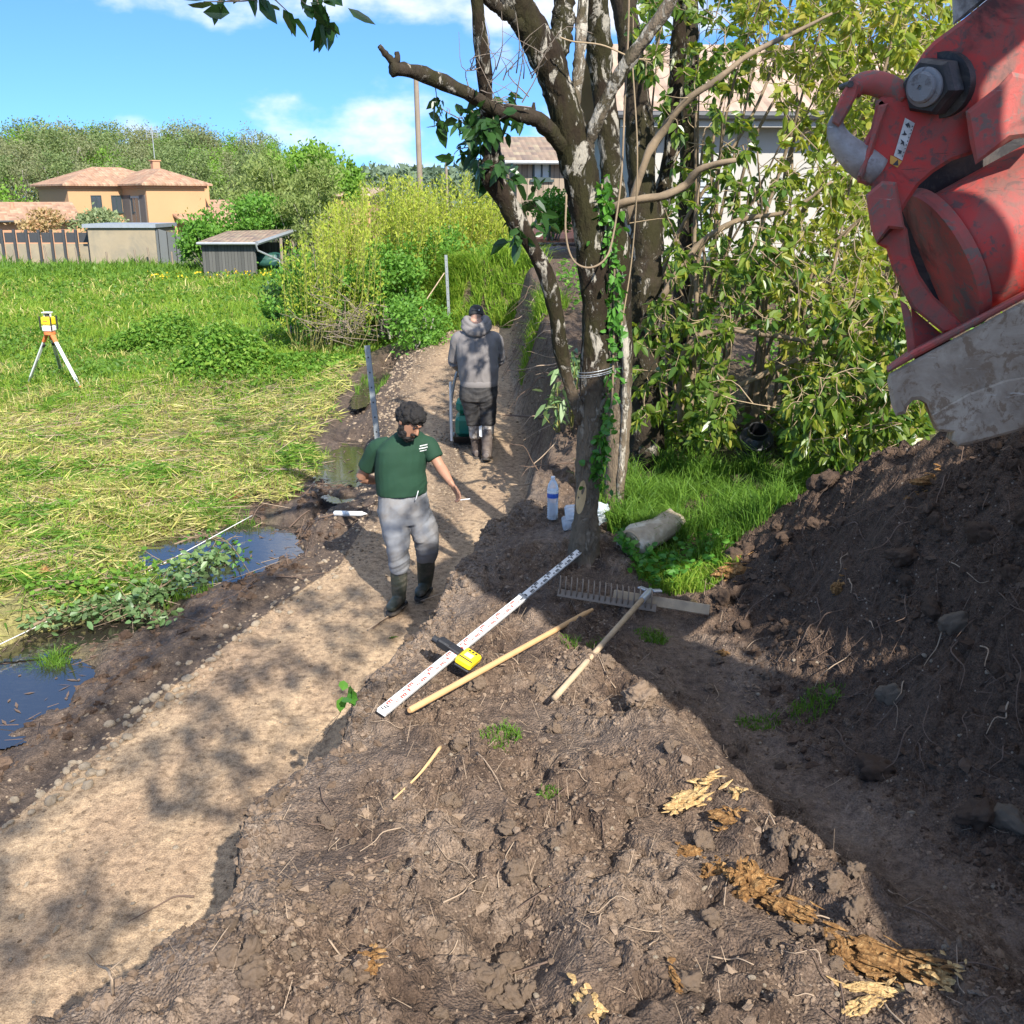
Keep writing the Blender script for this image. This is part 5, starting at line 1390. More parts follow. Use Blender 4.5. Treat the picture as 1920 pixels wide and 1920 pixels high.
slab('lug', [(693, 467), (845, 347), (888, 300), (1040, 330), (1040, 560), (880, 586), (735, 690), (712, 600)], -.085, .18, 'worn_red', coupler, .016)
# jaw drum
A_ = cp(625, 1085, .15); B_ = cp(1200, 775, .18); ax_ = (B_ - A_).normalized()
q_ = Vector((0, 0, 1)).rotation_difference(ax_).to_matrix()
Rd = .197 * YC / 3.1
dr = MB(); dr.lathe([(.02, -.02), (Rd * .55, -.015), (Rd * .86, 0), (Rd * .97, .025), (Rd, .06), (Rd, .5), (Rd * .98, 1.0)], A_, 48, q_); dr.build('drum', MAT['red_paint'], exc, smooth=40)
rg_ = MB(); rg_.lathe([(Rd * .8, .0), (Rd * 1.15, .0), (Rd * 1.18, .012), (Rd * 1.18, .045), (Rd * 1.0, .05)], A_ - ax_ * .035 + Vector((0, .05, 0)), 48, q_); rg_.build('drum_flange', MAT['worn_red'], exc, smooth=30)
slab('side_web', [(322, 1020), (362, 1040), (385, 1120), (430, 1210), (470, 1290), (600, 1395), (700, 1375), (640, 1310), (560, 1240), (500, 1150), (465, 1060), (450, 960), (415, 912), (375, 960)], .02, .09, 'red_paint', exc, .01)
slab('strut', [(418, 1255), (448, 1275), (465, 1310), (488, 1470), (452, 1490), (440, 1380)], .02, .05, 'worn_red', exc, .006)
slab('rear_web', [(465, 1290), (620, 1420), (720, 1440), (480, 1520)], .12, .03, 'worn_red', exc, .004)
# lower jaw: red top strip and worn steel side with bolt notch
jaw = slab('jaw_beam', [(365, 1590), (372, 1565), (480, 1505), (700, 1388), (940, 1258), (1060, 1190), (1060, 1770), (940, 1800), (800, 1838), (660, 1872), (634, 1845), (640, 1812), (578, 1806), (548, 1735), (532, 1690), (505, 1674), (475, 1676), (452, 1700), (442, 1732), (402, 1742), (384, 1700)], -.10, .34, 'worn_steel', exc, .014)
slab('jaw_top', [(362, 1548), (470, 1470), (700, 1350), (940, 1222), (1060, 1155), (1060, 1186), (940, 1252), (700, 1382), (478, 1500), (368, 1562)], -.105, .33, 'worn_red', jaw, .008)
slab('jaw_step', [(548, 1737), (700, 1650), (860, 1590), (1050, 1560), (1050, 1765), (940, 1797), (800, 1835), (662, 1868), (638, 1845), (644, 1808), (580, 1803)], -.112, .03, 'worn_steel', jaw, .008)
# lifting hook with its latch
hk = MB(); hk2 = MB()
hp = [(430, 412, 40), (388, 376, 46), (335, 354, 46), (285, 346, 43), (244, 356, 38), (218, 390, 32)]
a = np.array([list(cp(x, y, .03)) + [r / 2.233 * px(YC)] for x, y, r in hp]); c = bez(a, 22); hk2.tube(c[:, :3], c[:, 3], n=14)
hp = [(320, 720, 62), (265, 680, 64), (215, 640, 56), (176, 598, 46), (154, 556, 37), (150, 520, 30), (158, 490, 24)]
a = np.array([list(cp(x, y, .03)) + [r / 2.233 * px(YC)] for x, y, r in hp]); c = bez(a, 26); hk.tube(c[:, :3], c[:, 3], n=16)
hk_o = hk.build('lifting_hook', MAT['bright_steel'], exc, smooth=True); hk2.build('hook_neck', MAT['worn_red'], hk_o, smooth=True)
slab('hook_throat', [(318, 420), (345, 405), (372, 430), (330, 560), (290, 690), (262, 750), (235, 735), (215, 650), (262, 600), (296, 540), (312, 470)], .0, .05, 'worn_red', hk_o, .012)
slab('latch', [(222, 322), (250, 352), (240, 400), (185, 500), (162, 532), (132, 512), (140, 470), (180, 380)], -.02, .055, 'worn_red', hk_o, .008)
lt = MB(); p_ = cp(212, 352, -.03); lt.cyl(p_, p_ + Vector((0, .1, 0)), .011, n=10); lt.build('latch_pin', MAT['black_steel'], hk_o, smooth=30)
# big nut on the pivot pin
n0 = cp(585, 358, -.005); n1 = cp(545, 365, -.085); n2 = cp(468, 370, -.125)
axn = (n2 - n0).normalized(); qn = Vector((0, 0, 1)).rotation_difference(axn).to_matrix()
nt_ = MB(); Ln = (n1 - n0).length; rr_n = 104 / 2.233 * px(YC)
hexm = MB(); hexm.lathe([(rr_n * 1.12, -.04), (rr_n * 1.12, 0.0)], n0, 28, qn); hexm.build('washer', MAT['black_steel'], exc, smooth=30)
nt_.lathe([(rr_n * .92, .002), (rr_n, .012), (rr_n, .075), (rr_n * .86, .095)], n0, 6, qn); nut = nt_.build('pivot_nut', MAT['black_steel'], exc)
pe = MB(); pe.lathe([(rr_n * .66, .096), (rr_n * .66, .108), (rr_n * .58, .114), (rr_n * .52, .115), (rr_n * .51, .128), (rr_n * .45, .134), (.008, .134), (.007, .126)], n0, 32, qn); pe.build('pin_end', MAT['pin_steel'], nut, smooth=30)
# warning label
lb = slab('warning_label', [(440, 493), (481, 516), (428, 672), (393, 652)], -.006, .004, 'decal_white', exc, 0)
slab('warning_field', [(391, 654), (427, 676), (408, 702), (376, 684), (378, 650)], -.006, .004, 'decal_orange', lb, 0)
def strip(u, v): # u 0..1 along label, v 0..1 across
    a = (440 + (393 - 440) * u, 493 + (652 - 493) * u); b_ = (481 + (428 - 481) * u, 516 + (672 - 516) * u)
    return (a[0] + (b_[0] - a[0]) * v, a[1] + (b_[1] - a[1]) * v)
mk_ = MB()
def blot(u, v, pts): mk_.prism([cp(*strip(u + a * .07, v + b_ * .28), -.009) for a, b_ in pts], Vector((0, .002, 0)))
blot(.13, .45, [(-1, 0), (.2, -.9), (.9, .3), (.1, .2), (.6, 1), (-.4, .6)]); blot(.36, .40, [(-1, -.4), (.1, -.3), (.9, -1), (.5, .4), (-.2, .9), (-.3, .2)])
blot(.60, .45, [(-.9, -.9), (-.1, -.2), (.9, -.6), (.3, .3), (.8, 1), (-.7, .5)]); blot(.84, .42, [(-.8, .9), (-.5, -.7), (.2, .1), (.9, -.5), (.4, .8)])
for k in range(9): mk_.prism([cp(*strip(.08 + k * .1, .86), -.009), cp(*strip(.11 + k * .1, .86), -.009), cp(*strip(.11 + k * .1, .94), -.009), cp(*strip(.08 + k * .1, .94), -.009)], Vector((0, .002, 0)))
for P in ([(388, 690), (412, 694), (410, 668)],): mk_.prism([cp(*p, -.009) for p in P], Vector((0, .002, 0)))
mk_.build('pictogram', MAT['ink'], lb)
# dipper arm, boom, body: above and to the right of the picture
slab('dipper_arm', [(636, -30), (640, 106), (690, 74), (830, -40), (1100, -330), (880, -560)], .03, .2, 'grey_arm', exc, .012)
d0 = cp(860, -300, .13); el_ = Vector((2.5, 2.0, 5.7))
m_ = MB(); m_.tube([d0, d0.lerp(el_, .5) + Vector((0, -.05, 0)), el_], [.18, .24, .22], n=4); m_.build('dipper_arm', MAT['grey_arm'], exc)
m_ = MB(); m_.tube(bez([el_ + Vector((0, .2, -.15)), (2.25, 1.4, 5.6), (2.6, 1.05, 4.8), (3.2, .8, 3.4)], 12), np.linspace(.38, .40, 12), n=4); m_.build('boom', MAT['red_paint'], exc)
m_ = MB(); m_.cyl((2.9, 1.3, 6.1), el_ + Vector((-.25, .45, -.5)), .07, n=12); m_.build('hydraulic_cylinder', MAT['bright_steel'], exc, smooth=30)
Rb = rotm('Z', .16); bc = np.array([3.75, .35, 0])
def bx_(name, c, size, mat, bev, par=exc):
    m_ = MB(); m_.box(bc + Rb @ np.array(c), size, rot=Rb, bev=bev); return m_.build(name, MAT[mat], par)
bx_('body', (0, 0, 2.75), (2.5, 3.3, 1.5), 'red_paint', .15)
bx_('engine_cover', (0, -.75, 3.6), (2.3, 1.5, .35), 'red_paint', .1)
cab = bx_('cab', (.72, .75, 4.05), (1.0, 1.6, 1.1), 'grey_arm', .12)
bx_('window', (.72, .75, 4.1), (1.03, 1.3, .7), 'glass_dark', .02, cab)
for x_ in (-.95, .95): bx_('track', (x_, 0, 1.6), (.55, 3.9, .8), 'rubber_black', .3)
bk = MB(); bk.prism([(2.6, 3.0, 2.1), (2.6, 3.0, 3.2), (2.6, 3.6, 3.3), (2.6, 4.2, 2.8), (2.6, 4.1, 2.1)], Vector((1.4, 0, 0)), bev=.02); bk.build('bucket', MAT['worn_steel'], exc)
# ------------------------------------------------------------------ tools and finds on the ground
simple('staff_white', (.78, .77, .74), .45, var=.05, scale=20, bump=0, dirt=(.45, .40, .34), dirtamt=.35)
simple('staff_red', (.62, .08, .06), .5, var=.1, bump=0)
simple('alu', (.55, .56, .58), .35, .7, var=.1, bump=0)
simple('yellow_plastic', (.78, .56, .02), .45, var=.06, scale=20, bump=0)
simple('black_plastic', (.02, .02, .022), .45, var=.1)
simple('lcd', (.36, .40, .33), .3, var=.05, bump=0)
simple('broom_wood', (.55, .33, .15), .6, var=.18, scale=14, bump=.1)
simple('ash_wood', (.42, .31, .19), .75, var=.25, scale=12, bump=.2, dirt=(.22, .17, .12))
simple('rusty_steel', (.25, .185, .13), .7, .2, var=.3, scale=15, bump=.2, dirt=(.25, .20, .15))
simple('galv', (.30, .32, .32), .5, .5, var=.2, scale=12)
simple('pvc_white', (.74, .74, .72), .4, var=.05, bump=0, dirt=(.45, .40, .33), dirtamt=.4)
simple('orange_metal', (.62, .17, .05), .5, var=.15, bump=0)
simple('tripod_alu', (.72, .73, .72), .4, .15, var=.06, bump=0)
simple('blue_label', (.03, .10, .42), .4, var=.05, bump=0)
simple('white_plain', (.8, .8, .8), .5, var=.02, bump=0)
b = NB('clear_plastic'); 
g_ = b.pbsdf((.92, .96, 1.0), .06, 0, None, .5, out=False)
t_ = b.n('ShaderNodeBsdfTransparent'); t_.inputs[0].default_value = (.93, .95, .97, 1)
fr_ = b.n('ShaderNodeFresnel'); fr_.inputs[0].default_value = 1.45
mf = b.math('ADD', b.math('MULTIPLY', fr_.outputs[0], .8), .30)
ms_ = b.n('ShaderNodeMixShader'); b.l(mf, ms_.inputs[0]); b.l(t_.outputs[0], ms_.inputs[1]); b.l(g_, ms_.inputs[2]); b.l(ms_.outputs[0], b.out.inputs[0]); MAT['clear_plastic'] = b.m
def lift(p, d): return Vector((p[0], p[1], Hs(p[0], p[1]) + d))

# --- levelling staff: white box section with printed E marks
S0 = gnd(716, 1352); S1 = gnd(1092, 1046)
S0 = lift(S0, .05); S1 = lift(S1, .07)
# keep it clear of the lumps beneath it
ts = np.linspace(0, 1, 60); hx = H(S0.x + (S1.x - S0.x) * ts, S0.y + (S1.y - S0.y) * ts); ln = S0.z + (S1.z - S0.z) * ts
up_ = max(0, float((hx + .012 - ln).max())); S0.z += up_ * .75; S1.z += up_ * .75
ax_ = (S1 - S0); LS = ax_.length; ax_.normalize()
toc = (CAMP - (S0 + S1) / 2); sd = ax_.cross(toc).normalized(); nr = sd.cross(ax_).normalized()   # face turned up to the viewer
nr = (nr * .55 + Vector((0, 0, 1)) * .6); sd = ax_.cross(nr).normalized(); nr = sd.cross(ax_).normalized()
staff = thing('levelling_staff', 'white telescopic levelling staff with red and black E marks lying on the soil', 'levelling staff', S0)
RM = np.array([ax_, sd, nr]).T
def sbox(mb, a0, a1, w0, w1, h0, h1, bev=0.0):
    c = S0 + ax_ * ((a0 + a1) / 2) + sd * ((w0 + w1) / 2) + nr * ((h0 + h1) / 2)
    mb.box(c, (a1 - a0, w1 - w0, h1 - h0), rot=RM, bev=bev)
jn = .62 * LS
m_ = MB(); sbox(m_, 0, jn, -.026, .026, -.018, .006, .003); m_.build('lower_section', MAT['staff_white'], staff)
m_ = MB(); sbox(m_, jn, LS - .02, -.022, .022, -.015, .003, .003); m_.build('upper_section', MAT['staff_white'], staff)
m_ = MB(); sbox(m_, jn - .02, jn + .012, -.029, .029, -.02, .008, .003); sbox(m_, LS - .025, LS, -.025, .025, -.017, .005, .003); m_.build('end_cap', MAT['alu'], staff)
red = MB(); blk = MB(); fine = MB()
k = 0; a = .06
while a < LS - .08:
    tgt = red if a < .565 * LS else blk
    top_ = .0064 if a < jn else .0034
    if abs(a - jn) < .045: a += .05; k += 1; continue
    side = 1 if k % 2 == 0 else -1
    w_ = .016
    o = -.019 if side > 0 else .003
    if side < 0 or True:
        # an E lying across the staff: spine and three bars, each a centimetre
        sbox(tgt, a, a + .046, o, o + .005, top_, top_ + .0012)
        for j in (0, .018, .036): sbox(tgt, a + j, a + j + .010, o + .005, o + w_, top_, top_ + .0012)
    sbox(tgt, a + .052, a + .062, -o - w_ * .7, -o - w_ * .2, top_, top_ + .0012)
    sbox(tgt, a + .068, a + .074, -o - w_ * .9, -o - w_ * .1, top_, top_ + .0012)
    if k % 2: sbox(tgt, a + .076, a + .090, -.004, .014, top_, top_ + .0012)
    a += .098; k += 1
red.build('red_marking', MAT['staff_red'], staff); blk.build('black_marking', MAT['ink'], staff)
# a few bold black marks near the base
fb = MB()
for a in (.012, .03, .045): sbox(fb, a, a + .008, -.02 + a * .3, -.004 + a * .3, .0064, .0076)
fb.build('base_marking', MAT['ink'], staff)
# laser receiver clamped on the staff
rc_a = .285 * LS; sd0 = sd; sd = -sd
rc = thing('laser_receiver', 'yellow laser receiver clamped across the levelling staff', 'laser receiver', S0 + ax_ * rc_a + nr * .03)
m_ = MB(); sbox(m_, rc_a - .075, rc_a + .06, -.135, -.035, -.012, .032, .010); bdy = m_.build('case', MAT['yellow_plastic'], rc, smooth=30)
m_ = MB(); sbox(m_, rc_a - .072, rc_a + .057, -.132, -.038, -.030, -.0125, .006); m_.build('back_case', MAT['black_plastic'], rc)
m_ = MB(); sbox(m_, rc_a - .028, rc_a + .012, -.105, -.06, .0325, .0345, .0); m_.build('screen', MAT['lcd'], bdy)
m_ = MB()
for j in (-.02, 0, .02): sbox(m_, rc_a + .028, rc_a + .040, -.085 + j - .006, -.085 + j + .006, .0325, .0355)
m_.build('button', MAT['black_plastic'], bdy)
m_ = MB(); sbox(m_, rc_a - .055, rc_a - .045, -.125, -.045, .0325, .0335); m_.build('label_strip', MAT['ink'], bdy)
m_ = MB(); sbox(m_, rc_a - .03, rc_a + .03, -.034, .05, .0085, .026, .004); sbox(m_, rc_a - .028, rc_a + .028, .031, .11, -.02, .03, .008); m_.build('clamp', MAT['black_plastic'], rc, smooth=30)
m_ = MB(); p_ = S0 + ax_ * rc_a + sd * .125; m_.cyl(p_ - sd * .02, p_ + sd * .02, .02, n=12); m_.build('clamp_knob', MAT['black_plastic'], rc, smooth=30)

sd = sd0
# --- loose wooden handle
P0 = lift(gnd(768, 1356), .06); P1 = lift(gnd(1110, 1158), .045)
ts = np.linspace(0, 1, 60)
def clear(P0, P1, r, m=.7):
    hx = H(P0.x + (P1.x - P0.x) * ts, P0.y + (P1.y - P0.y) * ts); ln = P0.z + (P1.z - P0.z) * ts
    u_ = max(0, float(np.quantile(hx + r - ln, .97))) * m; P0.z += u_; P1.z += u_
clear(P0, P1, .016)
m_ = MB(); m_.tube([P0, P0.lerp(P1, .005), P0.lerp(P1, .5), P0.lerp(P1, .955), P0.lerp(P1, .96), P1], [.012, .0165, .0165, .016, .0135, .011], n=14)
tag(m_.build('broom_handle', MAT['broom_wood'], smooth=40, loc=P0), 'loose turned wooden handle lying between the staff and the rake', 'wooden handle')

# --- wide levelling rake
RA = gnd(1052, 1128); RB = gnd(1330, 1162)
RA = lift(RA, .10); RB = lift(RB, .06)
rx = (RB - RA); LR = rx.length; rx.normalize()
rz = Vector((0, 0, 1)); ry = rz.cross(rx).normalized(); rz = rx.cross(ry).normalized()
rake = thing('levelling_rake', 'wide rusty levelling rake with long teeth on the left and a wooden handle', 'rake', (RA + RB) / 2)
H0 = lift(gnd(1038, 1338), .05); HC = RA.lerp(RB, .60) + rz * .03
def rpt(a, b_, c): return RA + rx * a + ry * b_ + rz * c
m_ = MB()
Mr = np.array([rx, ry, rz]).T
def rbox(mb, a0, a1, b0, b1, c0, c1, bev=.0, tilt=0.0):
    mb.box(rpt((a0 + a1) / 2, (b0 + b1) / 2, (c0 + c1) / 2), (a1 - a0, b1 - b0, c1 - c0), rot=Mr @ rotm('X', tilt), bev=bev)
rbox(m_, .36 * LR, LR, -.012, .012, -.03, .035, .004, -.5); m_.build('scraper_board', MAT['ash_wood'], rake)
m_ = MB(); rbox(m_, -.01, .66 * LR, -.052, -.044, -.045, .004, .002, -.35); m_.build('tooth_bar', MAT['rusty_steel'], rake)
nt2 = 17
for i in range(nt2):
    a = .005 + (.62 * LR) * i / (nt2 - 1)
    m_ = MB(); m_.tube(bez([rpt(a, -.05, -.03), rpt(a, -.055, .03), rpt(a - .004, -.035, .07), rpt(a - .012, -.008, .078)], 8), np.linspace(.0055, .004, 8), n=6); m_.build('tooth', MAT['rusty_steel'], rake, smooth=True)
clear(H0, HC, .015, .5)
m_ = MB(); m_.tube([H0, H0.lerp(HC, .5), H0.lerp(HC, .93)], [.0155, .0165, .0175], n=14); m_.build('handle', MAT['ash_wood'], rake, smooth=True)
hd = (HC - H0).normalized()
m_ = MB(); m_.tube([H0.lerp(HC, .90), HC - hd * .02, HC + hd * .02], [.022, .023, .016], n=12); m_.build('ferrule', MAT['alu'], rake, smooth=30)
m_ = MB()
for s_ in (-1, 1): m_.box(HC + rx * (.045 * s_) + rz * .012, (.055, .035, .012), rot=Mr @ rotm('Z', .5 * s_), bev=.003)
m_.build('bracket', MAT['alu'], rake)

# --- water bottles by the tree
def bottle(name, label, p, M=None, group=None):
    root = thing(name, label, 'bottle', p, group); M = np.eye(3) if M is None else M
    pr = [(.012, 0), (.036, .003), (.042, .012)]
    z = .02
    for i in range(7): pr += [(.042, z), (.0385, z + .008), (.042, z + .016)]; z += .018
    pr += [(.042, .17), (.0425, .235), (.041, .25), (.036, .272), (.024, .297), (.0145, .308), (.0145, .318)]
    m_ = MB(); m_.lathe(pr, p, 20, M); b_ = m_.build('bottle_body', MAT['clear_plastic'], root, smooth=True)
    m_ = MB(); m_.lathe([(.0428, .172), (.0432, .174), (.0432, .205), (.0428, .207)], p, 20, M); m_.build('label', MAT['blue_label'], root, smooth=30)
    m_ = MB(); m_.lathe([(.0428, .2075), (.0432, .209), (.0432, .226), (.0428, .228)], p, 20, M); m_.build('label', MAT['white_plain'], root, smooth=30)
    m_ = MB(); m_.lathe([(.0155, .312), (.0162, .314), (.0162, .332), (.015, .334)], p, 16, M); m_.build('cap', MAT['white_plain'], root, smooth=30)
    return root
pb = lift(gnd(1036, 972), -.005); bottle('water_bottle', 'clear plastic water bottle with a blue label standing left of the mossy tree', pb)
pb2 = lift(at(1066, 945, Y1 + .35), .045)
M2 = np.array(Quaternion((0, 0, 1), .25).to_matrix() @ Matrix.Rotation(PI / 2 - .05, 3, 'Y'))
p = at(1052, 935, Y1 + .45); p = lift((p.x, p.y, 0), .048)
def shrinkwrap():
    root = thing('water_pack', 'shrink wrapped pack of water bottles lying behind the foot of the mossy tree', 'bottle pack', p)
    for i in range(2):
        for j in range(2):
            q = p + Vector((.02 + .02 * j, .09 * i, .085 * j))
            pr = [(.036, 0), (.042, .01), (.042, .06), (.039, .075), (.042, .09), (.039, .12), (.042, .135), (.0425, .235), (.036, .272), (.0145, .308), (.0145, .33)]
            m_ = MB(); m_.lathe(pr, q, 16, M2); m_.build('bottle', MAT['clear_plastic'], root, smooth=True)
    return root
shrinkwrap()

# --- cut log, pipe coupling, white tube
lg = lift(gnd(1180, 1040), .075); 
b = NB('log_bark'); co = b.coord(); c_ = b.mix(b.noise(co, 14, 5, .6, 1.0), (.22, .165, .10), (.50, .42, .31)); c_ = b.mix(b.ramp(b.noise(co, 5, 3), [(.5, 0.0), (.62, .8)]), c_, (.62, .55, .43)); b.pbsdf(c_, .9, 0, b.bump(b.noise(co, 30, 4), .6, .02)); MAT['log_bark'] = b.m
b = NB('end_grain'); co = b.coord(); c_ = b.mix(b.noise(co, 9, 5, .6, .5), (.30, .20, .11), (.52, .40, .26)); b.pbsdf(c_, .9, 0, b.bump(b.noise(co, 40, 3), .4, .01)); MAT['end_grain'] = b.m
log = thing('cut_log', 'short pale cut log lying in the grass right of the mossy tree', 'log', lg)
ld = Vector((.36, .42, .03)); c_ = [lg - ld * .02, lg, lg + ld * .3, lg + ld * .7, lg + ld, lg + ld * 1.01]
m_ = MB(); m_.tube(c_, [.085, .105, .115, .10, .105, .085], n=18, noise=.09, ell=(1.1, .85), seed=3, cap=False); m_.build('bark', MAT['log_bark'], log, smooth=True)
qd = Vector((0, 0, 1)).rotation_difference(-ld.normalized()).to_matrix()
m_ = MB(); m_.lathe([(.098, 0), (.095, .006), (.05, .009), (.004, .008)], lg, 18, qd); m_.build('cut_end', MAT['end_grain'], log, smooth=40)
pp = lift(gnd(1412, 872), .13)
qp = Vector((0, 0, 1)).rotation_difference(Vector((-.05, -.55, .8)).normalized()).to_matrix()
pf = thing('pipe_coupling', 'black plastic pipe coupling standing in the laurel leaves', 'pipe fitting', pp)
k_ = .145
m_ = MB(); m_.lathe([(k_ * .88, -.06), (k_, -.05), (k_, .06), (k_ * 1.05, .065), (k_ * 1.05, .085), (k_ * .98, .09), (k_ * .95, .14), (k_ * 1.0, .145), (k_ * 1.0, .165), (k_ * .92, .17), (k_ * .80, .20), (k_ * .62, .225), (k_ * .60, .275), (k_ * .50, .275), (k_ * .48, .12), (.01, .11)], pp, 36, qp); m_.build('coupling_body', MAT['black_plastic'], pf, smooth=35)
m_ = MB(); m_.lathe([(k_ * 1.055, .0), (k_ * 1.08, .004), (k_ * 1.08, .02), (k_ * 1.055, .024)], pp, 36, qp); m_.build('sealing_ring', MAT['dark_metal'], pf, smooth=35)
a = lift(gnd(628, 968), .03); b_ = lift(gnd(688, 967), .02)
dt = (b_ - a).normalized()
tb = thing('plastic_tube', 'white plastic tube with a tapered end lying in the gravel by the path', 'tube', a)
m_ = MB(); m_.tube([a, a + dt * .005, a.lerp(b_, .38)], [.026, .029, .029], n=16); m_.build('sleeve', MAT['pvc_white'], tb, smooth=40)
m_ = MB(); m_.tube([a.lerp(b_, .385), a.lerp(b_, .85), a.lerp(b_, .88), b_], [.026, .026, .02, .006], n=16); m_.build('nozzle', MAT['pvc_white'], tb, smooth=40)

# --- steel stakes, leaning red rod, cord
def stake(label, ut, vt, ub, vb, w_, name='steel_stake', rungs=True):
    g_ = gnd(ub, vb); t_ = at(ut, vt, g_.y)
    root = thing(name, label, 'stake', g_)
    d = (t_ - g_).normalized(); s_ = Vector((1, 0, 0)); f_ = d.cross(s_).normalized(); s_ = f_.cross(d).normalized()
    M = np.array([s_, f_, d]).T; L = (t_ - g_).length + .35; c = t_ - d * (L / 2)
    m_ = MB(); m_.box(c, (w_, .006, L), rot=M); m_.box(c + s_ * (w_ / 2 - .003) + f_ * .017, (.006, .028, L - .002), rot=M); m_.build('angle_bar', MAT['galv'], root)
    if rungs:
        m_ = MB()
        for k in range(8): m_.box(t_ - d * (.1 + .13 * k) - f_ * .0036, (w_ * .28, .0012, .014), rot=M)
        m_.build('punched_slot', MAT['ink'], root)
    return root, g_, t_
stake('grey steel angle stake standing behind the man in the green shirt', 688, 648, 733, 1052, .045)
_, fg, ft_ = stake('thin far steel stake beside the end of the path', 836, 478, 843, 616, .055)
g_ = gnd(722, 678)
r0 = at(833, 512, fg.y); m_ = MB()
rod = thing('leaning_rod', 'long thin rod leaning from the far stake down to the ditch, red in the middle', 'rod', g_)
c = [Vector(g_).lerp(r0, t) for t in (0, .32, .68, 1)]
m_.cyl(c[0], c[1], .011, n=8); m_.cyl(c[2], c[3], .011, n=8); m_.build('bare_length', MAT['ash_wood'], rod, smooth=40)
m_ = MB(); m_.cyl(c[1], c[2], .0135, n=8); m_.build('red_length', MAT['orange_metal'], rod, smooth=40)
c0 = lift(gnd(-40, 1275), .20); c1_ = gnd(476, 1003); c1_ = lift(c1_, .22)
m_ = MB(); m_.tube(bez([c0, c0.lerp(c1_, .5) - Vector((0, 0, .03)), c1_], 16), .0045, n=5)
tag(m_.build('cord', MAT['staff_white'], smooth=True, loc=c0), 'pale taut cord stretched over the muddy pools at the left', 'cord')

# --- rotating laser on its tripod
fa, fb_ = gnd(50, 727), gnd(154, 733); fc = gnd(118, 706)
tp_ = at(93, 622, (fa.y + fb_.y) / 2 + .15)
trp = thing('survey_tripod', 'aluminium survey tripod with orange head standing in the meadow grass', 'tripod', (tp_.x, tp_.y, fa.z))
m_ = MB(); m_.lathe([(.06, -.05), (.10, -.045), (.10, -.01), (.085, 0)], tp_, 18); m_.build('head', MAT['orange_metal'], trp, smooth=35)
for i, f in enumerate((fa, fb_, fc)):
    f = Vector(f); d = (f - tp_); L = d.length; d.normalize(); o_ = Vector((d.x, d.y, 0)).normalized(); s_ = d.cross(o_).normalized(); n_ = s_.cross(d)
    a = tp_ + o_ * .075 - Vector((0, 0, .04)); d = (f - a); L = d.length; d.normalize(); s_ = d.cross(o_).normalized(); n_ = s_.cross(d).normalized()
    M = np.array([s_, n_, d]).T
    m_ = MB(); m_.box(a + d * (L * .41), (.062, .026, L * .78), rot=M, bev=.006); lg_ = m_.build('leg', MAT['tripod_alu'], trp)
    m_ = MB(); m_.box(a + d * (L * .08), (.075, .04, .16), rot=M, bev=.008); m_.build('leg_joint', MAT['orange_metal'], lg_)
    m_ = MB(); m_.box(a + d * (L * .72) , (.034, .034, L * .5), rot=M, bev=.004); m_.build('inner_leg', MAT['alu'], lg_)
    m_ = MB(); m_.box(a + d * (L * .965), (.075, .055, .12), rot=M, bev=.01); m_.build('foot', MAT['orange_metal'], lg_)
    m_ = MB(); m_.box(a + d * (L * .20) - n_ * .03, (.05, .03, .07), rot=M, bev=.008); m_.build('clamp', MAT['black_plastic'], lg_)
Rl = rotm('Z', -.22)
ls = thing('rotating_laser', 'yellow rotating laser level standing on the survey tripod', 'laser level', tp_ + Vector((0, 0, .003)))
lc = np.array(tp_) + np.array([0, 0, .004])
m_ = MB(); m_.box(lc + np.array([0, 0, .185]), (.20, .17, .15), rot=Rl, bev=.025); m_.build('case', MAT['yellow_plastic'], ls, smooth=30)
m_ = MB(); m_.box(lc + np.array([0, 0, .055]), (.19, .165, .105), rot=Rl, bev=.02); m_.build('base', MAT['tripod_alu'], ls, smooth=30)
for sx in (-1, 1):
    m_ = MB(); m_.box(lc + Rl @ np.array([sx * .108, -.085, .15]), (.022, .03, .24), rot=Rl, bev=.008); m_.build('corner_guard', MAT['black_plastic'], ls)
    m_ = MB(); m_.box(lc + Rl @ np.array([sx * .108, .085, .15]), (.022, .03, .24), rot=Rl, bev=.008); m_.build('corner_guard', MAT['black_plastic'], ls)
m_ = MB(); m_.box(lc + Rl @ np.array([0, -.0865, .19]), (.09, .004, .018), rot=Rl); m_.build('nameplate', MAT['orange_metal'], ls)
m_ = MB(); m_.lathe([(.045, .26), (.045, .285), (.03, .287), (.03, .315), (.02, .316)], lc, 18); m_.build('rotor', MAT['dark_metal'], ls, smooth=35)
m_ = MB(); m_.box(lc + np.array([0, 0, .33]), (.15, .12, .02), rot=Rl, bev=.006)
for sx in (-1, 1): m_.box(lc + Rl @ np.array([sx * .06, 0, .29]), (.012, .03, .07), rot=Rl)
m_.build('top_guard', MAT['tripod_alu'], ls)
# ------------------------------------------------------------------ people
simple('skin', (.36, .185, .115), .55, var=.12, scale=14, bump=.06, bscale=120, spec=.35)
simple('skin_pale', (.46, .27, .19), .55, var=.1, scale=14, bump=.06, bscale=120)
simple('green_shirt', (.007, .040, .018), .85, var=.15, scale=9, bump=.2, bscale=260)
simple('grey_sweat', (.23, .235, .245), .9, var=.08, scale=5, bump=.25, bscale=240, dirt=(.17, .14, .11), dirtamt=.6)
simple('boot_green', (.045, .052, .038), .55, var=.25, scale=12, bump=.1, dirt=(.16, .13, .10), dirtamt=.6)
simple('boot_sole', (.03, .027, .024), .8, var=.2, dirt=(.15, .12, .09))
simple('hair_black', (.008, .006, .005), .8, var=.3, scale=50, bump=.9, bscale=90)
simple('hoodie_grey', (.185, .168, .160), .9, var=.12, scale=6, bump=.25, bscale=240)
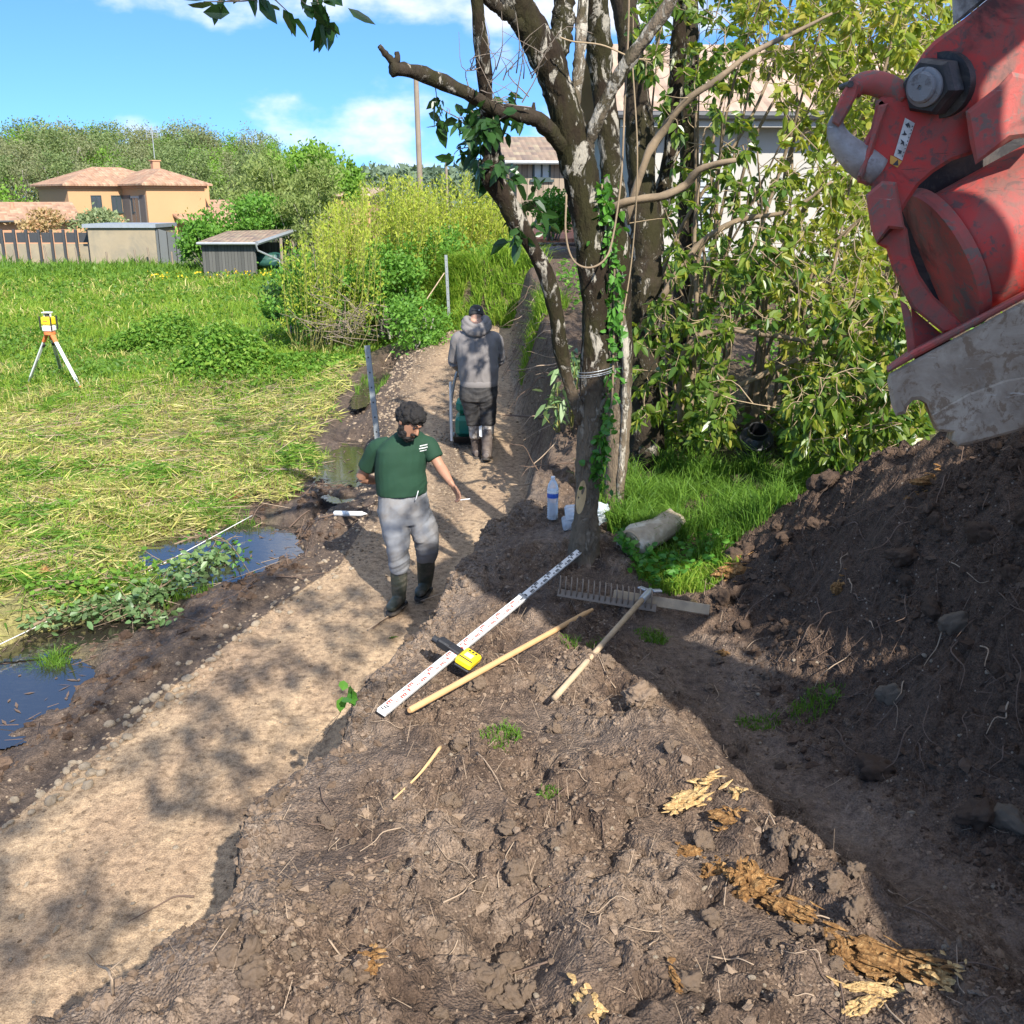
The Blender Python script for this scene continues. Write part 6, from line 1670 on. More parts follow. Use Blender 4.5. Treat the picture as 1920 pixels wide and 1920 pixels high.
simple('black_cloth', (.022, .021, .022), .8, var=.3, scale=9, bump=.25, bscale=160, dirt=(.09, .08, .07), dirtamt=.5)
simple('cap_black', (.020, .020, .020), .75, var=.2, bump=.15, bscale=200)
simple('boot_grey', (.44, .40, .35), .6, var=.15, scale=14, dirt=(.10, .08, .065), dirtamt=.9)
simple('boot_dark', (.085, .065, .055), .6, var=.25, scale=14, dirt=(.18, .14, .11), dirtamt=.6)
simple('machine_green', (.01, .16, .10), .45, var=.12)
simple('machine_black', (.02, .02, .02), .5, var=.2)
simple('cloth_white', (.72, .72, .70), .8, var=.05, bump=0)
def remesh(name, mb, vox, mat, parent, smooth_it=6, wr=None):
    """one continuous skin grown over overlapping forms"""
    tmp = mb.build('tmp', mat)
    md = tmp.modifiers.new('r', 'REMESH'); md.mode = 'VOXEL'; md.voxel_size = vox
    if smooth_it:
        ms_ = tmp.modifiers.new('s', 'SMOOTH'); ms_.iterations = smooth_it; ms_.factor = .5
    dg = bpy.context.evaluated_depsgraph_get()
    me = bpy.data.meshes.new_from_object(tmp.evaluated_get(dg)); me.name = name
    bpy.data.objects.remove(tmp)
    o0 = np.array(root_of(parent).location)
    n = len(me.vertices); co = np.zeros(n * 3, np.float32); me.vertices.foreach_get('co', co); co = co.reshape(-1, 3).astype(float)
    if wr is not None:
        no_ = np.zeros(n * 3, np.float32); me.vertices.foreach_get('normal', no_); no_ = no_.reshape(-1, 3)
        co = co + no_ * wr(co)[:, None]
    me.vertices.foreach_set('co', (co - o0).astype(np.float32).ravel()); me.update()
    me.shade_smooth()
    if not me.materials: me.materials.append(mat)
    o = bpy.data.objects.new(name, me); C.objects.link(o); o.parent = parent
    return o
def loft(mb, rings, n=22, pw=2.3):
    """rings: (centre, side vector, depth vector) -> closed superelliptic tube"""
    th = np.linspace(0, 2 * PI, n, endpoint=False); c, s_ = np.cos(th), np.sin(th)
    c = np.sign(c) * abs(c) ** (2 / pw); s_ = np.sign(s_) * abs(s_) ** (2 / pw)
    V = np.concatenate([np.array(tuple(p)) + c[:, None] * np.array(tuple(a)) + s_[:, None] * np.array(tuple(b)) for p, a, b in rings])
    a = np.arange(n); b = (a + 1) % n
    mb.add(V, Q=np.concatenate([np.stack([i * n + a, i * n + b, (i + 1) * n + b, (i + 1) * n + a], 1) for i in range(len(rings) - 1)]))
    k = mb.n - len(V); mb.P.append([k + i for i in range(n)][::-1]); mb.pm.append(0); mb.P.append([mb.n - n + i for i in range(n)]); mb.pm.append(0)
def hand(mb, wrist, dirv, palm_n, size=.19, curl=.6, thumb_side=1, spread=.14):
    """palm and five bent fingers; palm_n points out of the palm"""
    w_ = np.array(tuple(wrist)); d = np.array(tuple(dirv)); d /= np.linalg.norm(d); nrm = np.array(tuple(palm_n)); nrm = nrm - d * np.dot(nrm, d); nrm /= np.linalg.norm(nrm); sd = np.cross(nrm, d) * thumb_side
    pl = size * .53
    loft(mb, [(w_ - d * .03, sd * .026, nrm * .02), (w_ + d * pl * .15, sd * .03, nrm * .016), (w_ + d * pl * .6, sd * .041, nrm * .015), (w_ + d * pl, sd * .040, nrm * .012)], 14)
    for i, (o, L) in enumerate([(.030, .072), (.010, .082), (-.010, .076), (-.029, .060)]):
        b_ = w_ + d * pl * .93 + sd * o; dd = d + sd * (o * spread * 8); dd /= np.linalg.norm(dd)
        pts = [b_ - d * .012]; cur = b_; an = curl * (.5 + .12 * i)
        for j, f in enumerate((.45, .32, .23)):
            v = dd * math.cos(an) + nrm * math.sin(an); cur = cur + v * L * f; pts.append(cur); an += curl * .8
        mb.tube(bez(pts, 9), np.linspace(.0100, .0075, 9), n=8)
    b_ = w_ + d * pl * .25 + sd * .030
    pts = [b_ - sd * .012, b_ + sd * .022 + d * .02 + nrm * .01, b_ + sd * .034 + d * .05 + nrm * .022, b_ + sd * .030 + d * .078 + nrm * .03]
    mb.tube(bez(pts, 9), np.linspace(.0125, .009, 9), n=8)
def head(mb, c, f, up, s=1.0, ears=True):
    """skull, face, nose, ears; f faces forward"""
    f = np.array(tuple(f), float); f /= np.linalg.norm(f); up = np.array(tuple(up), float); up -= f * np.dot(up, f); up /= np.linalg.norm(up); r = np.cross(f, up)
    c = np.array(tuple(c))
    R_ = []
    for z, w_, df, db in [(-.118, .030, .075, -.005), (-.108, .043, .088, .01), (-.085, .055, .094, .045), (-.05, .064, .094, .075), (-.01, .071, .096, .094), (.03, .075, .098, .100), (.065, .072, .090, .098), (.095, .058, .070, .080), (.113, .035, .042, .05), (.12, .012, .015, .02)]:
        R_.append((c + up * z * s + f * (df - db) * .5 * s, r * w_ * s, f * (df + db) * .5 * s))
    loft(mb, R_, 20, 2.15)
    mb.tube([c + (f * .088 + up * .022) * s, c + (f * .108 - up * .004) * s, c + (f * .118 - up * .022) * s, c + (f * .094 - up * .034) * s], [.009 * s, .012 * s, .015 * s, .010 * s], n=10)   # nose
    mb.tube([c + (f * .090 + up * .036 - r * .045) * s, c + (f * .099 + up * .038) * s, c + (f * .090 + up * .036 + r * .045) * s], [.009 * s, .012 * s, .009 * s], n=8)  # brow
    mb.tube([c + (f * .09 - up * .058 - r * .022) * s, c + (f * .101 - up * .058) * s, c + (f * .09 - up * .058 + r * .022) * s], [.008 * s, .011 * s, .008 * s], n=8)   # lips
    if ears:
        for sg in (-1, 1):
            e = c + r * sg * .076 * s
            loft(mb, [(e + (-f * .008 + up * -.03) * s, f * .010 * s, r * sg * .008 * s), (e + (-f * .012 + up * .0 + r * sg * .006) * s, f * .018 * s, r * sg * .008 * s), (e + (-f * .012 + up * .028 + r * sg * .008) * s, f * .014 * s, r * sg * .006 * s)], 10)
    return c, f, up, r
def wrink(seed, amp, sc=9.0, dirv=(0, 0, 1), mask=None):
    dv = np.array(dirv, float); dv /= np.linalg.norm(dv)
    def g(co):
        u = co @ dv; w_ = co @ np.array([.73, .41, -.54]); q = co @ np.array([-.3, .8, .5])
        x = fbm(u * sc + 1.3 * np.sin(w_ * 7), w_ * sc * .35 + seed, 1.0, 3, seed) + .6 * fbm(q * sc * 1.4, u * sc * .9, 1.0, 2, seed + 9)
        r_ = 1 - abs(x) * 2.2
        v = amp * (r_ - .3)
        return v if mask is None else v * mask(co)
    return g
Vz = np.array([0, 0, 1.0])

# ---------------------------------------------------- man in the green shirt
PY = gnd(748, 1138).y
g1 = gnd(748, 1138)
def m1(u, v, d=0.0): return np.array(at(u, v, PY + d))
k1 = px(PY)
fac = np.array([.42, -.90, 0]); fac /= np.linalg.norm(fac); lat = np.array([.90, .42, 0]); lat /= np.linalg.norm(lat)    # lat: towards his left (picture right)
man = thing('person', 'bearded man in a green T-shirt and grey joggers stepping along the path, looking down', 'person', (g1.x, g1.y, g1.z))
body = MB()
def ring(c, hw, dep, tilt=0.0, l=lat, f=fac): return (c, np.array(l) * hw * k1 * 1.06, np.array(f) * dep)
# torso under the clothes
loft(body, [ring(m1(757, 968), 34, .10), ring(m1(756, 930), 38, .115), ring(m1(752, 890), 38, .115), ring(m1(755, 850), 41, .11), ring(m1(762, 828), 40, .085), ring(m1(766, 812), 18, .062), ring(m1(766, 800), 16, .06), ring(m1(766, 785, -.03), 15, .058)])
hc = m1(767, 790, -.14); hf = np.array([.70, -.56, -.66]); hu = np.array([.12, .0, 1.0])
head(body, hc, hf, hu, 1.03)
# right arm (picture left) bent behind the back
shR = m1(707, 842, .02); elR = m1(677, 895, .14); wrR = m1(716, 900, .30); 
body.tube(bez([m1(722, 836, .0), shR, (shR + elR) / 2, elR], 12), [.055, .064, .064, .061, .058, .055, .053, .051, .049, .047, .046, .045], n=14)
body.tube(bez([elR, (elR + wrR) / 2 + np.array([0, .0, -.01]), wrR], 10), np.linspace(.046, .03, 10), n=14)
hand(body, wrR, wrR - elR, (.2, -1, 0), curl=.5)
# left arm hanging forward with a cigarette
shL = m1(803, 836, .02); elL = m1(826, 876, -.03); wrL = m1(847, 908, -.16)
body.tube(bez([m1(790, 834, .02), shL, (shL + elL) / 2, elL], 12), [.052, .062, .061, .058, .055, .052, .050, .047, .045, .044, .043, .042], n=14)
body.tube(bez([elL, elL * .5 + wrL * .5, wrL], 10), [.043, .044, .043, .041, .038, .035, .032, .029, .027, .026], n=14)
hdir = m1(864, 934, -.2) - wrL
hand(body, wrL, hdir, np.array([-.55, -.35, -.1]), .19, .75, thumb_side=1)
# legs inside the trousers
hipL, kneL, ankL = m1(782, 950, .05), m1(803, 1022, -.04), m1(797, 1096, .30)
hipR, kneR, ankR = m1(736, 950, -.02), m1(748, 1030, -.10), m1(748, 1122, -.03)
for h_, kn, an in ((hipL, kneL, ankL), (hipR, kneR, ankR)):
    body.tube(bez([h_, h_ * .5 + kn * .5, kn, kn * .5 + an * .5, an], 16), [.085, .085, .082, .076, .066, .054, .042, .036, .034, .034, .034, .033, .032, .032, .032, .032], n=14)
remesh('body', body, .0075, MAT['skin'], man, 3)
# shirt: open below, sleeves end above the elbow
sh = MB()
loft(sh, [ring(m1(754, 924), 44, .150), ring(m1(753, 905), 45, .150), ring(m1(750, 885), 44, .148), ring(m1(753, 860), 46, .142), ring(m1(757, 840), 47.5, .120), ring(m1(762, 826), 40, .095), ring(m1(765, 815), 27, .078), ring(m1(766, 809), 20, .068)])
sh.tube(bez([m1(728, 836, .0), shR + np.array([0, 0, .005]), (shR * .62 + elR * .38), shR * .35 + elR * .65], 10), np.linspace(.072, .070, 10), n=16)
sh.tube(bez([m1(786, 834, .02), shL + np.array([0, 0, .005]), (shL * .6 + elL * .4), shL * .42 + elL * .58], 10), np.linspace(.070, .066, 10), n=16)
shirt = remesh('t_shirt', sh, .0075, MAT['green_shirt'], man, 6, wrink(3, .008, 5.0, (-.6, .2, .8)))
cl = MB(); th = np.linspace(0, 2 * PI, 26, endpoint=True)
nc = m1(766, 811, -.005)
cl.tube(np.stack([nc + lat * .083 * math.cos(a) + fac * .075 * math.sin(a) + Vz * (.012 - .022 * math.sin(a)) for a in th]), .008, n=8); cl.build('collar', MAT['green_shirt'], shirt, smooth=True)
# printed lettering on the chest, left side: three short white lines of illegible print
lo = MB(); rl_ = np.random.default_rng(5)
tri = None
def chest(u, v):                                   # point on the shirt surface
    o = Vector(at(u, v, 1.0)) - CAMP; o.normalize()
    q0 = CAMP - Vector(man.location)
    ok, loc, nrm, _ = shirt.ray_cast(q0, o)
    return (np.array(loc) + np.array(man.location) + np.array(nrm) * .004, np.array(nrm)) if ok else None
bpy.context.view_layer.update()
for row, (v0, u0, u1) in enumerate([(836.5, 787, 801), (841.5, 785.5, 801.5), (846, 787, 800)]):
    u = u0
    while u < u1:
        wd = rl_.uniform(.9, 1.9); r_ = chest(u, v0 - (u - u0) * .22); r2 = chest(u + wd, v0 - (u + wd - u0) * .22)
        if r_ and r2:
            a = r_[0]; b_ = r2[0]; h_ = Vz * (.0045 if row < 2 else .003)
            lo.prism([a - h_, b_ - h_, b_ + h_, a + h_], r_[1] * -.003)
        u += wd + .55
if lo.n: lo.build('print', MAT['cloth_white'], shirt)
# joggers
tr = MB()
loft(tr, [ring(m1(754, 916), 41, .138), ring(m1(756, 930), 43, .138), ring(m1(758, 955), 46, .136), ring(m1(759, 978), 45, .13)])
loft(tr, [ring(m1(737, 955, -.02), 27, .125), ring(m1(741, 990, -.06), 24.5, .11), ring(m1(746, 1025, -.10), 20.5, .092), ring(m1(748, 1050, -.08), 18, .08), ring(m1(748, 1065, -.06), 17.5, .078), ring(m1(748, 1072, -.06), 15.5, .066)])
loft(tr, [ring(m1(780, 955, .05), 27, .125), ring(m1(791, 985, .02), 26.5, .115), ring(m1(799, 1012, -.02), 22, .10), ring(m1(801, 1032, .03), 19.5, .09), ring(m1(800, 1044, .09), 17.5, .08), ring(m1(799, 1052, .13), 15.5, .07)])
jog = remesh('joggers', tr, .0075, MAT['grey_sweat'], man, 6, wrink(8, .0095, 3.8, (.6, .3, .75)))
wb_ = MB(); wc = m1(754, 918)
wb_.tube(np.stack([wc + lat * .192 * math.cos(a) + fac * .140 * math.sin(a) + Vz * (-.012 * math.sin(a) + .02 * math.cos(a)) for a in th]), .011, n=8); wb_.build('waistband', MAT['grey_sweat'], jog, smooth=True)
dr_ = MB(); p_ = wc + fac * .155 + lat * .08
dr_.tube(bez([p_ + Vz * .02, p_ + fac * .014 - Vz * .02 - lat * .02, p_ + fac * .012 - Vz * .05 - lat * .03], 8), .004, n=6); dr_.build('drawstring', MAT['cloth_white'], jog, smooth=True)
# boots
def boot(parent, top, ank, toe_dir, gz_, r_top, mat, sole_mat, pitch=0.0, foot=.26, name='boot', band=None):
    td = np.array([toe_dir[0], toe_dir[1], 0.0]); td /= np.linalg.norm(td); td = td * math.cos(pitch) - Vz * math.sin(pitch); upv = Vz * math.cos(pitch) + np.array([toe_dir[0], toe_dir[1], 0.0]) / np.linalg.norm(toe_dir[:2]) * math.sin(pitch)
    sv = np.cross(td, upv)
    heel = ank - upv * .075 - td * .07
    b_ = MB()
    ax_ = top - ank
    b_.tube(bez([top, top * .66 + ank * .34, top * .3 + ank * .7, ank, ank - upv * .05], 14), np.interp(np.linspace(0, 1, 14), [0, .35, .7, .88, 1], [r_top, r_top * 1.02, r_top * .86, r_top * .80, r_top * .82]), n=18)
    L = foot
    loft(b_, [(heel + upv * .03, sv * .034, upv * .034), (heel + td * .05 + upv * .04, sv * .042, upv * .044), (heel + td * L * .45 + upv * .042, sv * .046, upv * .044), (heel + td * L * .72 + upv * .034, sv * .050, upv * .034), (heel + td * L * .92 + upv * .028, sv * .040, upv * .027), (heel + td * L + upv * .026, sv * .022, upv * .018)], 18)
    o = remesh(name, b_, .0075, MAT[mat], parent, 4, wrink(21, .003, 12))
    s_ = MB(); s_.prism([heel + td * x + sv * y * 1.06 - upv * .004 for x, y in [(-.036, -.02), (-.036, .02), (-.01, .040), (.08, .044), (L * .7, .052), (L * .92, .042), (L + .02, .018), (L + .02, -.018), (L * .92, -.042), (L * .7, -.052), (.08, -.044), (-.01, -.040)]], -upv * .024, bev=.004); s_.build('sole', MAT[sole_mat], o)
    return o
boot(man, m1(748, 1062, -.05), m1(748, 1116, -.03), (-.30, -.95), 0, .067, 'boot_green', 'boot_sole')
boot(man, m1(800, 1034, .08), m1(797, 1090, .24), (-.22, -.97), 0, .074, 'boot_green', 'boot_sole')
# hair and beard as curly masses
def curls(name, c, f, up, r, spots, mat, parent, seed, n=900, rad=.010, vox=.0062):
    rr = np.random.default_rng(seed); mb = MB(); V, F = ico(1)
    for (cx, cy, cz, sx, sy, sz) in spots: 
        mb.add((V * np.array([1, 1, 1])) * 1.0 @ np.stack([r * sx, f * sy, up * sz]) + c + r * cx + f * cy + up * cz, T=F)
    for i in range(n):
        s_ = spots[rr.integers(len(spots))]; d = rr.standard_normal(3); d /= np.linalg.norm(d)
        p_ = c + r * (s_[0] + d[0] * s_[3]) + f * (s_[1] + d[1] * s_[4]) + up * (s_[2] + d[2] * s_[5])
        mb.add(V * rr.uniform(.5, 2.0) * rad + p_, T=F)
    return remesh(name, mb, vox, MAT[mat], parent, 1)
hf_ = hf / np.linalg.norm(hf); hu_ = hu - hf_ * np.dot(hu, hf_); hu_ /= np.linalg.norm(hu_); hr_ = np.cross(hf_, hu_)
curls('hair', hc, hf_, hu_, hr_, [(0, -.010, .070, .086, .098, .070), (0, .045, .085, .070, .055, .050), (0, -.06, .02, .076, .050, .065), (.058, -.02, .045, .028, .055, .05), (-.058, -.02, .045, .028, .055, .05)], 'hair_black', man, 3, 520, .0125, .005)
curls('beard', hc, hf_, hu_, hr_, [(0, .062, -.105, .050, .036, .034), (.050, .028, -.078, .020, .040, .040), (-.050, .028, -.078, .020, .040, .040), (0, .085, -.092, .035, .022, .020), (0, .098, -.044, .030, .009, .007), (.064, .01, -.045, .011, .022, .034), (-.064, .01, -.045, .011, .022, .034)], 'hair_black', man, 4, 500, .006, .005)
for sg in (-1, 1):
    e = MB(); e.tube([hc + hf_ * .101 + hu_ * .040 + hr_ * sg * .014, hc + hf_ * .101 + hu_ * .046 + hr_ * sg * .033, hc + hf_ * .088 + hu_ * .040 + hr_ * sg * .055], [.005, .0062, .003], n=6); e.build('eyebrow', MAT['hair_black'], man, smooth=True)
    e = MB(); V, F = ico(2); e.add(V * .012 + hc + hf_ * .086 + hu_ * .016 + hr_ * sg * .032, T=F); e.build('eye', MAT['ink'], man, smooth=True)
fg_ = wrL + hdir / np.linalg.norm(hdir) * .135 + np.array([.015, -.03, .0])
cg = MB(); cg.cyl(fg_ - np.array([.02, .01, -.002]), fg_ + np.array([.055, -.012, .012]), .004, n=8)
tag(cg.build('cigarette', MAT['cloth_white'], smooth=40, loc=fg_), 'thin cigarette held in the left hand of the man in green', 'cigarette')

# ---------------------------------------------------- man in the grey hoodie, seen from behind
g2 = gnd(914, 862); PY2 = g2.y
def m2(u, v, d=0.0): return np.array(at(u, v, PY2 + d))
k2 = px(PY2)
man2 = thing('person', 'man in a grey hoodie and black cap walking away behind the plate compactor', 'person', g2)
fa2 = np.array([-.05, 1.0, 0]); la2 = np.array([1.0, .05, 0])
def ring2(c, hw, dep, l=la2, f=fa2): return (c, np.array(l) * hw * k2, np.array(f) * dep)
bd = MB()
loft(bd, [ring2(m2(897, 740), 29, .12), ring2(m2(897, 700), 30, .14), ring2(m2(896, 660), 31, .13), ring2(m2(894, 636), 34, .10), ring2(m2(893, 620), 16, .066), ring2(m2(893, 606, .04), 13, .062), ring2(m2(893, 596, .08), 12, .06)])
hc2 = m2(893, 593, .10); hf2 = np.array([-.05, .90, -.42]); hu2 = np.array([0, .3, 1.0])
head(bd, hc2, hf2, hu2, .98)
for sg, (s_, e_, w2) in ((-1, (m2(858, 634, .02), m2(850, 676, .12), m2(866, 694, .42))), (1, (m2(931, 634, .02), m2(937, 672, .12), m2(925, 690, .42)))):
    bd.tube(bez([s_, s_ * .5 + e_ * .5, e_], 8), np.linspace(.058, .045, 8), n=12); bd.tube(bez([e_, e_ * .5 + w2 * .5, w2], 8), np.linspace(.044, .03, 8), n=12)
    hand(bd, w2, (.0, 1, -.15), (0, -.1, -1), curl=1.0, thumb_side=-sg)
hL, kL, aL = m2(884, 735), m2(889, 785, .03), m2(893, 842, .10)
hR, kR, aR = m2(909, 735), m2(913, 785, .02), m2(913, 850, -.08)
for a, b_, c in ((hL, kL, aL), (hR, kR, aR)): bd.tube(bez([a, a * .5 + b_ * .5, b_, b_ * .5 + c * .5, c], 14), [.085, .086, .084, .078, .07, .062, .056, .054, .056, .055, .05, .044, .038, .036], n=12)
remesh('body', bd, .009, MAT['skin_pale'], man2, 3)
ho = MB()
loft(ho, [ring2(m2(898, 719), 33, .155), ring2(m2(898, 711), 34.5, .165), ring2(m2(897, 695), 36, .178), ring2(m2(896, 670), 37, .175), ring2(m2(895, 648), 38, .155), ring2(m2(894, 633), 36, .125), ring2(m2(893, 622), 25, .10), ring2(m2(893, 612, .02), 16, .085)])
for (s_, e_, w2) in ((m2(859, 636, .02), m2(850.5, 677, .12), m2(866, 694, .40)), (m2(930, 636, .02), m2(936.5, 673, .12), m2(925, 690, .40))):
    ho.tube(bez([s_ * .7 + m2(894, 632) * .3, s_, s_ * .5 + e_ * .5, e_], 12), np.linspace(.085, .068, 12), n=14); ho.tube(bez([e_, e_ * .5 + w2 * .5, w2], 8), np.linspace(.068, .045, 8), n=14)
hd2 = remesh('hoodie', ho, .009, MAT['hoodie_grey'], man2, 6, wrink(13, .008, 5.0, (.8, 0, .6)))
hb = MB(); loft(hb, [ring2(m2(898, 723), 33, .160), ring2(m2(898, 721), 34, .166), ring2(m2(898, 713), 34, .168), ring2(m2(898, 711), 33, .160)], 26); hb.build('hem_band', MAT['hoodie_grey'], hd2, smooth=40)
hq = MB()
hcn = m2(893, 609, .0)
for k_, (rx_, ry_, dz, rr_) in enumerate([(.135, .105, 0, .040), (.115, .10, .04, .036), (.14, .12, -.035, .038)]):
    th = np.linspace(0, 2 * PI, 28, endpoint=True)
    hq.tube(np.stack([hcn + la2 * rx_ * np.cos(a) - fa2 * (ry_ * np.sin(a) + .01) + Vz * (dz + .025 * np.cos(2 * a) - .03 * np.sin(a)) for a in th]), rr_, n=10)
hq.tube([hcn - fa2 * .10 + la2 * -.09 - Vz * .04, hcn - fa2 * .14 - Vz * .075, hcn - fa2 * .10 + la2 * .09 - Vz * .04], [.04, .05, .04], n=10)
remesh('hood', hq, .009, MAT['hoodie_grey'], hd2, 4, wrink(17, .006, 8, (.5, .2, 1)))
tr = MB()
loft(tr, [ring2(m2(898, 712), 33, .15), ring2(m2(897, 735), 34.5, .16), ring2(m2(897, 750), 34, .15)])
loft(tr, [ring2(m2(883, 740, .0), 20, .14), ring2(m2(885, 765, .02), 16.5, .12), ring2(m2(887, 783, .03), 13.5, .10), ring2(m2(888, 794, .04), 13, .09), ring2(m2(889, 797, .04), 12, .075)])
loft(tr, [ring2(m2(911, 740, .0), 20, .14), ring2(m2(914, 765, .01), 16.5, .12), ring2(m2(915, 783, .0), 14, .10), ring2(m2(915, 794, .0), 13.5, .09), ring2(m2(914, 797, .0), 12, .075)])
remesh('trousers', tr, .009, MAT['black_cloth'], man2, 5, wrink(23, .009, 8.0, (.2, 0, 1)))
bl_ = boot(man2, m2(890, 786, .04), m2(894, 842, .12), (-.12, 1), 0, .068, 'boot_dark', 'boot_sole', .0, .27)
br_ = boot(man2, m2(914, 786, .0), m2(913, 848, -.06), (.12, 1), 0, .068, 'boot_dark', 'boot_sole', .35, .27)
for par, a, b_ in ((bl_, m2(890, 790, .04), m2(892, 820, .07)), (br_, m2(914, 790, .0), m2(914, 824, -.02))):
    s_ = MB(); s_.tube(bez([a, a * .5 + b_ * .5, b_], 8), [.080, .079, .078, .077, .076, .074, .073, .071], n=20, noise=.02); s_.build('boot_shaft', MAT['boot_grey'], par, smooth=True)
tb_ = MB(); q = m2(901, 806, -.06); tb_.prism([m2(898, 800, -.07), m2(903, 798, -.07), m2(904, 820, -.09), m2(899, 818, -.09)], np.array([0, .012, 0])); tb_.build('boot_tab', MAT['cloth_white'], br_)
hf2_ = hf2 / np.linalg.norm(hf2); hu2_ = hu2 - hf2_ * np.dot(hu2, hf2_); hu2_ /= np.linalg.norm(hu2_); hr2_ = np.cross(hf2_, hu2_)
cpm = MB()
loft(cpm, [(hc2 - hu2_ * .005 - hf2_ * .004, hr2_ * .084, hf2_ * .106), (hc2 + hu2_ * .025 - hf2_ * .002, hr2_ * .087, hf2_ * .110), (hc2 + hu2_ * .06, hr2_ * .083, hf2_ * .107), (hc2 + hu2_ * .095, hr2_ * .072, hf2_ * .090), (hc2 + hu2_ * .118, hr2_ * .045, hf2_ * .058), (hc2 + hu2_ * .125, hr2_ * .012, hf2_ * .015)], 24)
cap_ = cpm.build('cap', MAT['cap_black'], man2, smooth=50)
bm_ = MB(); loft(bm_, [(hc2 + hu2_ * .03 + hf2_ * .09, hr2_ * .072, hu2_ * .006), (hc2 + hu2_ * .022 + hf2_ * .15, hr2_ * .06, hu2_ * .005), (hc2 + hu2_ * .012 + hf2_ * .18, hr2_ * .03, hu2_ * .004)], 14); bm_.build('brim', MAT['cap_black'], cap_, smooth=40)
st_ = MB(); st_.tube([hc2 + hu2_ * .034 - hf2_ * .100 - hr2_ * .05, hc2 + hu2_ * .034 - hf2_ * .112, hc2 + hu2_ * .034 - hf2_ * .100 + hr2_ * .05], .008, n=6); st_.build('strap', MAT['ink'], cap_, smooth=True)
bk_ = MB(); bk_.box(hc2 + hu2_ * .034 - hf2_ * .116 + hr2_ * .03, (.012, .008, .018)); bk_.build('buckle', MAT['alu'], cap_)
hr3 = MB(); loft(hr3, [(hc2 - hu2_ * .045 - hf2_ * .010, hr2_ * .062, hf2_ * .092), (hc2 + hu2_ * .0 - hf2_ * .008, hr2_ * .075, hf2_ * .097), (hc2 + hu2_ * .03 - hf2_ * .004, hr2_ * .078, hf2_ * .1)], 22); 
# plate compactor in front of him
pc_ = gnd(878, 834); yb = PY2 + .75
pc = lift((at(885, 826, yb).x, yb, 0), 0)
cm = thing('plate_compactor', 'green plate compactor with pale guide frame pushed by the man in the hoodie', 'plate compactor', pc)
pcv = np.array(pc)
m_ = MB(); m_.box(pcv + [.02, .1, .03], (.46, .62, .03), bev=.01); m_.prism([pcv + [-.21, -.22, .018], pcv + [.25, -.22, .018], pcv + [.25, -.34, .11], pcv + [-.21, -.34, .11]], (0, -.012, .02)); m_.build('base_plate', MAT['machine_black'], cm)
m_ = MB(); m_.box(pcv + [.0, .1, .20], (.40, .46, .26), bev=.05); m_.build('engine_housing', MAT['machine_green'], cm, smooth=30)
m_ = MB(); m_.box(pcv + [.0, .1, .44], (.38, .36, .18), bev=.05); m_.build('fuel_tank', MAT['machine_green'], cm, smooth=30)
m_ = MB(); m_.box(pcv + [.02, .16, .585], (.20, .2, .10), bev=.03); m_.build('air_filter', MAT['machine_black'], cm, smooth=30)
fl = pcv + [-.235, -.22, .10]; frr = pcv + [.235, -.22, .10]
hl = np.array(m2(866, 694, .46)); hr4 = np.array(m2(925, 690, .46))
m_ = MB(); m_.tube(bez([pcv + [-.235, .2, .05], fl, pcv + [-.24, -.24, .5], hl + [-.03, 0, .03], (hl + hr4) / 2 + [0, .02, .05], hr4 + [.03, 0, .03], pcv + [.24, -.24, .5], frr, pcv + [.235, .2, .05]], 44), .017, n=10); m_.build('guide_handle', MAT['galv'], cm, smooth=True)
m_ = MB(); m_.tube([pcv + [-.235, -.26, .06], pcv + [-.24, -.26, .78]], .016, n=8); m_.build('guide_bar', MAT['pvc_white'], cm, smooth=40)
# ------------------------------------------------------------------ grass, cut stalks, weeds
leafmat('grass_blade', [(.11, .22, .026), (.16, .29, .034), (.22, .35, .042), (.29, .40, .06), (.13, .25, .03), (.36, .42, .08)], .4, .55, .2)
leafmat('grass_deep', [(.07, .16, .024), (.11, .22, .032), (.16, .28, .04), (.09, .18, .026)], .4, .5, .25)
leafmat('straw', [(.36, .36, .12), (.50, .45, .20), (.42, .41, .11), (.26, .29, .08), (.55, .48, .25), (.20, .23, .06), (.30, .22, .12), (.46, .42, .13)], .2, .7, .2)
leafmat('nettle', [(.08, .19, .028), (.12, .25, .035), (.17, .32, .05), (.26, .37, .06)], .4, .5, .25)
leafmat('cut_leaf', [(.10, .19, .07), (.15, .25, .10), (.20, .29, .13), (.08, .16, .05), (.24, .30, .15)], .25, .42, .45)
leafmat('yellow_flower', [(.62, .42, .02), (.70, .52, .04)], .2, .6, .2)
simple('root_pale', (.34, .25, .17), .9, var=.35, scale=14, bump=0)
simple('root_dark', (.13, .085, .06), .9, var=.35, scale=14, bump=0)
simple('stick', (.24, .17, .11), .9, var=.35, scale=14, bump=.2)
def soilmat(name, a, b_):
    b = NB(name); co = b.coord(); g = b.n('ShaderNodeNewGeometry')
    c = b.mix(g.outputs['Random Per Island'], a, b_); c = b.mix(b.noise(co, 40, 5, .65), b.mix(1.0, c, (.62, .6, .58), 'MULTIPLY'), b.mix(1.0, c, (1.3, 1.28, 1.25), 'MULTIPLY'))
    b.pbsdf(c, .95, 0, b.bump(b.noise(co, 90, 5, .7), .8, .012), .2); MAT[name] = b.m
soilmat('soil_crumb', (.12, .082, .056), (.29, .215, .155))
soilmat('stone_dirty', (.10, .075, .055), (.25, .20, .15))
soilmat('soil_dark', (.06, .038, .026), (.14, .095, .067))
soilmat('pebble', (.13, .092, .062), (.38, .30, .215))
soilmat('stone_pale', (.28, .22, .155), (.50, .42, .32))
rg = np.random.default_rng(101)
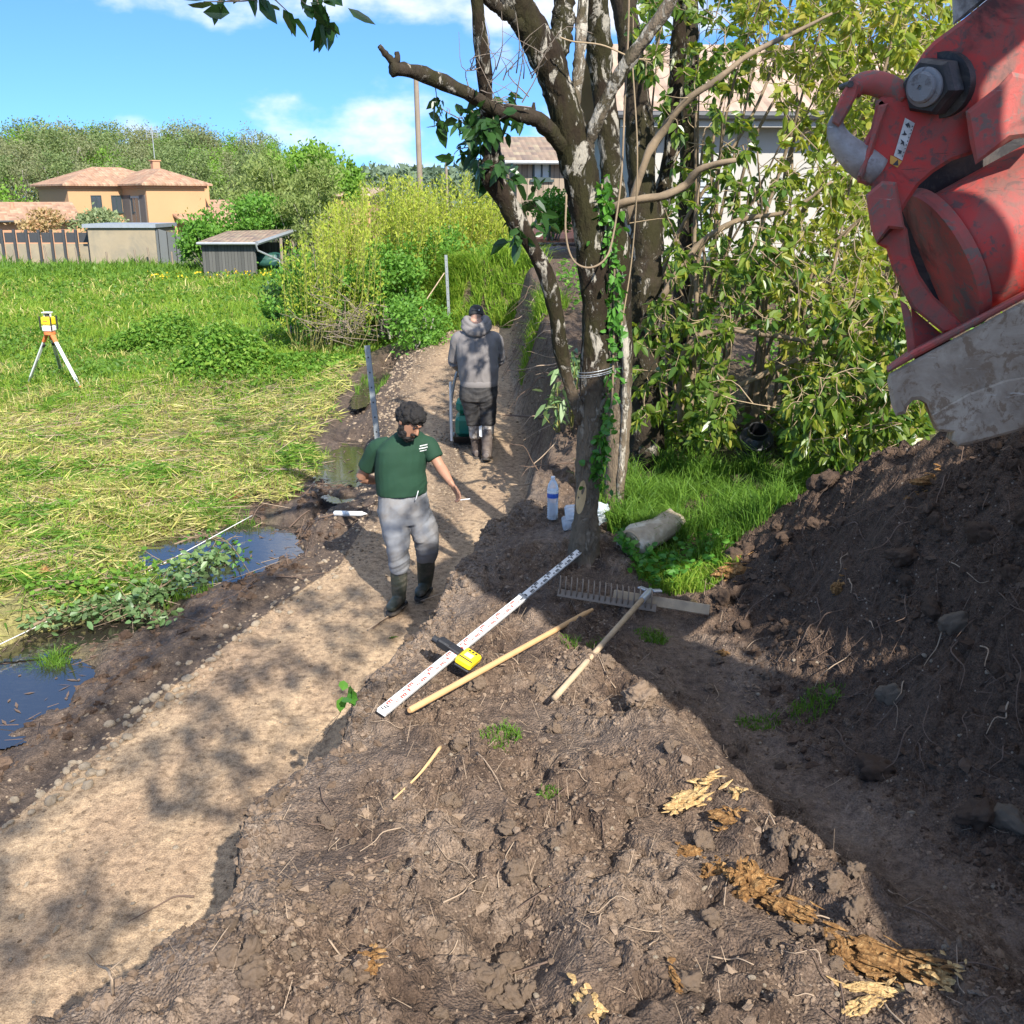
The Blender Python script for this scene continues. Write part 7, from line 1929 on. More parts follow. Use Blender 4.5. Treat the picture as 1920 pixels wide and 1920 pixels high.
def inframe(P, m=.06):
    d = P - np.array([0, 0, CAMZ]); f = d @ np.array(FW); x = d[:, 0] / f; y = (d @ np.array(UPV)) / f
    return (f > 0) & (abs(x) < .5 + m) & (abs(y) < .5 + m)
def field_pts(n, x0, x1, y0, y1, pw=1.0):
    x = rg.uniform(x0, x1, n); y = y0 + (y1 - y0) * rg.random(n) ** pw
    z = H(x, y); P = np.stack([x, y, z], 1)
    return P[inframe(P)]
def fieldness(P): return xl(P[:, 1]) - P[:, 0]
# meadow grass: thinner and finer near, coarser far
P = np.concatenate([field_pts(60000, -13, -1.5, 14.5, 24, 1.0), field_pts(75000, -20, -2, 24, 36), field_pts(62000, -30, -3, 34, 56)])
s_ = fieldness(P); hayl = 16.2 + .7 * fbm(P[:, 0], P[:, 1], 2.0, 3, 5) - .10 * P[:, 0]*0
keep = (s_ > 1.6 + .5 * fbm(P[:, 0], P[:, 1], 1.0, 2, 6)) & (P[:, 1] > hayl) & (rg.random(len(P)) < .55 + .9 * fbm(P[:, 0], P[:, 1], 1.3, 3, 66))
P = P[keep]; D_ = P[:, 1]
hgt = (.10 + .16 * np.clip(.5 + fbm(P[:, 0], P[:, 1], 1.6, 3, 67), 0, 1.2)) * rg.uniform(.6, 1.5, len(P)) * np.interp(D_, [14, 20, 35, 56], [.75, 1.0, 1.5, 2.2])
g_ = MB(); blades(g_, P, hgt, np.interp(D_, [14, 25, 56], [.012, .022, .055]) * rg.uniform(.6, 1.4, len(P)), rg.uniform(.2, .9, len(P)), rg)
tag(g_.build('meadow_grass', MAT['grass_blade']), 'bright green meadow grass between the tripod and the far fence', 'grass', kind='stuff')
P = np.concatenate([field_pts(9000, -13, -1.5, 15.5, 24), field_pts(9000, -22, -2, 24, 44)]); P = P[(fieldness(P) > 1.6) & (fbm(P[:, 0], P[:, 1], 1.8, 3, 166) > .04) & (P[:, 1] > 16)]
g_ = MB(); blades(g_, P, rg.uniform(.12, .34, len(P)) * np.interp(P[:, 1], [15, 44], [.9, 1.8]), np.interp(P[:, 1], [15, 44], [.014, .05]), rg.uniform(.3, 1.0, len(P)), rg)
tag(g_.build('dry_grass', MAT['straw']), 'pale dry grass in patches through the meadow', 'grass', kind='stuff')
# broad weed leaves through the meadow
P = np.concatenate([field_pts(26000, -13, -2, 15.5, 26), field_pts(26000, -24, -3, 26, 52)])
s_ = fieldness(P); w_ = fbm(P[:, 0], P[:, 1], 2.2, 3, 69)
P = P[(s_ > 1.6) & (P[:, 1] > 16.4) & (w_ > -.10)]
P[:, 2] += rg.uniform(.02, .30, len(P)) * np.interp(P[:, 1], [15, 50], [.8, 1.5])
L_ = rg.uniform(.05, .11, len(P)) * np.interp(P[:, 1], [15, 25, 52], [.8, 1.1, 2.2]); g_ = MB(); d = unit(len(P), rg); d[:, 2] = abs(d[:, 2]) * .7
quads(g_, P, d, L_, L_ * .6, rg); tag(g_.build('meadow_weed', MAT['grass_deep']), 'low leafy weeds growing through the meadow grass', 'weeds', kind='stuff')
# nettle mound behind the tripod
P = []; 
for (u, v, rx_, ry_, hh, n) in [(318, 632, 1.35, 1.0, .95, 6200), (420, 655, .9, .7, .75, 3400), (250, 632, .8, .6, .6, 2400), (560, 660, 1.2, .7, .28, 2400)]:
    c = gnd(u, v + 35); a = rg.uniform(0, 6.28, n); r = rg.random(n) ** .5
    x = c.x + np.cos(a) * r * rx_; y = c.y + np.sin(a) * r * ry_; hz_ = H(x, y)
    P.append(np.stack([x, y, hz_ + hh * (1 - r ** 2 * .8) * rg.random(n) ** .45 * (1 + .3 * fbm(x, y, .4, 2, 5))], 1))
P = np.concatenate(P); d = unit(len(P), rg); d[:, 2] = d[:, 2] * .5; L_ = rg.uniform(.05, .11, len(P))
g_ = MB(); leaves(g_, P, d, L_, L_ * .55, .25, .3, rg); c = gnd(340, 690)
tag(g_.build('nettle_patch', MAT['nettle'], loc=c), 'bushy mound of dark green nettles in the meadow right of the tripod', 'nettles', kind='stuff')
# yellow flowers by the plank shed
P = field_pts(420, -15, -10, 41, 44); P = P[(fbm(P[:, 0], P[:, 1], 1.5, 2, 9) > .12)]; P[:, 2] += rg.uniform(.35, .6, len(P))
g_ = MB(); quads(g_, P, unit(len(P), rg), .09, .08, rg); tag(g_.build('yellow_flowers', MAT['yellow_flower']), 'small yellow flowers in the grass before the plank shed', 'flowers', kind='stuff')
# tall weeds along the fence
P = field_pts(16000, -34, -9, 47, 53); P = P[rg.random(len(P)) < .7]
g_ = MB(); blades(g_, P, rg.uniform(.2, .75, len(P)) * (1 + fbm(P[:, 0], P[:, 1], 2.0, 2, 3)), .06, rg.uniform(.1, .6, len(P)), rg); tag(g_.build('fence_weeds', MAT['grass_deep']), 'tall rank weeds along the foot of the panel fence', 'weeds', kind='stuff')
# mown straw and stalks between ditch and meadow
P = np.concatenate([field_pts(60000, -9.5, -1.4, 8.2, 18.2, .9), field_pts(26000, -7, -1.6, 7.0, 13)])
s_ = fieldness(P); edge = .95 + .35 * fbm(P[:, 0], P[:, 1], .9, 3, 7) + .55 * (P[:, 1] < 11)
dens = np.clip(.75 + 1.0 * fbm(P[:, 0], P[:, 1], .9, 3, 88), .15, 1)
inwater = np.zeros(len(P))
for cx, cy, a, b_, an, z in EL:
    ddx = P[:, 0] - cx; ddy = P[:, 1] - cy
    e = ((ddx * math.cos(an) + ddy * math.sin(an)) / a) ** 2 + ((-ddx * math.sin(an) + ddy * math.cos(an)) / b_) ** 2
    inwater = np.maximum(inwater, (e < 1.25))
P = P[(s_ > edge) & (P[:, 1] < 18.0 + .8 * fbm(P[:, 0], P[:, 1], 1.4, 3, 99)) & (rg.random(len(P)) < dens) & (inwater < .5)]
n = len(P); an = rg.uniform(0, 2 * PI, n) + .8 * fbm(P[:, 0], P[:, 1], 1.2, 2, 44); L_ = rg.uniform(.08, .38, n); tl = rg.normal(size=n) * .3
P[:, 2] += rg.uniform(.0, .10, n) * (1 + fbm(P[:, 0], P[:, 1], .6, 2, 31))
d = np.stack([np.cos(an), np.sin(an), tl], 1)
gr_ = fbm(P[:, 0], P[:, 1], .8, 3, 177) + .25 * rg.normal(size=n) > .2
g_ = MB(); quads(g_, (P - d * L_[:, None] / 2)[gr_], d[gr_], L_[gr_], rg.uniform(.008, .024, gr_.sum()), rg)
tag(g_.build('cut_greens', MAT['nettle']), 'fresh green cut weeds mixed into the mown straw', 'cut grass', kind='stuff')
P, d, L_, an, tl = P[~gr_], d[~gr_], L_[~gr_], an[~gr_], tl[~gr_]; n = len(P)
g_ = MB(); quads(g_, P - d * L_[:, None] / 2, d, L_, rg.uniform(.006, .020, n), rg)
tag(g_.build('cut_grass', MAT['straw']), 'mat of mown straw yellow grass and stalks beside the ditch', 'cut grass', kind='stuff')
P2 = P[rg.random(n) < .22]; k = len(P2); L_ = rg.uniform(.05, .16, k)
g_ = MB(); blades(g_, P2, L_, .010, rg.uniform(.3, 1.0, k), rg); tag(g_.build('stubble', MAT['grass_blade']), 'short green regrowth between the mown stalks', 'grass', kind='stuff')
# pale stalk bundles and longer stems
def straws(n, x0, x1, y0, y1, L0, L1, r, mat, name, label, cat, lift_=.04, cond=None, seed=0):
    P = field_pts(n, x0, x1, y0, y1)
    if cond is not None: P = P[cond(P)]
    k = len(P); an = rg.uniform(0, 2 * PI, k); L_ = rg.uniform(L0, L1, k)
    B = P + np.stack([np.cos(an), np.sin(an), 0 * an], 1) * L_[:, None]
    B[:, 2] = H(B[:, 0], B[:, 1]) + rg.uniform(.0, .10, k); P[:, 2] += rg.uniform(.0, lift_, k)
    g_ = MB(); sticks(g_, P, B, rg.uniform(.4, 1.3, k) * r); return tag(g_.build(name, MAT[mat]), label, cat, kind='stuff')
straws(1500, -8, -1.6, 8.5, 18, .3, .9, .005, 'root_pale', 'dry_stalks', 'long dry stalks strewn over the mown grass', 'stalks', .1, lambda P: (fieldness(P) > 1.1))

# ------------------------------------------------------------------ grass under the trees and on the bank
def patch(name, label, uvr, n, h0, h1, w_, mat, clumpf=.35, seed=0, thr=-.1, leanmax=.9):
    P = []
    for (u, v, rx_, ry_, wt) in uvr:
        c = gnd(u, v); k = int(n * wt); a = rg.uniform(0, 6.28, k); r = rg.random(k) ** .55
        x = c.x + np.cos(a) * r * rx_; y = c.y + np.sin(a) * r * ry_; P.append(np.stack([x, y, H(x, y) - .01], 1))
    P = np.concatenate(P); P = P[fbm(P[:, 0], P[:, 1], clumpf, 3, 200 + seed) > thr]
    g_ = MB(); k = len(P); blades(g_, P, rg.uniform(h0, h1, k) * (1 + .8 * fbm(P[:, 0], P[:, 1], .3, 2, 210 + seed)), w_, rg.uniform(.3, leanmax, k), rg)
    return tag(g_.build(name, MAT[mat]), label, 'grass', kind='stuff')
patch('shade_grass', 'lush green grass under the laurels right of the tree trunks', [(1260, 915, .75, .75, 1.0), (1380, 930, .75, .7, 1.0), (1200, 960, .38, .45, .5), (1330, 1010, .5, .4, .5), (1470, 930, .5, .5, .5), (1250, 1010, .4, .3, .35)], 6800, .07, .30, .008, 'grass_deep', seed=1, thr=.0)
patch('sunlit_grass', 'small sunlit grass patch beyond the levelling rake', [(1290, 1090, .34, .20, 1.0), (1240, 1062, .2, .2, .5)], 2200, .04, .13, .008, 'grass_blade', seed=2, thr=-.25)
patch('bank_grass', 'pale grass tufts hanging over the cut bank beside the path', [(1003, 610, .2, .45, 1.0), (1030, 575, .25, .5, .4)], 1300, .12, .34, .013, 'grass_blade', seed=3, thr=-.3, leanmax=1.3)
patch('slope_grass', 'green grass on the slope where the path ends', [(850, 570, .6, .6, .8), (800, 590, .8, .6, 1.0), (965, 500, .6, 1.3, .7), (760, 640, .6, .5, .5)], 5200, .2, .5, .02, 'grass_blade', seed=4, thr=-.3, leanmax=1.2)
patch('ditch_grass', 'ragged grass tuft at the edge of the nearest muddy pool', [(80, 1290, .18, .22, .6), (400, 985, .6, .2, .5), (700, 740, .25, .9, 1.0), (300, 1110, .5, .2, .6)], 1700, .06, .18, .008, 'grass_deep', seed=5, thr=-.2)
patch('soil_grass', 'sparse grass blades on the dark earth', [(1220, 1195, .10, .08, .5), (1530, 1320, .14, .10, .5), (1420, 1360, .12, .06, .4), (940, 1390, .10, .10, .35), (1090, 1210, .12, .1, .3), (1030, 1490, .05, .05, .2)], 700, .02, .07, .006, 'grass_deep', seed=6, thr=-.3)
# low leafy plants by the log
P = []
for (u, v, r_, n_) in [(1235, 1085, .20, 190), (1190, 1050, .12, 90), (1310, 1060, .22, 130), (1170, 1035, .08, 50)]:
    c = gnd(u, v); a = rg.uniform(0, 6.28, n_); r = rg.random(n_) ** .5 * r_; x = c.x + np.cos(a) * r; y = c.y + np.sin(a) * r; P.append(np.stack([x, y, H(x, y) + rg.uniform(.02, .14, n_)], 1))
P = np.concatenate(P); d = unit(len(P), rg); d[:, 2] = abs(d[:, 2]) * .4; L_ = rg.uniform(.035, .075, len(P)); g_ = MB(); leaves(g_, P, d, L_, L_ * .6, .2, .2, rg)
tag(g_.build('ground_cover', MAT['ivy_leaf']), 'low bright leaves round the cut log', 'ground cover', kind='stuff')
# undergrowth below the laurels
P = []
for (u, v, rx_, ry_, n_) in [(1270, 830, .4, .4, 450), (1535, 850, .45, .45, 700), (1580, 860, .6, .4, 700)]:
    c = gnd(u, v); a = rg.uniform(0, 6.28, n_); r = rg.random(n_) ** .5; x = c.x + np.cos(a) * r * rx_; y = c.y + np.sin(a) * r * ry_; P.append(np.stack([x, y, H(x, y) + rg.uniform(.03, .32, n_)], 1))
P = np.concatenate(P); d = unit(len(P), rg); d[:, 2] *= .5; L_ = rg.uniform(.06, .11, len(P)); g_ = MB(); leaves(g_, P, d, L_, L_ * .45, .3, .3, rg)
tag(g_.build('undergrowth', MAT['laurel_leaf']), 'low leafy undergrowth around the black pipe coupling', 'undergrowth', kind='stuff')
# leaf litter and scrub on the ground further back under the trees
P = field_pts(9000, .3, 6, 9, 19); P = P[(P[:, 0] > xr(P[:, 1]) + .6) & (fbm(P[:, 0], P[:, 1], 1.0, 3, 301) > .02)]
d = unit(len(P), rg); d[:, 2] *= .5; P[:, 2] += rg.uniform(.01, .22, len(P)); L_ = rg.uniform(.05, .11, len(P)); g_ = MB(); leaves(g_, P, d, L_, L_ * .5, .3, .2, rg)
tag(g_.build('scrub', MAT['bush_leaf']), 'low scattered green scrub on the bare ground behind the trunks', 'scrub', kind='stuff')
# bluish broad leaves growing from the cut bank
for (u, v, lab) in [(1052, 750, 'grey green broad leaved weed growing from the cut bank by the trunk'), (1075, 690, 'grey green broad leaved weed high on the cut bank behind the trunk')]:
    c = at(u, v, 9.6); n_ = 60; P = np.array(c) + rg.standard_normal((n_, 3)) * np.array([.09, .12, .10]); d = unit(n_, rg); d[:, 2] -= .1; L_ = rg.uniform(.08, .17, n_); g_ = MB(); leaves(g_, P, d, L_, L_ * .32, .2, .4, rg)
    s2 = MB(); sticks(s2, np.repeat(np.array([[c.x, c.y + .1, Hs(c.x, c.y + .1) - .05]]), 8, 0), P[:8], .006)
    rt = thing('bank_weed', lab, 'weed', c); g_.build('foliage', MAT['cut_leaf'], rt); s2.build('stem', MAT['willow_stem'], rt)

# ------------------------------------------------------------------ cut leafy branches lying at the water
def cutbranch(label, pts, n_, spread_, L0, L1, seed, mat='cut_leaf'):
    rr = np.random.default_rng(seed); c = []
    for (u, v, h_) in pts:
        q = gnd(u, v); c.append((q.x, q.y, max(Hs(q.x, q.y), -.16) + h_))
    C_ = bez(c, 40); root = thing('cut_branch', label, 'branch', c[0])
    s2 = MB(); s2.tube(C_, np.linspace(.014, .004, 40), n=6)
    for k in range(18):
        i = rr.integers(3, 38); a = C_[i]; b_ = a + rr.standard_normal(3) * np.array([.22, .18, .06]) + np.array([0, 0, .05]); s2.tube(bez([a, (a + b_) / 2 + rr.standard_normal(3) * .02, b_], 6), np.linspace(.005, .002, 6), n=4)
    s2.build('stem', MAT['stem_bark'], root, smooth=True)
    k = rr.integers(2, 40, n_); P = C_[k] + rr.standard_normal((n_, 3)) * np.array([1, .8, .3]) * spread_; P[:, 2] = np.maximum(P[:, 2], np.maximum(H(P[:, 0], P[:, 1]), -.16) + .015)
    d = unit(n_, rr); d[:, 2] *= .45; L_ = rr.uniform(L0, L1, n_); g_ = MB(); leaves(g_, P, d, L_, L_ * .55, .2, .15, rr); g_.build('foliage', MAT[mat], root)
cutbranch('cut leafy branch with broad grey green leaves lying over the muddy pool', [(150, 1190, .06), (220, 1165, .10), (300, 1140, .14), (370, 1110, .12), (425, 1085, .08)], 620, .13, .05, .10, 301)
cutbranch('cut leafy branch hanging its leaves into the left pool', [(60, 1230, .05), (120, 1200, .08), (190, 1200, .10), (250, 1185, .08), (300, 1175, .05)], 300, .10, .05, .09, 302)
cutbranch('thin leafy branch floating across the middle pool', [(330, 1050, .03), (380, 1040, .05), (430, 1060, .08), (470, 1085, .05)], 60, .07, .04, .07, 303, 'ivy_leaf')
cutbranch('mixed leafy branch on the straw above the near pools', [(60, 1120, .05), (140, 1110, .10), (230, 1100, .10), (330, 1090, .06)], 320, .16, .05, .09, 304, 'nettle')

# ------------------------------------------------------------------ stones, crumbs, clods
def scatter_ico(mb, P, size, sub=1, amp=.25, rr=rg, flat=.75):
    V, F = ico(sub); n = len(P); nv = len(V)
    sz = np.broadcast_to(size, (n,))
    sc_ = sz[:, None] * rr.uniform(.65, 1.35, (n, 3)) * np.array([1, 1, flat])
    a = rr.uniform(0, 2 * PI, n); b_ = rr.uniform(-.5, .5, n)
    jit = 1 + amp * rr.standard_normal((n, nv)) * .5
    W = V[None] * jit[:, :, None] * sc_[:, None, :]
    ca, sa = np.cos(a)[:, None], np.sin(a)[:, None]; x = W[:, :, 0] * ca - W[:, :, 1] * sa; y = W[:, :, 0] * sa + W[:, :, 1] * ca; z = W[:, :, 2]
    cb, sb = np.cos(b_)[:, None], np.sin(b_)[:, None]; W = np.stack([x, y * cb - z * sb, y * sb + z * cb], 2) + P[:, None, :]
    mb.add(W.reshape(-1, 3), T=(F[None] + (np.arange(n) * nv)[:, None, None]).reshape(-1, 3))
# crumbs of earth over the mound and the bank
P = field_pts(150000, -2.4, 3.4, 2.3, 8.0, 1.35); e_ = P[:, 0] - xr(P[:, 1]); bs_ = bank(P[:, 0], P[:, 1])[1]
ok = (e_ > .02) & (rg.random(len(P)) < np.clip(.42 - .42 * sm(-.06, .22, fbm(P[:, 0], P[:, 1], .62, 2, 33)) + 1.2 * fbm(P[:, 0], P[:, 1], .5, 3, 401) - .5 * np.exp(-((bs_ + .28) / .25) ** 2), .06, 1))
P = P[ok]; bs_ = bs_[ok]
sz = .003 + .008 * rg.random(len(P)) ** 3.0 + .012 * (rg.random(len(P)) < .025)
dk = bs_ > -.1
mbx = MB(); scatter_ico(mbx, P[~dk], sz[~dk], 0, .75); tag(mbx.build('soil_crumbs', MAT['soil_crumb']), 'loose crumbs of brown earth over the dug mound', 'soil crumbs', kind='stuff')
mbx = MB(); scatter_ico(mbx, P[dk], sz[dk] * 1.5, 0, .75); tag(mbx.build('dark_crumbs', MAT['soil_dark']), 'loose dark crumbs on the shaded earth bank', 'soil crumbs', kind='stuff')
# along the broken lip and the foot of the wall
yy = rg.uniform(2.4, 8, 5200); ee = np.where(rg.random(5200) < .5, abs(rg.normal(size=5200)) * .12, -abs(rg.normal(size=5200)) * .16 - .08)
xx = xr(yy) + ee; P = np.stack([xx, yy, H(xx, yy)], 1); P = P[inframe(P)]
mbx = MB(); scatter_ico(mbx, P, .004 + .016 * rg.random(len(P)) ** 3, 1, .35); tag(mbx.build('lip_crumbs', MAT['soil_crumb']), 'crumbled earth fallen along the cut edge of the mound', 'soil crumbs', kind='stuff')
# grit and gravel on the path
P = field_pts(30000, -3.4, .4, 3.2, 20, 1.3); pcx = (P[:, 0] - xl(P[:, 1])) / np.maximum(xr(P[:, 1]) - xl(P[:, 1]), .3)
gd = np.where(P[:, 1] > 8.5, np.maximum(np.exp(-((pcx - .42) / .13) ** 2), np.exp(-((pcx - .0) / .14) ** 2)), .10 + .5 * np.exp(-((pcx - .02) / .06) ** 2) + .3 * np.clip(fbm(P[:, 0], P[:, 1], .6, 3, 405), 0, 1))
gd = np.maximum(gd, .8 * np.exp(-((pcx - .98) / .1) ** 2) * (P[:, 1] > 8.5))
P = P[(pcx > -.25) & (pcx < 1.02) & (rg.random(len(P)) < gd)]
mbx = MB(); scatter_ico(mbx, P, (.003 + .010 * rg.random(len(P)) ** 2.2) * np.interp(P[:, 1], [3, 8, 20], [1, 1.25, 2.2]), 1, .25); tag(mbx.build('gravel', MAT['pebble']), 'loose gravel and grit on the sandy path', 'gravel', kind='stuff')
P = field_pts(9000, -4.2, -1.2, 4.2, 20); sv = fieldness(P); P = P[(sv > -.05) & (sv < .35 + .4 * (P[:, 1] > 9)) & (rg.random(len(P)) < .5)]
mbx = MB(); scatter_ico(mbx, P, (.006 + .016 * rg.random(len(P)) ** 2) * np.interp(P[:, 1], [4, 9, 20], [1, 1.1, 1.6]), 1, .25); tag(mbx.build('verge_gravel', MAT['pebble']), 'coarse gravel and earth bits along the left edge of the path', 'gravel', kind='stuff')
P = field_pts(16000, -5.5, -1.4, 5, 12); sv = fieldness(P); P = P[(sv > .3) & (sv < 1.5) & (rg.random(len(P)) < np.clip(.3 + fbm(P[:, 0], P[:, 1], .5, 3, 407), 0, 1))]
mbx = MB(); scatter_ico(mbx, P, .006 + .035 * rg.random(len(P)) ** 3, 1, .6); tag(mbx.build('mud_clods', MAT['soil_dark']), 'wet dark mud lumps along the ditch', 'mud', kind='stuff')
# single stones of the rough kerb row
VST = []
def protos_of(name, mat, k, size, amp, sub, seed, label, cat, group, flat=.7):
    out = []
    for i in range(k):
        m_ = MB(); m_.blob((0, 0, 0), (size, size * (.6 + .3 * (i % 3) / 2), size * flat), sub, amp, seed + i); o = m_.build(name, MAT[mat], smooth=True); tag(o, label, cat, group); out.append(o)
    return out
_first = {}
def place(pr, i, x, y, sc_, sink=.3, rz=None, label=None):
    o = pr[i % len(pr)]
    if o.name in _first: o = o.copy(); C.objects.link(o)
    _first[o.name] = 1
    s_ = sc_; o.scale = (s_ * random.uniform(.8, 1.25), s_ * random.uniform(.8, 1.25), s_ * random.uniform(.8, 1.2)); o.rotation_euler = (random.uniform(-.4, .4), random.uniform(-.4, .4), random.uniform(0, 6.28) if rz is None else rz)
    o.location = (x, y, Hs(x, y) + s_ * sink)
    if label: o['label'] = label
    return o
st = protos_of('kerb_stone', 'stone_pale', 5, 1.0, .16, 2, 501, 'rounded pale stone in the rough row along the left edge of the path', 'stone', 'stones along the left edge of the path')
kerb = [(20, 1545), (60, 1525), (95, 1505), (115, 1500), (128, 1478), (150, 1468), (160, 1440), (172, 1452), (150, 1432), (190, 1452), (185, 1420), (205, 1425), (215, 1400), (228, 1392), (240, 1385), (205, 1360), (222, 1352), (238, 1345), (255, 1335), (262, 1352), (275, 1318), (290, 1310), (300, 1300), (312, 1292), (330, 1296), (340, 1292), (355, 1288), (350, 1275), (368, 1268), (300, 1325), (395, 1240), (410, 1228), (380, 1252), (440, 1200), (480, 1172), (520, 1148), (560, 1128), (600, 1104), (630, 1085), (660, 1068), (470, 1186), (545, 1150), (165, 1475), (140, 1455), (110, 1470), (195, 1405), (245, 1362), (270, 1345), (282, 1335), (318, 1310)]
for i, (u, v) in enumerate(kerb):
    p = gnd(u, v); place(st, i, p.x, p.y, random.uniform(.018, .042), .25)
for i in range(60):
    y = random.uniform(4.6, 8.8); x = float(xl(y)) + random.gauss(-.02, .09); place(st, i, x, y, random.uniform(.012, .030), .25)
st2 = protos_of('path_stone', 'stone_pale', 4, 1.0, .12, 2, 521, 'small pale flat stone lying on the sandy path in the foreground', 'stone', 'loose stones on the path', .5)
for i, (u, v) in enumerate([(50, 1660), (212, 1660), (250, 1695), (160, 1675), (88, 1795), (64, 1880), (302, 1745), (108, 1740), (105, 1745), (150, 1700), (40, 1720), (527, 1355), (595, 1370), (120, 1560), (330, 1590), (20, 1800), (35, 1660), (200, 1600)]):
    p = gnd(u, v); place(st2, i, p.x, p.y, random.uniform(.010, .020), .2)
st3 = protos_of('soil_stone', 'stone_pale', 4, 1.0, .12, 2, 531, 'small pale stone half sunk in the dug soil', 'stone', 'small stones in the dug soil')
for i in range(70):
    u, v = random.uniform(420, 1900), random.uniform(1200, 1910); p = gnd(u, v)
    if p.x > float(xr(p.y)) + .05: place(st3, i, p.x, p.y, random.uniform(.005, .014), .3)
cl_ = protos_of('earth_clod', 'soil_crumb', 6, 1.0, .34, 3, 541, 'rough lump of brown earth lying on the dug mound', 'clod', 'earth clods on the mound', .8)
def place_uv(pr, i, u, v, s_, label=None, sink=.35):
    p = gnd(u, v); return place(pr, i, p.x, p.y, s_, sink, label=label)
m_ = MB(); p_ = gnd(1200, 1318); m_.blob(p_ + Vector((0, 0, .04)), (.075, .07, .062), 4, .2, 547); tag(m_.build('earth_clod', MAT['soil_crumb'], smooth=True, loc=p_), 'largest round clod of earth lying right of the rake handle', 'clod')
for i in range(90):
    u, v = random.uniform(430, 1650), random.uniform(1180, 1915); p = gnd(u, v)
    if p.x > float(xr(p.y)) + .05: place(cl_, i + 1, p.x, p.y, random.uniform(.014, .045), .3)
for i, (u, v, s_) in enumerate([(470, 1790, .05), (930, 1850, .06), (960, 1880, .05), (985, 1870, .045), (905, 1830, .04), (955, 1815, .045), (470, 1840, .045), (1460, 1580, .04), (1560, 1660, .05), (1600, 1710, .045)]): place_uv(cl_, i, u, v, s_)
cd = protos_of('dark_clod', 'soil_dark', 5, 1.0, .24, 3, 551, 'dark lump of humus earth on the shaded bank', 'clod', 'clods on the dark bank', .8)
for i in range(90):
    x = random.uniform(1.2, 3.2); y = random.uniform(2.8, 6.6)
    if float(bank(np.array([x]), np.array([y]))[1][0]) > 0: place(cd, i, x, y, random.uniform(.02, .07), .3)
bst = protos_of('bank_boulder', 'stone_dirty', 2, 1.0, .2, 3, 561, 'pale mottled stone', 'stone', None, .9)
for i, (u, v, s_, lb) in enumerate([(1672, 1312, .06, 'mottled upright stone at the foot of the dark bank'), (1790, 1175, .055, 'grey stone sticking out of the middle of the dark bank'), (1890, 1545, .065, 'pinkish lump of stone at the right edge of the dark bank')]): place_uv(bst, i, u, v, s_, lb)
# sawn stump piece at the grass edge and orange rotten wood
b = NB('rotten_wood'); co = b.coord(); mp = b.n('ShaderNodeMapping'); mp.inputs['Scale'].default_value = (30, 30, 5); b.l(co, mp.inputs[0])
nn = b.noise(mp.outputs[0], 1.6, 6, .7, .6); c_ = b.ramp(nn, [(.30, (.075, .038, .017)), (.52, (.27, .14, .05)), (.76, (.56, .36, .16))]); b.pbsdf(c_, .9, 0, b.bump(nn, .9, .02), .2); MAT['rotten_wood'] = b.m
b = NB('splinter_wood'); co = b.coord(); mp = b.n('ShaderNodeMapping'); mp.inputs['Scale'].default_value = (40, 40, 6); b.l(co, mp.inputs[0])
nn = b.noise(mp.outputs[0], 1.6, 5, .7, .4); c_ = b.ramp(nn, [(.3, (.26, .15, .06)), (.58, (.56, .38, .17)), (.8, (.74, .58, .33))]); b.pbsdf(c_, .85, 0, b.bump(nn, .8, .015), .2); MAT['splinter_wood'] = b.m
def rotten(label, u, v, L, w_, an, n_, mat, seed, hgt=.03, cat='wood', name='rotten_wood', jag=1.0):
    rr = np.random.default_rng(seed); c = np.array(gnd(u, v)); m_ = MB(); d0 = np.array([math.cos(an), math.sin(an), 0]); s0 = np.array([-math.sin(an), math.cos(an), 0])
    # a torn slab: one jagged core with fibres and slivers standing off it
    m_.blob(c + np.array([0, 0, hgt * .3]), (L * .42, w_ * .42, hgt * .55), 3, .34, seed, M=np.array([d0, s0, [0, 0, 1]]).T)
    for i in range(n_):
        o = d0 * rr.normal() * L * .24 + s0 * rr.normal() * w_ * .26; q = c + o; q[2] = Hs(q[0], q[1]) + rr.uniform(.0, hgt)
        dd = d0 + rr.standard_normal(3) * np.array([.28, .28, .22]) * jag; dd /= np.linalg.norm(dd); l_ = L * rr.uniform(.10, .34); wd = rr.uniform(.004, .013)
        m_.tube([q - dd * l_ / 2, q - dd * l_ * .1 + rr.standard_normal(3) * .003, q + dd * l_ / 2], [wd * .4, wd, wd * .2], n=5, noise=.25, ell=(1, .45), seed=seed + i)
    return tag(m_.build(name, MAT[mat], loc=c), label, cat)
rotten('pale yellow splintered wood shard on the mud above the orange pieces', 1300, 1500, .30, .10, .42, 46, 'splinter_wood', 601, .04, name='wood_shard')
rotten('small tuft of pale splinters beside the largest wood shard', 1385, 1492, .10, .07, .5, 22, 'splinter_wood', 602, .03, name='wood_shard')
rotten('thin scatter of orange wood crumbs below the pale shard', 1365, 1535, .16, .09, -.3, 26, 'rotten_wood', 603, .015)
rotten('round crumbling lump of orange rotten wood, largest in the foreground', 1405, 1665, .20, .17, .9, 80, 'rotten_wood', 604, .085, jag=2.4)
rotten('broken orange slab half buried between the largest lump and the rotten slab', 1480, 1715, .20, .09, -.8, 40, 'rotten_wood', 622, .05)
rotten('crumbled ochre wood at the lower right end of the wood trail', 1600, 1800, .18, .12, -.7, 44, 'rotten_wood', 623, .03)
rotten('small orange rotten lump just left of the largest one', 1338, 1640, .09, .08, .4, 24, 'rotten_wood', 605, .04, jag=2.0)
rotten('ochre fragment of rotten wood at the left end of the wood trail', 1290, 1600, .12, .07, .2, 22, 'rotten_wood', 606, .025)
rotten('dark upright piece of rotten wood in the wood trail', 1570, 1790, .10, .07, 1.3, 20, 'rotten_wood', 607, .07)
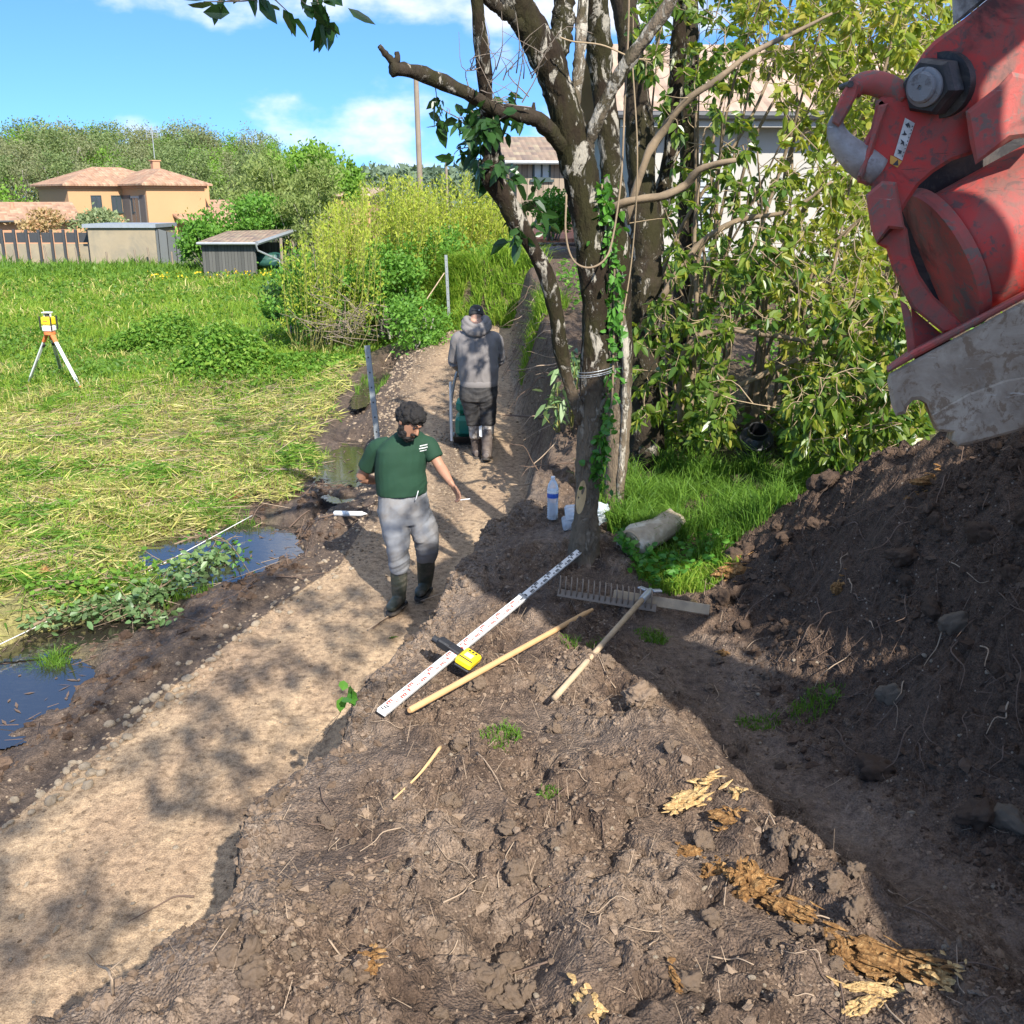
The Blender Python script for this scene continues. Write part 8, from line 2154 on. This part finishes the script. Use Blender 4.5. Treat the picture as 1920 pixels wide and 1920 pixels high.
rotten('long split slab of rotten orange wood near the bottom right corner', 1680, 1820, .36, .13, -.75, 70, 'rotten_wood', 608, .06)
rotten('long pale split stick of wood below the rotten slab', 1650, 1862, .22, .04, -.28, 24, 'splinter_wood', 609, .03, name='wood_shard')
rotten('mossy yellow end of the rotten slab', 1760, 1840, .12, .09, -.5, 30, 'splinter_wood', 610, .05)
rotten('loose bundle of pale splinters at the bottom edge right of centre', 1615, 1890, .16, .06, .45, 24, 'splinter_wood', 611, .025, name='wood_shard')
rotten('brown weathered split log piece at the bottom edge', 1105, 1890, .17, .07, -1.0, 18, 'splinter_wood', 612, .03, name='wood_shard')
rotten('thin orange fibres on the soil at the lower middle', 700, 1815, .12, .07, .3, 18, 'rotten_wood', 613, .03)
rotten('orange crumbly root lump in the dark bank', 1570, 1108, .10, .07, .6, 20, 'rotten_wood', 614, .05)
rotten('brown rotten root stub at the top of the dark bank', 1740, 905, .22, .07, .2, 24, 'rotten_wood', 615, .04)
rotten('small orange wood bit low on the dark bank', 1355, 1225, .08, .04, -.3, 10, 'rotten_wood', 616, .02)
rotten('orange rotten stump end at the edge of the grass', 1370, 1078, .22, .14, -.1, 34, 'rotten_wood', 617, .08, jag=1.6)
rotten('rust brown wood lump on the straw left of the ditch', 440, 935, .20, .16, .1, 40, 'rotten_wood', 618, .08, jag=2.2)
rotten('brown stump piece in the weeds left of the cut branch', 85, 1085, .16, .14, 1.2, 30, 'rotten_wood', 619, .12, jag=1.6)
rotten('yellow wood bit beside the rake head', 1300, 1132, .05, .05, .3, 10, 'splinter_wood', 620, .03, name='wood_shard')
rotten('reddish splintered stick at the bottom of the soil', 1265, 1835, .10, .03, -1.2, 12, 'rotten_wood', 621, .02, jag=.6)
# roots hanging out of the dark bank and the path bank
def root_thing(pts, r, mat, label, group, name='root'):
    m_ = MB(); c = bez(pts, 14); m_.tube(c, np.linspace(r, r * .3, 14), n=5)
    return tag(m_.build(name, MAT[mat], smooth=True, loc=pts[0]), label, 'root', group)
rr = np.random.default_rng(71)
for i in range(95):
    u, v = rr.uniform(1420, 1915), rr.uniform(880, 1420)
    if v < np.interp(u, [1420, 1500, 1600, 1750, 1920], [1080, 980, 920, 870, 870]): continue
    p = np.array(gnd(u, v)); 
    if p[0] > 4: continue
    L = rr.uniform(.08, .38); d = np.array([-.35 + rr.normal() * .45, -.75 + rr.normal() * .3, -.30 + rr.normal() * .25]); d /= np.linalg.norm(d)
    pts = [p - d * .04 - np.array([0, 0, .02])]
    for k in range(4):
        q = pts[-1] + d * L / 3.5 + rr.standard_normal(3) * L * .07; q[2] = max(q[2], Hs(q[0], q[1]) + .012); pts.append(q)
    root_thing(pts, rr.uniform(.0018, .0055), 'root_pale' if rr.random() < .14 else 'root_dark', 'thin root trailing out of the dark earth bank', 'roots in the dark bank')
for i in range(60):
    y = rr.uniform(8.4, 17); x = float(xr(y)) + rr.uniform(-.1, .45); p = np.array([x, y, Hs(x, y)])
    L = rr.uniform(.15, .6); d = np.array([-.75 + rr.normal() * .3, -.35 + rr.normal() * .4, -.35 + rr.normal() * .3]); d /= np.linalg.norm(d)
    pts = [p - d * .05]
    for k in range(4):
        q = pts[-1] + d * L / 3.5 + rr.standard_normal(3) * L * .08; q[2] = max(q[2], Hs(q[0], q[1]) + .015); pts.append(q)
    root_thing(pts, rr.uniform(.003, .010), 'root_dark' if rr.random() < .6 else 'root_pale', 'brown root sticking out of the cut bank beside the path', 'roots in the path bank')
root_thing([gnd(1050, 785), Vector(gnd(1010, 790)) + Vector((0, 0, .05)), Vector(gnd(960, 790)) + Vector((0, 0, .08)), Vector(gnd(942, 787)) + Vector((0, 0, .06))], .022, 'root_dark', 'thick dark root reaching over the path from the cut bank', None)
# twigs: over the soil, by the edge of the mound, in the mud
for i in range(80):
    u, v = rr.uniform(520, 1850), rr.uniform(1150, 1910); p = gnd(u, v)
    if p.x < float(xr(p.y)) + .04: continue
    L = rr.uniform(.05, .28); an = rr.uniform(0, 6.28); pts = []
    for k in range(4):
        x, y = p.x + math.cos(an) * L * k / 3 + rr.normal() * L * .06, p.y + math.sin(an) * L * k / 3 + rr.normal() * L * .06; pts.append((x, y, Hs(x, y) + .008 + .012 * rr.random()))
    m_ = MB(); m_.tube(bez(pts, 10), np.linspace(1, .5, 10) * rr.uniform(.0012, .004), n=5)
    tag(m_.build('twig', MAT['root_pale' if rr.random() < .5 else 'root_dark'], smooth=True, loc=pts[0]), 'thin twig lying on the dug soil', 'twig', 'twigs on the dug soil')
for i in range(26):
    u, v = rr.uniform(430, 700), rr.uniform(960, 1100); p = gnd(u, v)
    if float(xl(p.y)) - p.x < .1: continue
    L = rr.uniform(.2, .7); an = rr.normal() * .5 + .3; pts = []
    for k in range(4):
        x, y = p.x + math.cos(an) * L * k / 3 + rr.normal() * .03, p.y + math.sin(an) * L * k / 3 + rr.normal() * .03; pts.append((x, y, Hs(x, y) + .012 + .03 * rr.random()))
    m_ = MB(); m_.tube(bez(pts, 10), np.linspace(1, .4, 10) * rr.uniform(.004, .012), n=6)
    tag(m_.build('stick', MAT['root_dark'], smooth=True, loc=pts[0]), 'dark wet stick lying in the mud beside the ditch', 'stick', 'sticks in the mud by the ditch')
def px_twig(label, pts, r, mat='stick', name='twig', branches=()):
    m_ = MB(); c = bez([np.array(gnd(u, v)) + np.array([0, 0, h_]) for u, v, h_ in pts], 16); m_.tube(c, np.linspace(r, r * .4, 16), n=6)
    for (i, du, dv) in branches:
        a = c[i]; b_ = a + np.array([du, dv * .3, dv]); m_.tube(bez([a, (a + b_) / 2 + np.array([.01, 0, .008]), b_], 6), np.linspace(r * .6, r * .2, 6), n=5)
    return tag(m_.build(name, MAT[mat], smooth=True, loc=c[0]), label, 'twig')
px_twig('forked dry twig standing up from the lip at the lower left', [(212, 1868, .0), (208, 1850, .06), (190, 1850, .12), (172, 1845, .18)], .006, 'root_pale', branches=((8, .06, -.04), (5, .05, .04)))
px_twig('long dark root running along the shaded foot of the wall', [(365, 1690, .03), (330, 1690, .03), (295, 1705, .02), (240, 1735, .02)], .006, 'root_dark', 'root')
px_twig('pale peeled stick lying in a hollow of the mound', [(826, 1415, .04), (805, 1440, .03), (780, 1470, .03), (738, 1510, .03)], .010, 'fresh_wood', 'stick')
px_twig('bare twigs at the feet of the man in green', [(690, 1185, .02), (735, 1158, .03), (790, 1135, .04), (845, 1120, .05)], .006, 'root_pale', branches=((6, .08, .05), (10, .1, -.02)))
px_twig('thin curved twig on the path right of the man in green', [(700, 1180, .01), (730, 1160, .01), (800, 1150, .02), (850, 1150, .03)], .005, 'root_dark')
px_twig('bent twig with a bright leaf at the mound edge', [(600, 1400, .03), (625, 1380, .08), (640, 1360, .1), (655, 1345, .13)], .004, 'stick')
q = np.array(gnd(652, 1350)) + np.array([0, 0, .13]); P = q + rg.standard_normal((9, 3)) * np.array([.02, .02, .015]); g_ = MB(); leaves(g_, P, unit(9, rg), .075, .05, .2, .2, rg)
tag(g_.build('leaf_sprig', MAT['ivy_leaf'], loc=q), 'bright green leaf sprig on the edge of the mound', 'leaves')
for (u, v, lb) in [(740, 1198, 'single bright green leaf lying at the mound edge beyond the staff'), (1025, 1492, 'small pale green leaves on the open soil')]:
    q = np.array(gnd(u, v)) + np.array([0, 0, .02]); P = q + rg.standard_normal((3, 3)) * np.array([.02, .02, .004]); d = unit(3, rg); d[:, 2] *= .2; g_ = MB(); leaves(g_, P, d, .07, .04, .15, .1, rg); tag(g_.build('fallen_leaf', MAT['ivy_leaf'], loc=q), lb, 'leaf')
# roots at the foot of the front trees: fringe of earth and fine rootlets on the path bank
straws(900, -.6, .9, 8.6, 17, .1, .4, .004, 'root_dark', 'rootlets', 'fine rootlets matted over the cut bank beside the path', 'rootlets', .05, lambda P: (P[:, 0] > xr(P[:, 1]) - .05) & (P[:, 0] < xr(P[:, 1]) + .7))
straws(600, 1.2, 3.6, 2.6, 7.2, .03, .14, .0022, 'root_dark', 'rootlets', 'fine rootlets matted into the dark earth bank', 'rootlets', .03, lambda P: bank(P[:, 0], P[:, 1])[1] > 0)
straws(500, -1.2, 1.4, 2.5, 7, .015, .07, .0013, 'root_pale', 'straw_bits', 'tiny straw bits mixed into the dug soil', 'straw', .012, lambda P: P[:, 0] > xr(P[:, 1]) + .03)
straws(500, -4.5, -1.5, 6, 12, .06, .3, .004, 'root_dark', 'mud_litter', 'dead stems lying in the mud of the ditch', 'litter', .04, lambda P: (fieldness(P) > .4) & (fieldness(P) < 1.8))
# bits of stalk and leaf floating on the pools
fl_ = MB()
for (cx, cy, a, b_, an, z) in EL:
    k = int(40 + 50 * a); t = rg.uniform(0, 6.28, k); r = rg.random(k) ** .35 * 1.15
    ex, ey = np.cos(t) * a * r, np.sin(t) * b_ * r; x = cx + ex * math.cos(an) - ey * math.sin(an); y = cy + ex * math.sin(an) + ey * math.cos(an)
    w_o = [o for o in C.objects if o.name.startswith('puddle_water') and abs(np.mean([v.co.x for v in o.data.vertices]) - cx) < .5 and abs(np.mean([v.co.y for v in o.data.vertices]) - cy) < .8]
    if not w_o: continue
    zl = w_o[0].data.vertices[0].co.z + .004; kk = H(x, y) < zl; x, y = x[kk], y[kk]
    d = rg.standard_normal((len(x), 3)); d[:, 2] = 0; P = np.stack([x, y, np.full(len(x), zl)], 1); L_ = rg.uniform(.02, .14, len(x)) * (1 if cy < 11 else 1.6)
    sd_ = np.stack([-d[:, 1], d[:, 0], 0 * x], 1); sd_ /= np.linalg.norm(sd_, axis=1, keepdims=True); d /= np.linalg.norm(d, axis=1, keepdims=True); W_ = rg.uniform(.003, .014, len(x))[:, None]
    V_ = np.stack([P, P + d * L_[:, None] * .5 + sd_ * W_, P + d * L_[:, None], P + d * L_[:, None] * .5 - sd_ * W_], 1).reshape(-1, 3); fl_.add(V_, Q=np.arange(len(x))[:, None] * 4 + np.array([[0, 1, 2, 3]]))
tag(fl_.build('floating_debris', MAT['root_dark']), 'bits of stalk and leaf floating on the muddy pools', 'debris', kind='stuff')
# unseen tree added right of the picture to shade the earth bank
bush('added_shade_tree', 'dense leafy tree added out of view to shade the earth bank', 'tree', (4.4, 2.0, 4.0), (1.2, 1.1, 1.1), 7000, .12, 'dark_leaf', nclump=60, stems=10, stem_r=.05, seed=91, leaf6=True, zb=1.3, fb=False)
